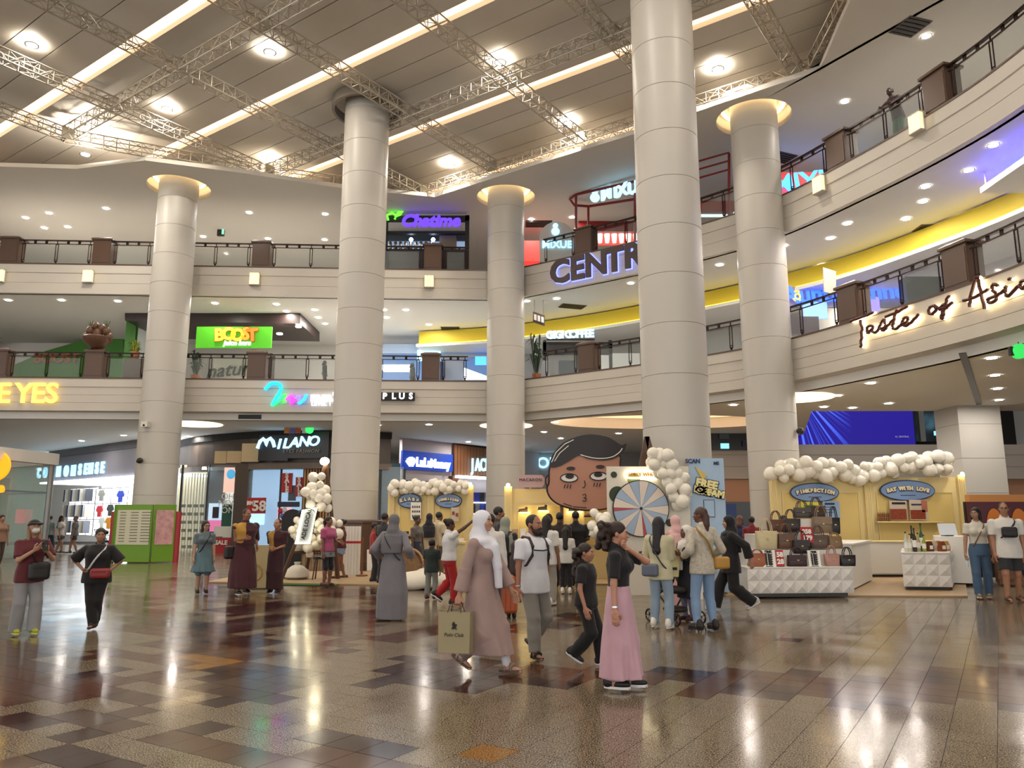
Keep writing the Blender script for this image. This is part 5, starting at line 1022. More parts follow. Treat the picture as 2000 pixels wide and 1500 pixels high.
# handbags
def handbag(label, u, v, z, w, h, d, m, style=0, rz=0, Y=None):
    p = aty(u, v, Y) if Y else atz(u, v, z); o = thing('handbag', label, 'handbag', (p.x, p.y, z), rz, 'handbags on the stall')
    b = MB(); t = 1.15 if style == 0 else .92; n = 14
    prof = [(w/2*(.94), d/2*.9, 0), (w/2, d/2, h*.06), (w/2*(1+(t-1)*.5), d/2*.95, h*.5), (w/2*t, d/2*.6, h*.96), (w/2*t*.97, d/2*.5, h)]
    vs = [];
    for rx, ry, zz in prof:
        for k in range(n):
            a = 2*PI*k/n; cx, cy = math.cos(a), math.sin(a); e = .45
            vs.append((rx*math.copysign(abs(cx)**e, cx), ry*math.copysign(abs(cy)**e, cy), zz))
    fs = [(i*n+k, i*n+(k+1)%n, (i+1)*n+(k+1)%n, (i+1)*n+k) for i in range(len(prof)-1) for k in range(n)]+[tuple(range(n-1,-1,-1)), tuple(range((len(prof)-1)*n, len(prof)*n))]
    b.add(vs, fs); b.build('body', m, o, smooth=50)
    for s in (-1, 1):
        b = MB(); hh = h*(.75 if style != 2 else .35); b.tube([(w*.28*math.cos(a), s*d*.28, h*.93+hh*math.sin(a)) for a in [PI*k/10 for k in range(11)]], .011, 6); b.build('handle', m, o, smooth=True)
    if style == 1: b = MB(); b.box((-w*.44, -d/2-.012, h*.55), (w*.44, -d/2*.7, h*.99)); b.build('flap', m, o)
    b = MB(); b.box((-.02, -d/2-.018, h*.52), (.02, -d/2*.8, h*.6)); b.build('clasp', mat('gold_clasp', '#b89a4a', .3, metal=.8), o)
def leather(c): return mat('leather_'+c[1:], c, .4, noise=.12, nscale=14)
BG = [('rust-orange box clutch at the end of the plinth',1474,.60,15.65,.36,.26,.14,'#9c5a3c',2),('dark burgundy flap bag on the lowest row',1550,.60,15.75,.40,.22,.16,'#34131a',1),('dusty pink little tote on the lowest row',1618,.60,15.85,.28,.24,.14,'#b08478',0),('small black tote at the end of the lowest row',1648,.60,15.85,.29,.22,.15,'#17161a',0),
 ('cream tote with tall handles on the second row',1494,.93,16.05,.40,.36,.18,'#cbbd95',0),('mid-brown boxy bag on the second row',1531,.93,16.1,.38,.30,.18,'#6b4a36',1),('black-brown bag below the price card',1560,.84,16.0,.36,.27,.16,'#2a2224',1),('taupe shoulder bag right of the price card',1594,.93,16.15,.38,.28,.18,'#5d4c42',0),('checked brown bag at the right of the second row',1626,.93,16.2,.3,.25,.15,'#84694c',2),
 ('chestnut bag on the third row behind the cream tote',1514,1.26,16.35,.34,.26,.16,'#5c3826',0),('charcoal bag in the middle of the third row',1543,1.26,16.4,.36,.28,.16,'#35302f',0),('camel slouchy bag on the third row',1603,1.24,16.4,.42,.34,.18,'#8d765e',1),('black tall bag at the right of the third row',1627,1.22,16.5,.22,.34,.14,'#1d1b1d',0),
 ('grey-brown bag on the top row under the oval sign',1566,1.55,16.55,.38,.22,.16,'#4d4542',1),('dark brown tote on the top row',1594,1.55,16.6,.36,.26,.16,'#43332b',0)]
for lb, u, z, Y, w, h, d_, c_, st in BG: handbag(lb, u, 1000, z, w, h, d_, leather(c_), st, 0, Y)
o = thing('bag_riser', 'white stepped riser under the upper rows of handbags', 'display riser', (5.8, 16.3, .6))
for k, (x0, x1, y0, y1, z1) in enumerate(((4.75, 6.7, 15.98, 16.85, .91), (5.0, 6.6, 16.27, 16.85, 1.22), (5.7, 6.5, 16.48, 16.85, 1.53))): b = MB(); b.box((x0, y0, .60), (x1, y1, z1)); b.build('step', M_white, o, True)
def card(label, u, v, Y, w, h, z, m, lines, tilt=.06):
    p = aty(u, v, Y); o = thing('price_card', label, 'sign', (p.x, Y, z)); b = MB(); b.add([(-w/2,0,0),(w/2,0,0),(w/2,tilt,h),(-w/2,tilt,h),(-w/2,.02,0),(w/2,.02,0),(w/2,tilt+.02,h),(-w/2,tilt+.02,h)], [(0,1,2,3),(7,6,5,4),(0,4,5,1),(1,5,6,2),(2,6,7,3),(3,7,4,0)]); b.build('card', m, o)
    b = MB(); b.box((-w*.3, .0, 0), (w*.3, .12, .012)); b.build('easel_foot', M_dark, o)
    for tx, fx, fz, sz, mm in lines: lettering('print', tx, sz, mm, facing((fx*w, fz*tilt-.008, fz*h), (0,-1,tilt/h*.9)), o, False, ext=.002, bold=.006)
M_pr = mat('black_print', '#1d1a1a', .6)
card('white card listing prices on the lowest bag row', 1503, 1100, 15.58, .25, .32, .60, M_ltr, [('PINK', 0, .9, .06, M_pr)]+[('3 for', 0, .72-.14*k, .07, M_pr) for k in range(5)])
card('red card with 58 and 28 beside the white list card', 1525, 1100, 15.6, .15, .32, .60, M_sale, [('58', 0, .72, .13, M_ltr), ('28', 0, .3, .13, M_ltr)])
card('second white price list between burgundy and pink bags', 1592, 1100, 15.7, .24, .31, .60, M_ltr, [('PINK', 0, .9, .05, M_pr)]+[('2 for', 0, .72-.14*k, .065, M_pr) for k in range(5)])
card('red price card 258 and 179 in the middle of the handbags', 1577, 1040, 16.0, .25, .32, 1.05, M_sale, [('258', 0, .7, .12, M_ltr), ('179', 0, .3, .13, M_ltr)])
o = thing('card_post', 'thin post holding up the red 258 price card', 'stand', (aty(1577, 1040, 16.05).x, 16.04, .91)); b = MB(); b.cyl((0,0,.0), (0,0,.15), .01, n=8); b.lathe([(.05,0),(.05,.01),(.012,.015)], 12); b.build('post', M_dark, o)
# ---------------------------------------------------------------- stall with the cartoon face
o = booth('cream booth wall with lit shelves behind the cartoon face', -.1, 3.3, 20.2, 2.3, 2)
for k, (u0, u1, v) in enumerate(((1015, 1036, 1000), (1052, 1072, 998), (1108, 1138, 999))):
    b = MB(); pbox(u0, v, u1, v+2, 19.95, .25, b); b.build('lit_shelf', glow('shelf_glow', '#ffe9a8', 5), o, True)
for k, (u, v, c_) in enumerate(((1060, 996, '#241c1a'), (1022, 1000, '#5a3a30'), (1120, 998, '#3c2f2a'), (1150, 1010, '#8a6a58'))):
    w = aty(u, v, 20.05); t2 = thing('display_shoe', ['black shoe on the lit shelf left of the cartoon face', 'brown shoe on the leftmost lit shelf', 'dark shoe on the lit shelf under the chin', 'tan shoe near the white balloons'][k], 'shoe', (w.x, w.y, w.z)); b = MB(); b.tube([(-.12,0,.04),(-.04,0,.045),(.06,0,.05),(.11,0,.06)], [.03,.04,.045,.04], 8); b.build('upper', mat('shoe_'+c_[1:], c_, .4), t2, smooth=True); b = MB(); b.box((-.14,-.04,0), (.13,.04,.015)); b.build('sole', M_dark, t2); b = MB(); b.cyl((.08,0,.07), (.08,0,.13), .035, .03, n=8); b.build('ankle', mat('shoe_'+c_[1:], c_), t2)
o = thing('pink_sign', 'pale pink eight-sided sign MACARON left of the cartoon face', 'sign', aty(1036, 952, 19.9))
c = aty(1036, 940, 19.9); b = MB(); hw, hh = .36, .16; upright([(c.x-hw, c.z-hh*.5), (c.x-hw*.8, c.z-hh), (c.x+hw*.8, c.z-hh), (c.x+hw, c.z-hh*.5), (c.x+hw, c.z+hh*.5), (c.x+hw*.8, c.z+hh), (c.x-hw*.8, c.z+hh), (c.x-hw, c.z+hh*.5)], 19.85, .05, b); b.build('board', mat('blush_board', '#c9a8a4', .5), o, True); lettering('letter', 'MACARON', .11, M_pr, facing((c.x, 19.84, c.z+.03), (0,-1,0)), o, ext=.005, space=1.1); b = MB(); b.box((c.x-.02, 19.9, 2.3), (c.x+.02, 20.2, c.z)); b.build('bracket', M_crm, o, True)
def ff(X, Y): return 1000+X/4.545, 820+Y/4.545
YF = 19.3
o = thing('face_cutout', 'giant cartoon face cutout with black hair above the stall', 'cutout', aty(1140, 998, YF))
def fpoly(pts, Y, th, nm, m, par):
    b = MB(); P = []
    for X, Yp in pts: w = aty(*ff(X, Yp), YF); P.append((w.x, w.z))
    upright(P, Y, th, b); return b.build(nm, m, par, True)
def fline(pts, r, nm, m, par, Y=YF-.075):
    w = [aty(*ff(X, Yp), YF) for X, Yp in pts]; b = MB(); b.tube([(q.x, Y, q.z) for q in w], r, 6); return b.build(nm, m, par, True)
def sm(pts, n=4): return [tuple(q) for q in smooth_curve(pts, n)]
M_skin_c = mat('cutout_skin', '#c08a72', .5); M_ink = mat('ink_black', '#1a1615', .5)
FO = sm([(345,380),(328,450),(326,560),(310,600),(318,655),(360,715),(440,762),(560,795),(700,803),(850,785),(940,730),(980,650),(985,560),(965,470),(958,390),(940,310),(700,280),(450,300),(345,380)])[:-1]
fpoly(FO, YF-.04, .1, 'face', M_skin_c, o); fline(FO+[FO[0]], .022, 'outline', M_ink, o, YF-.045)
EA = [(322+24*math.cos(a), 542+48*math.sin(a)) for a in [2*PI*k/20 for k in range(20)]]; e = fpoly(EA, YF, .06, 'ear', M_skin_c, o); fline(EA[4:17], .016, 'outline', M_ink, o, YF-.01)
HA = sm([(332,418),(338,360),(375,285),(450,208),(570,153),(700,132),(830,150),(915,192),(955,222),(985,222),(1012,213),(1000,262),(955,315),(895,347),(820,362),(740,358),(660,343),(590,318),(500,370),(430,408),(375,424),(332,418)])[:-1]
fpoly(HA, YF-.075, .05, 'hair', mat('hair_black_paint', '#231d1c', .45), o)
fline([(375,370),(420,300),(500,232)], .012, 'hair_highlight', M_ltr, o, YF-.08); fline([(350,380),(390,290),(470,215),(545,180)], .012, 'hair_highlight', M_ltr, o, YF-.08); fline(sm([(605,312),(700,338),(800,345),(890,330),(950,290),(975,255)]), .013, 'hair_highlight', M_ltr, o, YF-.08)
for ex, ey, px_ in ((505, 517, 510), (765, 502, 762)):
    al = [(ex+76*math.cos(a), ey+36*math.sin(a)*(1.0 if math.sin(a) > 0 else 1.05)) for a in [2*PI*k/24 for k in range(24)]]
    fpoly(al, YF-.06, .02, 'eye_white', M_ltr, o); fline(al+[al[0]], .013, 'eyelid_line', M_ink, o, YF-.07)
    fpoly([(px_+38*math.cos(a), ey-14+22*math.sin(a)) for a in [2*PI*k/16 for k in range(16)]], YF-.07, .01, 'pupil', M_ink, o)
    fpoly([(ex+16+40*math.cos(a), ey-84+17*math.sin(a)) for a in [2*PI*k/16 for k in range(16)]], YF-.06, .02, 'eyebrow', mat('brow_brown', '#33201a', .5), o)
    for k in range(3): fline([(ex-35+k*26, ey+58), (ex-44+k*26, ey+92)], .011, 'blush_line', M_ink, o)
fline(sm([(640,540),(648,575),(640,598),(622,604)]), .011, 'nose_line', M_ink, o); fline(sm([(622,668),(650,662),(650,690),(632,694),(656,700),(648,722),(622,718)]), .011, 'mouth_line', M_ink, o); fline([(455,742),(530,768)], .011, 'chin_line', M_ink, o); fline([(540,772),(660,780)], .011, 'chin_line', M_ink, o)
for x in (1.2, 2.4): b = MB(); b.box((x, YF+.06, .03), (x+.08, YF+.14, 2.6)); b.build('support_post', M_wood, o, True)
# wheel of fortune
YW = 16.2
o = thing('prize_wheel_stand', 'white board with a blue and cream prize wheel in front of the widest column', 'prize wheel', (2.9, YW, 0))
b = MB(); p0, p1 = aty(1185, 911, YW), aty(1345, 911, YW); b.box((p0.x, YW, 0), (p1.x, YW+.1, p0.z)); b.build('board', mat('ivory_board', '#dcd6c6', .5), o, True)
c = aty(1252, 993, YW-.08); R = .565; M_wb = mat('wheel_blue', '#9fb3cc', .5); M_wc = mat('wheel_cream', '#e0d2c2', .5); M_wr = mat('wheel_red', '#b5484c', .5)
secs = []; a = .12
seq = [(.36,M_wb),(.36,M_wc),(.36,M_wb),(.36,M_wc),(.36,M_wb),(.36,M_wc),(.36,M_wb),(.36,M_wc),(.12,M_wr),(.40,M_wb),(.36,M_wc),(.36,M_wb),(.36,M_wc),(.12,M_wr),(.36,M_wb),(.36,M_wc),(.36,M_wb),(.36,M_wc)]
tot = sum(x for x, _ in seq)
wh = MB(); wh.lathe([(.001,0),(R+.02,0),(R+.02,.05),(.001,.05)], 48, cap=False); mtx = Matrix.Translation((c.x, YW-.02, c.z)) @ Matrix.Rotation(PI/2, 4, 'X'); wh.v = [tuple(mtx @ Vector(q)) for q in wh.v]; wheel = wh.build('wheel', M_ink, o, True)
for k, (da, m) in enumerate(seq):
    da = da*2*PI/tot; b = MB(); upright(sector((c.x, c.z), R, a+.008, a+da-.008, 5), YW-.085, .015, b); b.build('wheel_sector', m, wheel, True); a += da
b = MB(); b.cyl((c.x, YW-.12, c.z), (c.x, YW-.08, c.z), .03, n=14); b.build('hub', M_ink, wheel, True)
for k, (u, v, r, m) in enumerate(((1199,927,6,'#2e3a1e'),(1206,966,16,'#2a3a1c'),(1305,946,9,'#232018'),(1308,1021,7,'#26321a'),(1238,936,12,'#6f7a34'))):
    w = aty(u, v, YW-.01); b = MB(); b.cyl((w.x, YW-.015, w.z), (w.x, YW, w.z), r*YW/1500, n=24); b.build('green_dot', mat('dot_%d' % k, m, .6), o, True)
w = aty(1255, 927, YW-.06); pill = [(w.x+sx*.27+.07*math.cos(a), YW-.05, w.z+.07*math.sin(a)) for sx, a0 in ((1,-PI/2),(-1,PI/2)) for a in [a0+PI*k/8 for k in range(9)]]
b = MB(); b.tube(pill, .018, 6, True); b.build('neon_border', glow('warm_neon', '#fff0c8', 8), o, True); lettering('letter', 'LUCKY WHEEL', .1, mat('gold_print', '#b8863a', .4), facing((w.x, YW-.04, w.z), (0,-1,0)), o, ext=.01, bold=.004)
o = thing('timber_frame', 'brown timber A-frame rising behind the prize wheel board', 'frame', (3.0, 16.4, 0))
ap = aty(1263, 853, 16.42)
for (ex, w0, w1) in ((3.62, .1, .34), (2.3, .1, .34)): b = MB(); b.add([(ap.x-w0/2,16.36,ap.z),(ap.x+w0/2,16.36,ap.z),(ex+w1/2,16.36,0),(ex-w1/2,16.36,0),(ap.x-w0/2,16.46,ap.z),(ap.x+w0/2,16.46,ap.z),(ex+w1/2,16.46,0),(ex-w1/2,16.46,0)], [(0,1,2,3),(7,6,5,4),(0,4,5,1),(1,5,6,2),(2,6,7,3),(3,7,4,0)]); b.build('leg', mat('dark_timber', '#54382a', .5, noise=.2, nscale=8), o, True)
b = MB(); b.box((2.35, 16.37, .5), (3.6, 16.45, .62)); b.build('crossbar', MATS['dark_timber'], o, True)
# ice cream poster
o = thing('ice_cream_poster', 'pale blue FREE ICE CREAM poster board beside the widest column', 'poster', (4.2, 16.25, 0))
p0, p1 = aty(1345, 895, 16.3), aty(1411, 895, 16.3); b = MB(); b.box((p0.x, 16.3, .05), (p1.x+.02, 16.34, p0.z)); b.build('board', mat('pale_blue_board', '#a9c3dd', .45), o, True)
for x in (p0.x+.1, p1.x-.1): b = MB(); b.box((x-.03, 16.15, 0), (x+.03, 16.6, .05)); b.build('foot', M_dark, o, True)
P_ = lambda u, v: aty(u, v, 16.28)
lettering('letter', 'SCAN', .12, M_navy, facing(P_(1353, 901), (0,-1,0)), o, ext=.004, bold=.006); lettering('letter', 'ME', .09, M_navy, facing(P_(1399, 905), (0,-1,0)), o, ext=.004, bold=.004)
w = [P_(u, v) for u, v in ((1357,911),(1372,938),(1381,929))]; b = MB(); upright([(q.x, q.z) for q in w], 16.27, .02, b); b.build('cone_print', mat('cone_yellow', '#d8bc5a', .5), o, True)
for k, (tx, u, v, sz) in enumerate((('FREE', 1380, 946, .22), ('ICE', 1368, 957, .19), ('CREAM', 1386, 962, .19))):
    lettering('letter', tx, sz, mat('yellow_bubble', '#f3e7a0', .5), facing(P_(u, v)+Vector((0,-.01,0)), (0,-1,0), roll=-.2), o, ext=.008, bold=.014); lettering('letter_edge', tx, sz, M_navy, facing(P_(u, v), (0,-1,0), roll=-.2), o, ext=.003, bold=.03)
b = MB(); q0, q1 = P_(1374, 976), P_(1397, 1010); b.box((q0.x, 16.285, q1.z), (q1.x, 16.3, q0.z)); g = b.build('print_frame', M_navy, o, True); b = MB(); b.box((q0.x+.012, 16.28, q1.z+.012), (q1.x-.012, 16.286, q0.z-.012)); b.build('blank_panel', mat('pale_blue_board', '#a9c3dd'), g, True)
w = P_(1400, 947); b = MB(); upright([(w.x-.05, w.z), (w.x, w.z+.06), (w.x+.06, w.z+.02), (w.x+.02, w.z-.02), (w.x+.03, w.z-.07), (w.x-.02, w.z-.03)], 16.27, .02, b); b.build('arrow_print', M_navy, o, True)
o = thing('white_table', 'white pedestal table in front of the ice cream poster', 'table', (3.45, 15.55, 0)); b = MB(); b.box((3.2, 15.3, .96), (3.75, 15.8, 1.0)); b.build('tabletop', M_white, o, True); b = MB(); b.box((3.25, 15.35, 0), (3.7, 15.75, .96)); b.build('panel_base', M_white, o, True)
# ---------------------------------------------------------------- left booth and easel
o = booth('cream two-bay booth under white balloons behind the shoppers', -3.75, -1.3, 24.2, 2.5, 2)
oval_sign(o, 800, 978, 24.1, .34, .2, 'KLABS', .12); oval_sign(o, 876, 978, 24.1, .39, .2, 'SUNKISSED', .085)
poster(o, 'earring_poster', 802, 981, 822, 1016, 24.0, M_ltr, [(805+k*4.2, 988+r_*9, 807.5+k*4.2, 992+r_*9, M_pr) for k in range(4) for r_ in range(3)]); poster(o, 'product_poster', 881, 991, 896, 1018, 24.0, M_pale, [(883, 999, 888, 1006, M_meat), (890, 1002, 895, 1009, M_meat)])
for k, (x0, x1, Y, z) in enumerate(((-3.5, -2.6, 22.2, .85), (-2.4, -1.3, 22.0, .85), (-.9, .4, 19.4, .95))):
    o = thing('display_table', ['cream display table at the left end of the left booth', 'cream display table at the right end of the left booth', 'cream display table left of the face stall'][k], 'table', ((x0+x1)/2, Y, .03)); b = MB(); b.box((x0, Y-.4, z), (x1, Y+.4, z+.05)); b.build('tabletop', M_crm, o, True); b = MB(); b.box((x0+.04, Y-.36, .03), (x1-.04, Y+.36, z)); b.build('skirt', mat('cream_cloth', '#dccfa6', .8), o, True)
    rr = random.Random(k+20)
    for j in range(6):
        xx = x0+.12+(x1-x0-.24)*j/5; hh = rr.uniform(.1, .3); nm = ['brown', 'pale', 'red', 'black', 'tan', 'white'][j]
        g = thing('product_box', '%s product box on %s' % (nm, ['the left table of the left booth', 'the right table of the left booth', 'the table left of the face stall'][k]), 'box', (xx, Y-.15, z+.05), rr.uniform(-.4, .4)); b = MB(); b.box((-.07,-.05,0), (.07,.05,hh)); b.build('carton', mat('carton_'+nm, ['#6b4630','#d9d0c0','#9a3a34','#2a2626','#b8926a','#ece8e2'][j], .5), g); b = MB(); b.box((-.05,-.056,hh*.3), (.05,-.05,hh*.7)); b.build('label_patch', M_ltr if j % 2 else M_dark, g)
YE = 19.6
o = thing('sign_easel', 'tall dark timber easel with a glowing tilted sign left of the tall column', 'easel', (-5.0, YE, 0)); M_tim = MATS['dark_timber']
ap = aty(637, 905, YE)
for q in ((-5.55, 18.9, 0), (-4.42, 20.1, 0), (-5.4, 20.6, 0)): b = MB(); b.bar(ap, q, .07, .07); b.build('leg', M_tim, o, True)
for f in (.5, .75): b = MB(); b.bar(ap.lerp(Vector((-5.55, 18.9, 0)), f), ap.lerp(Vector((-4.42, 20.1, 0)), f), .05, .05); b.build('crossbar', M_tim, o, True)
b = MB(); b.ell(aty(634, 901, YE-.1), (.12,.1,.1), 12, 8); b.build('top_lamp', glow('easel_lamp', '#fff1c8', 40), o, True)
cs = [aty(u, v, 18.95+(1062-v)/1062*2.2) for u, v in ((592,997),(619,992),(605,1061),(578,1062))]
b = MB(); b.add([tuple(q) for q in cs]+[tuple(q+Vector((0,.05,0))) for q in cs], [(0,1,2,3),(7,6,5,4),(0,4,5,1),(1,5,6,2),(2,6,7,3),(3,7,4,0)]); b.build('sign_panel', mat('misty_panel', '#9ba3ad', .3), o, True)
b = MB(); b.tube([q+Vector((0,-.03,0)) for q in cs], .022, 6, True); b.build('light_border', glow('border_light', '#fff2cc', 9), o, True)
mid = sum(cs, Vector())/4; upv = ((cs[0]+cs[1])/2-(cs[2]+cs[3])/2).normalized(); me = text_mesh('MADE LOCAL', .14, .005, .003); me.transform(facing(mid+Vector((0,-.05,0)), (0,-1,.0), roll=PI/2-.18)); me.materials.clear(); me.materials.append(M_pr); link('letter', me, o, True)
b = MB(); b.tube([mid+Vector((.22*math.cos(a)-.0, -.05, .28+.15*math.sin(a))) for a in [PI*k/8 for k in range(9)]], .01, 5); b.build('arch_print', M_pr, o, True)
# ---------------------------------------------------------------- balloons
def balloon_mesh(m):
    b = MB(); n = 14; prof = [(.001, -1.12), (.1, -1.1), (.03, -1.0), (.32, -.88), (.62, -.66), (.86, -.35), (.98, 0), (.94, .35), (.76, .66), (.45, .89), (.001, 1.0)]; b.lathe(prof, n, cap=False); return b.mesh('balloon', m, True)
M_bal = mat('ivory_latex', '#efe9da', .25, coat=.3); BM = balloon_mesh(M_bal); rbal = random.Random(11)
def balloons(path, Y, n, r, spread, label, grp):
    P = [aty(u, v, Y) for u, v in path]; done = []
    L = [0]
    for a, c in zip(P, P[1:]): L.append(L[-1]+(c-a).length)
    tries = 0
    while len(done) < n and tries < n*40:
        tries += 1; s = rbal.uniform(0, L[-1]); i = max(j for j in range(len(L)-1) if L[j] <= s); f = (s-L[i])/max(1e-6, L[i+1]-L[i]); q = P[i].lerp(P[i+1], f)
        q = q+Vector((rbal.uniform(-1,1), rbal.uniform(-1,1)*.8, rbal.uniform(-1,1)))*spread; rr_ = r*rbal.uniform(.75, 1.15)
        if any((q-c).length < .58*(rr_+k) for c, k in done): continue
        done.append((q, rr_)); o = link('balloon', BM); o.location = q; o.scale = (rr_,)*3; o.rotation_euler = (rbal.uniform(-1,1)*1.3, rbal.uniform(-1,1)*1.3, rbal.uniform(0,6)); tag(o, label, 'balloon', grp)
balloons([(1516,925),(1545,918),(1590,918),(1640,918),(1672,930)], 22.3, 36, .2, .2, 'ivory balloon in the garland above the PINKFECTION sign', 'balloons above the first right booth sign')
balloons([(1695,925),(1740,912),(1780,908),(1815,905),(1845,908)], 22.3, 36, .2, .2, 'ivory balloon in the garland above the EAT WITH LOVE sign', 'balloons above the second right booth sign')
balloons([(1282,895),(1300,910),(1318,930),(1325,955),(1330,975)], 16.05, 32, .15, .16, 'ivory balloon in the arch on the prize wheel board', 'balloons on the prize wheel')
balloons([(1172,1005),(1180,1020),(1165,1040),(1195,1030)], 15.9, 12, .13, .14, 'ivory balloon in the cluster left of the prize wheel', 'balloons left of the prize wheel')
balloons([(770,956),(800,952),(840,950),(880,952),(910,952)], 24.0, 40, .15, .15, 'ivory balloon in the garland above the left booth', 'balloons above the left booth')
balloons([(618,945),(612,965),(625,985)], 19.4, 18, .14, .2, 'ivory balloon at the top of the easel', 'balloons at the top of the easel')
balloons([(600,1075),(620,1060),(625,1030),(655,1030)], 19.3, 22, .13, .16, 'ivory balloon at the lower right of the easel sign', 'balloons around the easel sign')
balloons([(580,1020),(578,1050),(590,1080)], 19.4, 10, .11, .1, 'ivory balloon along the left edge of the easel sign', 'balloons left of the easel sign')
for u, v in ((1325, 1022), (1327, 1050), (1350, 1040)): pass
# ---------------------------------------------------------------- odds and ends on the floor
o = thing('floor_directory', 'green and white floor map wrapped round the left column foot', 'directory', (-13.35, 28.0, 0))
FP = [(-13.95, 27.7), (-12.55, 27.45), (-12.1, 27.9), (-12.1, 29.2), (-14.3, 29.2), (-14.3, 28.2)]
M_gp = mat('map_green', '#6d9a26', .5); M_mp = mat('map_paper', '#cfcdb4', .5)
for (a, c, nm) in (((-14.0, 27.62), (-12.62, 27.38), 'map'), ((-12.58, 27.4), (-12.02, 27.85), 'poster'), ((-14.3, 28.05), (-14.05, 27.66), 'side')):
    b = MB(); b.bar((a[0], a[1], 1.03), (c[0], c[1], 1.03), .06, 1.98); pn = b.build('green_panel', M_gp, o, True)
    d = (Vector(c)-Vector(a)).normalized(); n = Vector((d.y, -d.x))*.04
    if nm != 'side':
        b = MB(); b.bar((a[0]+n.x+d.x*.06, a[1]+n.y+d.y*.06, 1.23), (c[0]+n.x-d.x*.06, c[1]+n.y-d.y*.06, 1.23), .02, 1.2); s_ = b.build('map_sheet' if nm == 'map' else 'poster_sheet', M_mp if nm == 'map' else mat('pink_flyer', '#c99a9a', .5, noise=.5, nscale=6), pn, True)
        if nm == 'map':
            for k in range(11):
                for j in range(3):
                    f0 = .12+j*.3; p = Vector(a).lerp(Vector(c), f0); q = Vector(a).lerp(Vector(c), f0+.16+.05*((k*3+j) % 3)); b = MB(); b.bar((p.x+n.x*1.4, p.y+n.y*1.4, 1.75-k*.1), (q.x+n.x*1.4, q.y+n.y*1.4, 1.75-k*.1), .006, .022); b.build('text_line', mat('olive_print', '#5d5d48', .6), s_, True)
for x, y in ((-14.38, 28.15), (-11.95, 27.9)): b = MB(); b.box((x-.08, y-.05, 0), (x+.08, y+.1, 1.78)); b.build('red_fin', mat('red_fin', '#a8222c', .4), o, True)
for (x, y, z, c_, lb, dk) in ((-13.5, 28.2, 4.95, '#d8d4ca', 'white box camera on the column with the map', 0), (-13.62, 28.18, 3.62, '#1a1818', 'black dome camera on the column with the map', 1), (8.65, 22.98, 4.12, '#1a1818', 'black dome camera on the column near the script sign', 1)):
    o = thing('security_camera', lb, 'camera', (x, y, z)); b = MB()
    if dk: b.ell((0,-.02,0), (.11,.11,.11), 14, 10)
    else: b.box((-.12,-.2,-.1), (.12,.05,.1))
    b.build('housing', mat('cam_'+c_[1:], c_, .3), o); b = MB(); b.cyl((0,-.1,-.02), (0,-.21,-.05), .04, n=10); b.build('lens', M_black, o)
o = thing('bean_bag', 'large white bean bag on the floor behind the grey robed woman', 'bean bag', (-2.0, 17.6, 0))
b = MB(); b.lathe([(.35,0),(.55,.06),(.6,.18),(.5,.36),(.3,.5),(.1,.56),(.04,.6)], 18); b.v = [(x*1.25, y*.8, z*.75+.03*math.sin(9*x)) for x, y, z in b.v]; b.build('cushion', mat('white_canvas', '#d8d2c4', .8, bump=.4, nscale=5), o, smooth=70); b = MB(); b.tube([(-.1,0,.44),(-.05,0,.52),(.08,0,.52),(.12,0,.45)], .02, 6); b.build('handle', M_wood, o, smooth=True)
o = thing('wicker_hoop', 'round wicker hoop seat behind the bean bag', 'seat', (-2.5, 18.8, .03)); b = MB(); b.tube([(.38*math.cos(a), .1*math.sin(a), .42+.38*math.sin(a)) for a in [2*PI*k/24 for k in range(24)]], .03, 8, True); b.build('hoop', mat('cane', '#b08350', .5), o, smooth=True); b = MB(); b.lathe([(.001,0),(.3,0),(.34,.05)], 20, cap=False); m = Matrix.Translation((0,.05,.42)) @ Matrix.Rotation(PI/2, 4, 'X'); b.v = [tuple(m @ Vector(q)) for q in b.v]; b.build('woven_back', mat('woven_cane', '#8a6a48', .7, noise=.4, nscale=30), o)
for k in (-1, 1): b = MB(); b.cyl((k*.22,0,.1), (k*.3,.1,-.0), .02, n=8); b.build('leg', mat('cane', '#b08350'), o)
o = thing('black_standee', 'tall black rounded standee left of the easel', 'standee', (-5.75, 20.4, .0)); b = MB(); P = [(-.28, 0), (.28, 0), (.28, 1.5)]+[(.28*math.cos(a), 1.5+.28*math.sin(a)) for a in [PI*k/10 for k in range(1, 10)]]+[(-.28, 1.5)]; upright(P, 0, .06, b); b.build('panel', M_black, o); b = MB(); b.box((-.25,-.2,0), (.25,.3,.03)); b.build('foot', M_dark, o)
o = thing('wooden_stool', 'dark wooden stool under the easel balloons', 'stool', (-4.85, 19.9, .03)); b = MB(); b.lathe([(.18,.5),(.19,.52),(.18,.56),(.02,.57)], 18); b.build('seat', M_dark, o, smooth=True)
for k in range(4): a = PI/4+k*PI/2; b = MB(); b.cyl((.13*math.cos(a), .13*math.sin(a), .5), (.2*math.cos(a), .2*math.sin(a), 0), .018, n=8); b.build('leg', M_tim, o)
o = thing('white_sack', 'white cloth sack lying beside the stool', 'sack', (-5.45, 20.0, .03)); b = MB(); b.lathe([(.2,0),(.32,.06),(.3,.2),(.15,.32),(.05,.36)], 14); b.build('cloth', mat('white_canvas', '#d8d2c4'), o, smooth=70); b = MB(); b.lathe([(.06,.34),(.09,.42)], 10); b.build('tied_top', mat('white_canvas', '#d8d2c4'), o, smooth=True)
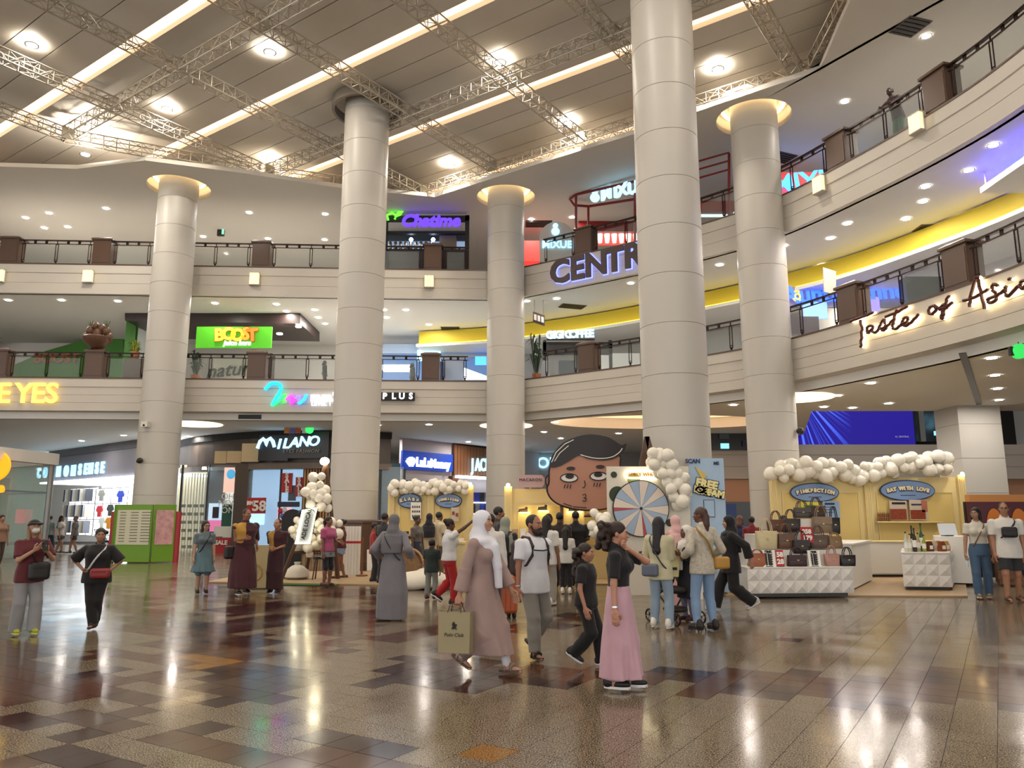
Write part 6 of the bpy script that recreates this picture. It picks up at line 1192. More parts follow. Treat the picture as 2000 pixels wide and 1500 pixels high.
o = thing('shopping_bag', 'white paper bag standing at the foot of the tall column', 'bag', (-3.95, 23.2, .03)); b = MB(); b.add([(-.3,-.12,0),(.3,-.12,0),(.3,.12,0),(-.3,.12,0),(-.32,-.08,.6),(.32,-.08,.6),(.32,.08,.6),(-.32,.08,.6)], [(0,3,2,1),(0,1,5,4),(1,2,6,5),(2,3,7,6),(3,0,4,7),(4,5,6,7)]); b.build('body', M_white, o); b = MB(); b.tube([(-.12,-.08,.58),(-.08,-.08,.7),(.08,-.08,.7),(.12,-.08,.58)], .012, 6); b.build('handle', M_white, o)
o = thing('roll_panel', 'white pleated panel standing beside the tall column', 'panel', (-4.35, 21.3, .03))
for k in range(6): b = MB(); b.box((-.24+k*.08,-.03,.0), (-.165+k*.08,.03,1.3)); b.build('pleat', M_white, o)
o = thing('belt_barrier', 'barrier post with red belt beside the pleated panel', 'barrier', (-4.0, 21.0, .03)); b = MB(); b.lathe([(.16,0),(.16,.03),(.03,.05),(.03,.95),(.04,1.0)], 16); b.build('post', M_wood, o, smooth=True); b = MB(); b.box((-.55,-.01,.85), (0,.01,.91)); b.build('belt', M_sale, o)
o = thing('monk_poster_board', 'cream standing board with a gold drawing behind the robed men', 'board', (-5.75, 17.6, 0)); b = MB(); b.box((-.35,0,0), (.35,.05,.95)); b.build('board', mat('cream_board', '#b8a678', .5), o); b = MB(); b.tube([(.18*math.cos(a), -.01, .35+.18*math.sin(a)) for a in [2*PI*k/14 for k in range(14)]], .012, 5, True); b.build('drawing', mat('gold_print', '#b8863a'), o); b = MB(); b.box((-.3,-.15,0), (.3,.2,.02)); b.build('foot', M_dark, o)
# kiosk behind the couple at the right
o = thing('snack_kiosk', 'black and dark red snack kiosk with orange print behind the couple', 'kiosk', (13.3, 20.2, 0))
b = MB(); pbox(1893, 980, 2040, 1035, 20.0, .1, b); b.build('upper_board', mat('maroon_board', '#4d1220', .4), o, True)
for u0, u1 in ((1930, 1958), (1975, 2010)): b = MB(); c = aty((u0+u1)/2, 1024, 19.97); upright([(c.x+.2*math.cos(a), c.z+.4*math.sin(a)) for a in [PI*k/10 for k in range(11)]], 19.97, .02, b); b.build('arch_print', mat('orange_print', '#d0782a', .5), o, True)
b = MB(); pbox(1893, 1062, 2040, 1128, 19.6, .6, b); b.build('counter', M_black, o, True)
for k in range(4): lettering('letter', ['OLD', 'TOWN', 'KOPI', 'TIAM'][k], .2, mat('orange_print', '#d0782a'), facing(aty(1950+(k % 2)*40, 1080+(k//2)*14, 19.58), (0,-1,0)), o, ext=.005, bold=.008)
for u in (1895, 2035): b = MB(); pbox(u-3, 980, u+3, 1128, 20.15, .1, b); b.build('post', M_black, o, True)
b = MB(); pbox(1893, 966, 2040, 980, 20.3, .2, b); b.build('orange_cornice', mat('amber_cornice', '#c98a4a', .5), o, True)
# ---------------------------------------------------------------- implicit-surface sculpting for people and soft things
V3 = lambda *a: np.array(a, float)
def cap(a, b, r0, r1=None, k=.02):
    a, b = np.array(a, float), np.array(b, float); r1 = r0 if r1 is None else r1; d = b-a; L = max(1e-9, d @ d)
    def f(X, Y, Z):
        t = np.clip(((X-a[0])*d[0]+(Y-a[1])*d[1]+(Z-a[2])*d[2])/L, 0, 1)
        return np.sqrt((X-a[0]-t*d[0])**2+(Y-a[1]-t*d[1])**2+(Z-a[2]-t*d[2])**2)-(r0+(r1-r0)*t)
    m = max(r0, r1); return f, np.minimum(a, b)-m, np.maximum(a, b)+m, k, 1
def ell(c, r, R=None, k=.02, op=1):
    c, r = np.array(c, float), np.array(r, float); R = np.eye(3) if R is None else np.array(R)
    def f(X, Y, Z):
        x, y, z = X-c[0], Y-c[1], Z-c[2]
        u = R[0,0]*x+R[1,0]*y+R[2,0]*z; v = R[0,1]*x+R[1,1]*y+R[2,1]*z; w = R[0,2]*x+R[1,2]*y+R[2,2]*z
        k0 = np.sqrt((u/r[0])**2+(v/r[1])**2+(w/r[2])**2); k1 = np.sqrt((u/r[0]**2)**2+(v/r[1]**2)**2+(w/r[2]**2)**2)+1e-9
        return k0*(k0-1)/k1
    e = np.sqrt((R**2) @ (r**2)); return f, c-e, c+e, k, op
def loft(secs, k=.02, folds=None, op=1):
    """secs: (z, cx, cy, rx, ry) from low to high; folds: (count, amount, phase, z below which they grow)"""
    s = np.array(sorted(secs), float); z0, z1 = s[0,0], s[-1,0]
    def f(X, Y, Z):
        z = Z[0,0,:]; cx, cy, rx, ry = (np.interp(z, s[:,0], s[:,i]) for i in (1,2,3,4))
        dx, dy = X-cx, Y-cy
        g = 1.0
        if folds:
            n, am, ph, zt = folds; th = np.arctan2(dy/ry, dx/rx); w = np.clip((zt-z)/max(1e-6, zt-z0), 0, 1)
            g = 1+am*w*(np.sin(n*th+ph+z*2.5)+.5*np.sin((2*n+1)*th+1.7*ph))
        q = np.sqrt((dx/(rx*g))**2+(dy/(ry*g))**2); d = (q-1)*np.minimum(rx, ry)
        return np.maximum(d, np.maximum(z0-Z, Z-z1))
    m = (folds[1]*1.6 if folds else 0)+1
    lo = V3((s[:,1]-s[:,3]*m).min(), (s[:,2]-s[:,4]*m).min(), z0); hi = V3((s[:,1]+s[:,3]*m).max(), (s[:,2]+s[:,4]*m).max(), z1)
    return f, lo, hi, k, op
def frus(a, b, r0, r1, k=.015):
    """tapered tube with flat cut ends"""
    a, b = np.array(a, float), np.array(b, float); d = b-a; L2 = max(1e-9, d @ d); L = math.sqrt(L2)
    def f(X, Y, Z):
        t = ((X-a[0])*d[0]+(Y-a[1])*d[1]+(Z-a[2])*d[2])/L2; tc = np.clip(t, 0, 1)
        q = np.sqrt((X-a[0]-t*d[0])**2+(Y-a[1]-t*d[1])**2+(Z-a[2]-t*d[2])**2)-(r0+(r1-r0)*tc)
        return np.maximum(q, np.maximum(-t, t-1)*L)
    m = max(r0, r1); return f, np.minimum(a, b)-m, np.maximum(a, b)+m, k, 1
def rbox(c, hf, r, R=None, k=.01):
    c, hf = np.array(c, float), np.array(hf, float)-r; R = np.eye(3) if R is None else np.array(R)
    def f(X, Y, Z):
        x, y, z = X-c[0], Y-c[1], Z-c[2]; o = 0; mx = -9
        for i in range(3):
            q = np.abs(R[0,i]*x+R[1,i]*y+R[2,i]*z)-hf[i]; o = o+np.maximum(q, 0)**2; mx = np.maximum(mx, q)
        return np.sqrt(o)+np.minimum(mx, 0)-r
    e = np.abs(R) @ (hf+r); return f, c-e, c+e, k, 1
def sculpt(prims, h):
    pos_ = [p for p in prims if p[4] == 1]; lo = np.min([p[1] for p in pos_], 0)-3*h; hi = np.max([p[2] for p in pos_], 0)+3*h
    n = np.ceil((hi-lo)/h).astype(int)+1; D = np.full(n, 9.0, np.float32)
    ax = [lo[i]+h*np.arange(n[i]) for i in range(3)]
    for f, a, b, k, op in prims:
        m = k+2.5*h; i0 = np.maximum(0, np.floor((a-m-lo)/h).astype(int)); i1 = np.minimum(n, np.ceil((b+m-lo)/h).astype(int)+1)
        if (i1 <= i0).any(): continue
        sl = tuple(slice(i0[i], i1[i]) for i in range(3)); X = ax[0][sl[0]][:,None,None]; Y = ax[1][sl[1]][None,:,None]; Z = ax[2][sl[2]][None,None,:]
        d = f(X, Y, Z); s = D[sl]
        if op == 1:
            t = np.clip(.5+.5*(s-d)/max(k, 1e-6), 0, 1); D[sl] = s*(1-t)+d*t-k*t*(1-t)
        else:
            D[sl] = np.maximum(s, -d)
    D = np.clip(D, -4*h, 4*h); S = D < 0
    cnt = np.zeros(n-1, np.int8)
    for a in (0, 1):
        for b in (0, 1):
            for c in (0, 1): cnt += S[a:n[0]-1+a, b:n[1]-1+b, c:n[2]-1+c]
    act = (cnt > 0) & (cnt < 8); I = np.argwhere(act); N = len(I)
    if N == 0: return np.zeros((0, 3)), np.zeros((0, 4), int)
    idx = np.full(n-1, -1, np.int32); idx[act] = np.arange(N); acc = np.zeros((N, 3)); w = np.zeros(N)
    cor = [np.array(c) for c in np.ndindex(2, 2, 2)]
    for a in cor:
        for ax_ in range(3):
            if a[ax_]: continue
            b = a.copy(); b[ax_] = 1; d0 = D[tuple((I+a).T)]; d1 = D[tuple((I+b).T)]; cr = (d0 < 0) != (d1 < 0); t = np.where(cr, d0/np.where(cr, d0-d1, 1), 0)
            acc += cr[:,None]*(a+t[:,None]*(b-a)); w += cr
    vs = lo+h*(I+acc/w[:,None]); Q = []
    for ax_ in range(3):
        o1, o2 = (ax_+1) % 3, (ax_+2) % 3; s0 = [slice(1,-1)]*3; s1 = [slice(1,-1)]*3; s0[ax_] = slice(0,-1); s1[ax_] = slice(1,None)
        A, B = S[tuple(s0)], S[tuple(s1)]; E = np.argwhere(A != B)
        if not len(E): continue
        sg = A[tuple(E.T)]; base = E.copy(); base[:,o1] += 1; base[:,o2] += 1
        def cell(a, b): q = base.copy(); q[:,o1] -= a; q[:,o2] -= b; return idx[tuple(q.T)]
        q = np.stack([cell(1,1), cell(0,1), cell(0,0), cell(1,0)], 1); q[~sg] = q[~sg][:,::-1]; Q.append(q)
    return vs, np.concatenate(Q)
def np_mesh(name, vs, qs, m):
    me = bpy.data.meshes.new(name); nv, nq = len(vs), len(qs); me.vertices.add(nv); me.vertices.foreach_set('co', np.asarray(vs, np.float32).ravel())
    me.loops.add(nq*4); me.loops.foreach_set('vertex_index', np.asarray(qs, np.int32).ravel()); me.polygons.add(nq)
    me.polygons.foreach_set('loop_start', np.arange(nq, dtype=np.int32)*4); me.polygons.foreach_set('use_smooth', np.ones(nq, bool)); me.materials.append(m); me.update(calc_edges=True); return me
def soft(name, prims, h, m, parent=None, M=None):
    vs, qs = sculpt(prims, h)
    if M is not None: vs = vs @ np.array(M.to_3x3()).T+np.array(M.translation)
    return link(name, np_mesh(name, vs, qs, m), parent)
def hand_prims(curl):
    P = [ell((0,0,-.045), (.017,.04,.052), k=.01), cap((0,0,.03), (0,0,-.03), .024, .022, .015)]
    for y, L, r in ((-.03,.07,.0092), (-.010,.08,.0095), (.010,.074,.0092), (.028,.058,.0082)):
        p = V3(-.002, y, -.085); a = curl*.35
        for j, f in enumerate((.42, .32, .26)):
            q = p+V3(-math.sin(a), y*.06, -math.cos(a))*L*f; P.append(cap(p, q, r, r*.92, .006)); p = q; r *= .92; a += curl*.85
    P += [cap((-.004,-.028,-.025), (-.016,-.056,-.058), .0125, .0105, .012), cap((-.016,-.056,-.058), (-.026-.02*curl,-.058+.02*curl,-.09), .0105, .0088, .005)]
    return P
HANDS = {c: sculpt(hand_prims(c), .0046) for c in (.35, 1.15)}
def ik(a, t, l1, l2, pole):
    d = t-a; L = min(np.linalg.norm(d), (l1+l2)*.999); u = d/np.linalg.norm(d); t = a+u*L; x = (l1*l1-l2*l2+L*L)/(2*L); hh = math.sqrt(max(0, l1*l1-x*x)); p = np.array(pole, float); p = p-u*(p @ u); p /= np.linalg.norm(p)+1e-9
    return a+u*x+p*hh, t
def rotz(a): c, s = math.cos(a), math.sin(a); return np.array([[c,-s,0],[s,c,0],[0,0,1]])
def rotx(a): c, s = math.cos(a), math.sin(a); return np.array([[1,0,0],[0,c,-s],[0,s,c]])
def cloth(c): return mat('cloth_'+c[1:], c, .85, noise=.10, nscale=7, bump=.25, sheen=.15)
def skin(c): return mat('skin_'+c[1:], c, .5, noise=.05, nscale=20)
M_eye = mat('eye_white', '#e8e2da', .3); M_iris = mat('eye_dark', '#1c1210', .2)
SHOES = {}
def shoe_mesh(style, h=.009):
    if style in SHOES: return SHOES[style]
    if style == 'sneaker': P = [ell((0,-.055,.042), (.043,.128,.04), k=.02), ell((0,.05,.055), (.039,.05,.055), k=.03), cap((0,.035,.06), (0,.03,.10), .042, .045, .02), ell((0,0,-.08), (.3,.4,.088), op=-1)]
    elif style == 'sandal': P = [cap((-.04,-.07,.05), (.04,-.07,.05), .016, k=.01), cap((0,-.085,.07), (0,-.06,.07), .02, k=.02), cap((-.036,-.0,.045), (.036,-.0,.045), .016, k=.01), cap((0,.0,.075), (0,-.02,.075), .02, k=.03), cap((-.045,-.07,.02), (-.04,-.07,.06), .012, k=.01), cap((.045,-.07,.02), (.04,-.07,.06), .012, k=.01), cap((-.045,0,.02), (-.035,0,.06), .012, k=.01), cap((.045,0,.02), (.035,0,.06), .012, k=.01)]
    else: P = [ell((0,-.05,.036), (.041,.125,.032), k=.02), ell((0,.05,.04), (.037,.045,.04), k=.03), ell((0,0,-.08), (.3,.4,.086), op=-1)]
    vs, qs = sculpt(P, h); sp = []
    for k in range(24):
        a = 2*PI*k/24; y = -.045+.135*math.sin(a); w = .043*math.cos(a)*(1.08 if math.sin(a) < -.2 else .92); sp.append((w, y))
    SHOES[style] = (vs, qs, sp); return SHOES[style]
class P_: pass
def person(label, u=None, vt=None, vf=None, Y=None, H=None, loc=None, rz=0, sk='#9c6f54', fem=1, fat=1.0, feet=None, fyaw=(0,0), fpit=(0,0), wr=None, pole=None, curl=(.35,.35), head=(0,0), lean=(0,0), top=None, bottom=None, robe=None, hair=None, shoes=('sneaker','#1a1a1c','#e6e6e6'), face=True, h=.016, z0=0, extra=(), group=None):
    if loc is None:
        if vf is not None: w = atz(u, vf, z0)
        else: w = aty(u, 1000, Y); w.z = z0
        loc = (w.x, w.y, z0)
    if H is None: H = aty(u, vt, loc[1]).z-z0
    root = thing('person', label, 'person', loc, math.radians(rz), group); S = H; sc = H/1.7
    child = H < 1.4; hs = (.23*(.94 if fem else 1.0)*sc**(.55))/.23
    feet = [np.array(f, float)*S for f in (feet or ((-.055,0,0),(.055,0,0)))]
    sw = (.102 if fem else .115)*S*fat**.5*(.94 if child else 1); hw = .05*S
    hz = .522*S
    for i, s in enumerate((-1, 1)):
        d = math.hypot(feet[i][0]-s*hw, feet[i][1]); hz = min(hz, feet[i][2]+.042*S+math.sqrt(max(.01, (.474*S)**2-d*d)))
    dz = hz-.522*S; ly = V3(lean[0]*S, lean[1]*S, 0)
    def tz(z): return z*S+dz*min(1, z/.5)
    def lz(z): f = max(0, (z-.52)/.3); return ly*f
    hip = [V3(s*hw, 0, hz) for s in (-1, 1)]; ank = []; knee = []
    for i, s in enumerate((-1, 1)):
        a = feet[i]+V3(0, 0, .042*S+max(0, -math.sin(math.radians(fpit[i])))*.09*S); k_, a = ik(hip[i], a, .237*S, .24*S, (s*.15, -1, 0)); ank.append(a); knee.append(k_)
    sh = [V3(s*sw, 0, tz(.803))+lz(.803) for s in (-1, 1)]; el_, wrs = [], []
    wr = wr or (None, None)
    for i, s in enumerate((-1, 1)):
        t = V3(s*.135, -.035, .475)*S+V3(0,0,dz) if wr[i] is None else np.array(wr[i], float)*S+V3(0,0,dz)
        pl = (pole[i] if pole and pole[i] else (s*.35, 1, -.1)); e, t = ik(sh[i], t, .168*S, .148*S, pl); el_.append(e); wrs.append(t)
    HR = rotz(math.radians(head[0])) @ rotx(math.radians(-head[1])); neckb = V3(0, .012*S, tz(.845))+lz(.845)
    hc = V3(0, 0, tz(1.0)-.115*hs)+lz(.95)+HR @ V3(0, -.012*sc, 0)
    def hp(x, y, z): return hc+HR @ (V3(x, y, z)*hs)
    f = fat
    def torso(e, zlo, zhi=.835, belly=0, flare=0):
        T = [(.47,.078,.058),(.52,.093*f,.066*f),(.56,.090*f,.064*f),(.62,.076*f if fem else .083*f,.056*f+belly),(.68,.080*f,.058*f+belly*.5),(.74,.089*f if fem else .098*f,.066*f),(.79,.092*f if fem else .108*f,.055),(.818,.078 if fem else .09,.043),(.84,.04,.034)]
        out = []
        for z in sorted(set([zlo]+[t[0] for t in T if zlo < t[0] < zhi]+[zhi])):
            zi = max(z, .525) if e > 0 else z; rx, ry = np.interp(zi, [t[0] for t in T], [t[1] for t in T]), np.interp(zi, [t[0] for t in T], [t[2] for t in T])
            fl = flare*max(0, (.62-z)/.15); l = lz(z); out.append((tz(z), l[0], l[1], (rx+fl)*S+e, (ry+fl)*S+e))
        return out
    sm_ = skin(sk)
    B = [loft(torso(0, .47), .03)]
    if fem and not child:
        for s in (-1, 1): B.append(ell(V3(s*.04*S, -.052*S, tz(.735))+lz(.735), V3(.036,.034,.036)*S, k=.03))
    for i in (0, 1):
        B += [cap(hip[i], knee[i], .05*S*f, .034*S, .03), cap(knee[i], ank[i], .033*S, .021*S, .02), ell(knee[i]*.66+ank[i]*.34+V3(0,.007*S,0), V3(.029,.03,.06)*S, k=.02)]
        B += [cap(sh[i], el_[i], .026*S*f**.7, .021*S, .02), cap(el_[i], wrs[i], .021*S, .0145*S, .015), ell(sh[i]-V3(0,0,.006*S), V3(.028,.028,.028)*S, k=.02)]
        FR = rotz(math.radians(fyaw[i])) @ rotx(math.radians(-fpit[i])); B += [cap(ank[i], ank[i]+FR @ V3(0, -.085*S, -.022*S), .019*S, .016*S, .02), cap(ank[i], ank[i]+FR @ V3(0, .015*S, -.02*S), .02*S, .016*S, .02)]
    B += [cap(neckb-V3(0,0,.02*S), hp(0,.018,-.06), .032*S if fem else .038*S, (.046 if fem else .054)*hs, .025), ell(hp(0,.012,.025), V3(.072,.09,.088)*hs, HR, .02), ell(hp(0,-.026,-.04), V3(.057,.062,.078)*hs, HR, .025), ell(hp(0,-.062,-.092), V3(.026,.022,.02)*hs, HR, .02)]
    B += [cap(hp(0,-.088,.002), hp(0,-.106,-.032), .008*hs, .0135*hs, .012), cap(hp(-.034,-.079,.024), hp(.034,-.079,.024), .012*hs, None, .015), ell(hp(0,-.086,-.064), V3(.022,.012,.010)*hs, HR, .008)]
    for s in (-1, 1): B += [ell(hp(s*.074,.014,-.012), V3(.011,.021,.033)*hs, HR, .008), ell(hp(s*.036,-.052,-.03), V3(.03,.03,.03)*hs, HR, .02), ell(hp(s*.031,-.094,.001), V3(.015,.011,.008)*hs, HR, op=-1)]
    vs, qs = sculpt(B, h if h < .014 else h); parts = [(vs, qs)]
    for i, s in enumerate((-1, 1)):
        hv, hq = HANDS[1.15 if curl[i] > .8 else .35]; d = wrs[i]-el_[i]; d /= np.linalg.norm(d)
        q = Vector((0,0,-1)).rotation_difference(Vector(d)); R = np.array(q.to_matrix()); v = hv*V3(s, 1, 1)*(sc**.8)
        parts.append((v @ R.T+wrs[i], hq if s == 1 else hq[:,::-1]))
    av, aq, n = [], [], 0
    for v, q in parts: av.append(v); aq.append(q+n); n += len(v)
    link('body', np_mesh('body', np.concatenate(av), np.concatenate(aq), sm_), root)
    if face:
        for s in (-1, 1):
            b = MB(); b.ell((0,0,0), (.0100*hs,.0095*hs,.0052*hs), 10, 8); e = b.build('eye', M_eye, root, smooth=True); e.location = hp(s*.031,-.0775,.001)
            b = MB(); b.ell((0,0,0), (.0062*hs,.004*hs,.0058*hs), 8, 6); e2 = b.build('iris', M_iris, e); e2.location = HR @ V3(0,-.0075*hs,0)
            b = MB(); b.tube([hp(s*.016,-.0905,.0185), hp(s*.032,-.0895,.0235), hp(s*.048,-.079,.019)], .0035*hs, 5); b.build('eyebrow', mat('brow', '#1f1512', .7), root)
        b = MB(); b.ell((0,0,0), (.021*hs,.006*hs,.0055*hs), 12, 6); mo = b.build('mouth', mat('lip_'+sk[1:], tuple(x*y for x, y in zip(rgb(sk)[:3], (.85,.5,.5))), .5), root, smooth=True); mo.location = hp(0,-.0965,-.064); mo.rotation_euler.z = math.radians(head[0])
    A = P_(); A.root, A.S, A.sc, A.hs, A.hp, A.HR, A.sh, A.el, A.wr, A.hip, A.knee, A.ank, A.tz, A.lz, A.torso, A.h, A.sw = root, S, sc, hs, hp, HR, sh, el_, wrs, hip, knee, ank, tz, lz, torso, h, sw
    def sleeves(P, e, frac, endr=None):
        endr = endr or 0; e = min(e, .024)
        for i in (0, 1):
            P.append(ell(sh[i]-V3(0,0,.007*S), V3(.029,.03,.0285)*S+min(e, .02)*.8, k=.02))
            if frac <= 1: P.append(frus(sh[i]+(sh[i]-el_[i])*.04, sh[i]+(el_[i]-sh[i])*frac, .026*S*f**.5+e*.75, .0245*S+e*.8+endr, .02))
            else:
                r = .0225*S+e*.8+endr*.45; P += [cap(sh[i], el_[i], .026*S*f**.5+e*.75, r, .02), frus(el_[i]+(el_[i]-wrs[i])*.02, el_[i]+(wrs[i]-el_[i])*(frac-1), r, .0175*S+e*.8+endr, .02)]
    if bottom:
        c = bottom['c']; e = bottom.get('e', .008); P = []
        if bottom['t'] in ('trousers', 'shorts'):
            P.append(loft(torso(e+.006, .475, .61), .02)); ln = bottom.get('len', .97); wd = bottom.get('w', .03)
            for i in (0, 1):
                if bottom['t'] == 'shorts': P.append(frus(hip[i], hip[i]+(knee[i]-hip[i])*bottom.get('len', .7), .051*S*f+e, .045*S*f+e+wd, .02))
                else:
                    a = knee[i]+(ank[i]-knee[i])*ln; P += [cap(hip[i], knee[i], .051*S*f+e, .035*S+e+wd*.4, .02), cap(knee[i], knee[i]*.4+a*.6, .035*S+e+wd*.4, .031*S+e+wd*.7, .015), frus(knee[i]*.7+a*.3, a, .033*S+e+wd*.5, .025*S+e+wd, .015), ell(knee[i]*.66+ank[i]*.34+V3(0,.007*S,0), V3(.029,.03,.06)*S+e, k=.02)]
        else:
            zt, zh, rh = .62, bottom['hem'], bottom.get('r', .15); mid = (ank[0]+ank[1])/2*(.6)
            d = abs(ank[0][1]-ank[1][1])*.35; x = abs(ank[0][0]-ank[1][0])*.3
            P.append(loft([(tz(zh), mid[0], mid[1], rh*S+x*.3, rh*S*.85+d), (tz((zh+.5)/2), mid[0]*.5, mid[1]*.5, (rh*.45+.06)*S, (rh*.4+.05)*S+d*.4), (tz(.5), 0, 0, .108*S*f, .083*S*f), (tz(.56), 0, 0, .10*S*f, .075*S*f), (tz(zt), 0, 0, .086*S*f, .066*S*f)], .02, (bottom.get('n', 7), bottom.get('fold', .07), 1.0, tz(.55))))
        if bottom['t'] == 'skirt':
            for i in (0, 1):
                q = max(0, min(1, (knee[i][2]-tz(bottom['hem']))/max(.01, knee[i][2]-ank[i][2]))); P += [cap(hip[i], knee[i], .05*S, .045*S, .06)]+([frus(knee[i], knee[i]+(ank[i]-knee[i])*q, .045*S, .042*S, .05)] if q > .1 else [])
        soft(bottom.get('name', bottom['t']), P, h, cloth(c), root)
    if top:
        c = top['c']; e = top.get('e', .014); e = max(e, bottom.get('e', .008)+.02) if bottom and bottom['t'] != 'skirt' and top.get('hem', .48) < .56 else e; P = [loft(torso(e, top.get('hem', .48), .838, flare=top.get('flare', .006)), .025, (5, .025, .5, tz(.62)))]
        if fem and not child:
            for s in (-1, 1): P.append(ell(V3(s*.04*S, -.052*S, tz(.735))+lz(.735), V3(.036,.034,.036)*S+e*.8, k=.04))
        sleeves(P, e, top.get('sl', .75), top.get('se', .006)); P.append(cap(neckb-V3(0,0,.03*S), neckb+V3(0,0,.0*S), .046*S, .044*S, .02))
        P.append(ell(neckb+V3(0,-.035*S,.03*S), V3(.036,.05,.03)*S, op=-1))
        soft(top.get('name', 'shirt'), P, h, cloth(c), root)
    if robe:
        c = robe['c']; e = .022; hem = robe.get('hem', .05); r = robe.get('r', .16); mid = (ank[0]+ank[1])/2*.8; d = abs(ank[0][1]-ank[1][1])*.4
        T = torso(e, .60, .838); low = [(tz(hem), mid[0], mid[1], r*S, r*.8*S+d), (tz(.25), mid[0]*.6, mid[1]*.6, (r*.7+.045)*S, (r*.55+.04)*S+d*.55), (tz(.5), 0, 0, .115*S*f, .088*S*f)]
        P = [loft(low+T, .03, (robe.get('n', 6), robe.get('fold', .05), robe.get('ph', .3), tz(.6)))]; sleeves(P, .014, robe.get('sl', 1.85), robe.get('se', .018)); P.append(cap(neckb-V3(0,0,.03*S), neckb, .05*S, .046*S, .02))
        for i in (0, 1):
            q = max(0, min(1, (knee[i][2]-tz(hem))/max(.01, knee[i][2]-ank[i][2]))); P += [cap(hip[i], knee[i], .06*S, .05*S, .06)]+([frus(knee[i], knee[i]+(ank[i]-knee[i])*q, .05*S, .048*S, .05)] if q > .1 else [])
        if fem and not child:
            for s in (-1, 1): P.append(ell(V3(s*.04*S, -.052*S, tz(.735))+lz(.735), V3(.036,.034,.036)*S+.02, k=.04))
        soft(robe.get('name', 'robe'), P, h, cloth(c), root)
    if shoes:
        st, c, c2 = shoes; vs, qs, sp = shoe_mesh(st)
        for i in (0, 1):
            R = rotz(math.radians(fyaw[i])) @ rotx(math.radians(-fpit[i])); q = sc**.9; off = R @ V3(0, .01, -.042)*sc+ank[i]
            sh_ = link('shoe', np_mesh('shoe', (vs*q) @ R.T+off, qs, mat('shoe_'+c[1:], c, .5)), root)
            b = MB(); b.prism([(x*q, y*q) for x, y in sp], -.002, .022*q); b.v = [tuple(R @ np.array(v)+off) for v in b.v]; b.build('sole', mat('sole_'+c2[1:], c2, .6), sh_)
    if hair:
        t, c = hair[0], hair[1]; m = mat('hair_'+c[1:], c, .55, noise=.3, nscale=40, bump=.5) if t not in ('hijab', 'cap') else cloth(c); P = []
        hh = min(h, .012)
        fc = [ell(hp(0,-.12,-.035), V3(.075,.085,.092)*hs, HR, op=-1), ell(hp(0,-.02,-.155), V3(.2,.2,.075)*hs, HR, op=-1)]
        dome = ell(hp(0,.022,.034), V3(.084,.098,.092)*hs, HR, .02)
        if t == 'short': P = [dome]+fc
        elif t == 'crop': P = [ell(hp(0,.02,.03), V3(.077,.092,.088)*hs, HR, .02), ell(hp(0,-.10,.0), V3(.085,.085,.125)*hs, HR, op=-1)]+fc[1:]
        elif t in ('bob', 'long', 'mid'):
            L = {'bob': .14, 'mid': .26, 'long': .40}[t]; P = [dome, fc[0]]
            P += [cap(hp(0,.055,.0), hc+HR @ V3(0, .075, 0)*hs+V3(0, .05, -L)*sc, .078*hs, .07*sc, .03)]+[cap(hp(s*.066,.03,.01), hc+HR @ V3(s*.08, .03, 0)*hs+V3(0, 0, -L*.8)*sc, .034*hs, .025*sc, .03) for s in (-1, 1)]
        elif t in ('bun', 'pony', 'puff', 'curly', 'tail'):
            P = [dome]+fc; rp = random.Random(len(label))
            if t == 'bun': P += [ell(hp(0,.11,.06), V3(.05,.05,.05)*hs, HR, .015)]
            if t == 'pony': P += [cap(hp(0,.1,.05), hp(0,.14,-.02), .035*hs, .045*hs, .02), cap(hp(0,.14,-.02), hp(0,.12,-.2), .045*hs, .02*hs, .02)]
            if t == 'tail': P += [cap(hp(0,.09,-.03), hp(.02,.1,-.14), .055*hs, .05*hs, .02), cap(hp(.02,.1,-.14), hp(.03,.09,-.36), .05*hs, .025*hs, .02)]
            if t in ('puff', 'curly'):
                for k in range(64):
                    a, b_ = rp.uniform(0, 2*PI), rp.uniform(-1, 1); rr = rp.uniform(.5, 1)
                    if t == 'puff': c0 = V3(.075*rr*math.cos(a), .15+.07*rr*math.sin(a), -.02-.15*(b_*.5+.5)+.11*(k % 3 == 0))
                    else: c0 = V3(.10*rr*math.cos(a), .115+.055*rr*math.sin(a), .03-.36*(b_*.5+.5))
                    P.append(ell(hp(*c0), V3(.034,.034,.034)*hs*rp.uniform(.8, 1.2), HR, .012))
        elif t == 'hijab':
            P = [ell(hp(0,.016,.022), V3(.092,.108,.104)*hs, HR, .03), cap(hp(0,.03,-.05), neckb+V3(0,.01*S,.0), .083*hs, .062*S, .04), ell(V3(0,-.006*S,tz(.812))+lz(.8), V3(.105,.078,.04)*S, k=.03), ell(V3(0,-.045*S,tz(.765))+lz(.75), V3(.078,.05,.058)*S, k=.03), ell(hp(0,-.115,-.02), V3(.06,.088,.08)*hs, HR, op=-1)]
            if len(hair) > 2 and hair[2] == 'front': P += [cap(V3(.0,-.085*S,tz(.78))+lz(.77), V3(.008*S,-.105*S,tz(.66))+lz(.6), .034*S, .028*S, .03), frus(V3(.008*S,-.105*S,tz(.68)), V3(.016*S,-.11*S,tz(.535)), .027*S, .024*S, .01)]
            if len(hair) > 2 and hair[2] == 'back': P += [loft([(tz(.63), 0, .06*S, .10*S, .05*S), (tz(.72), 0, .05*S, .112*S, .06*S), (tz(.80), 0, .03*S, .10*S, .06*S)], .04)]
        elif t == 'cap':
            P = [ell(hp(0,.014,.045), V3(.088,.102,.085)*hs, HR, .01), ell(hp(0,-.02,-.05), V3(.2,.2,.08)*hs, HR, op=-1), ell(hp(0,-.05,.042), V3(.115,.13,.012)*hs, HR @ rotx(.12), .01)]
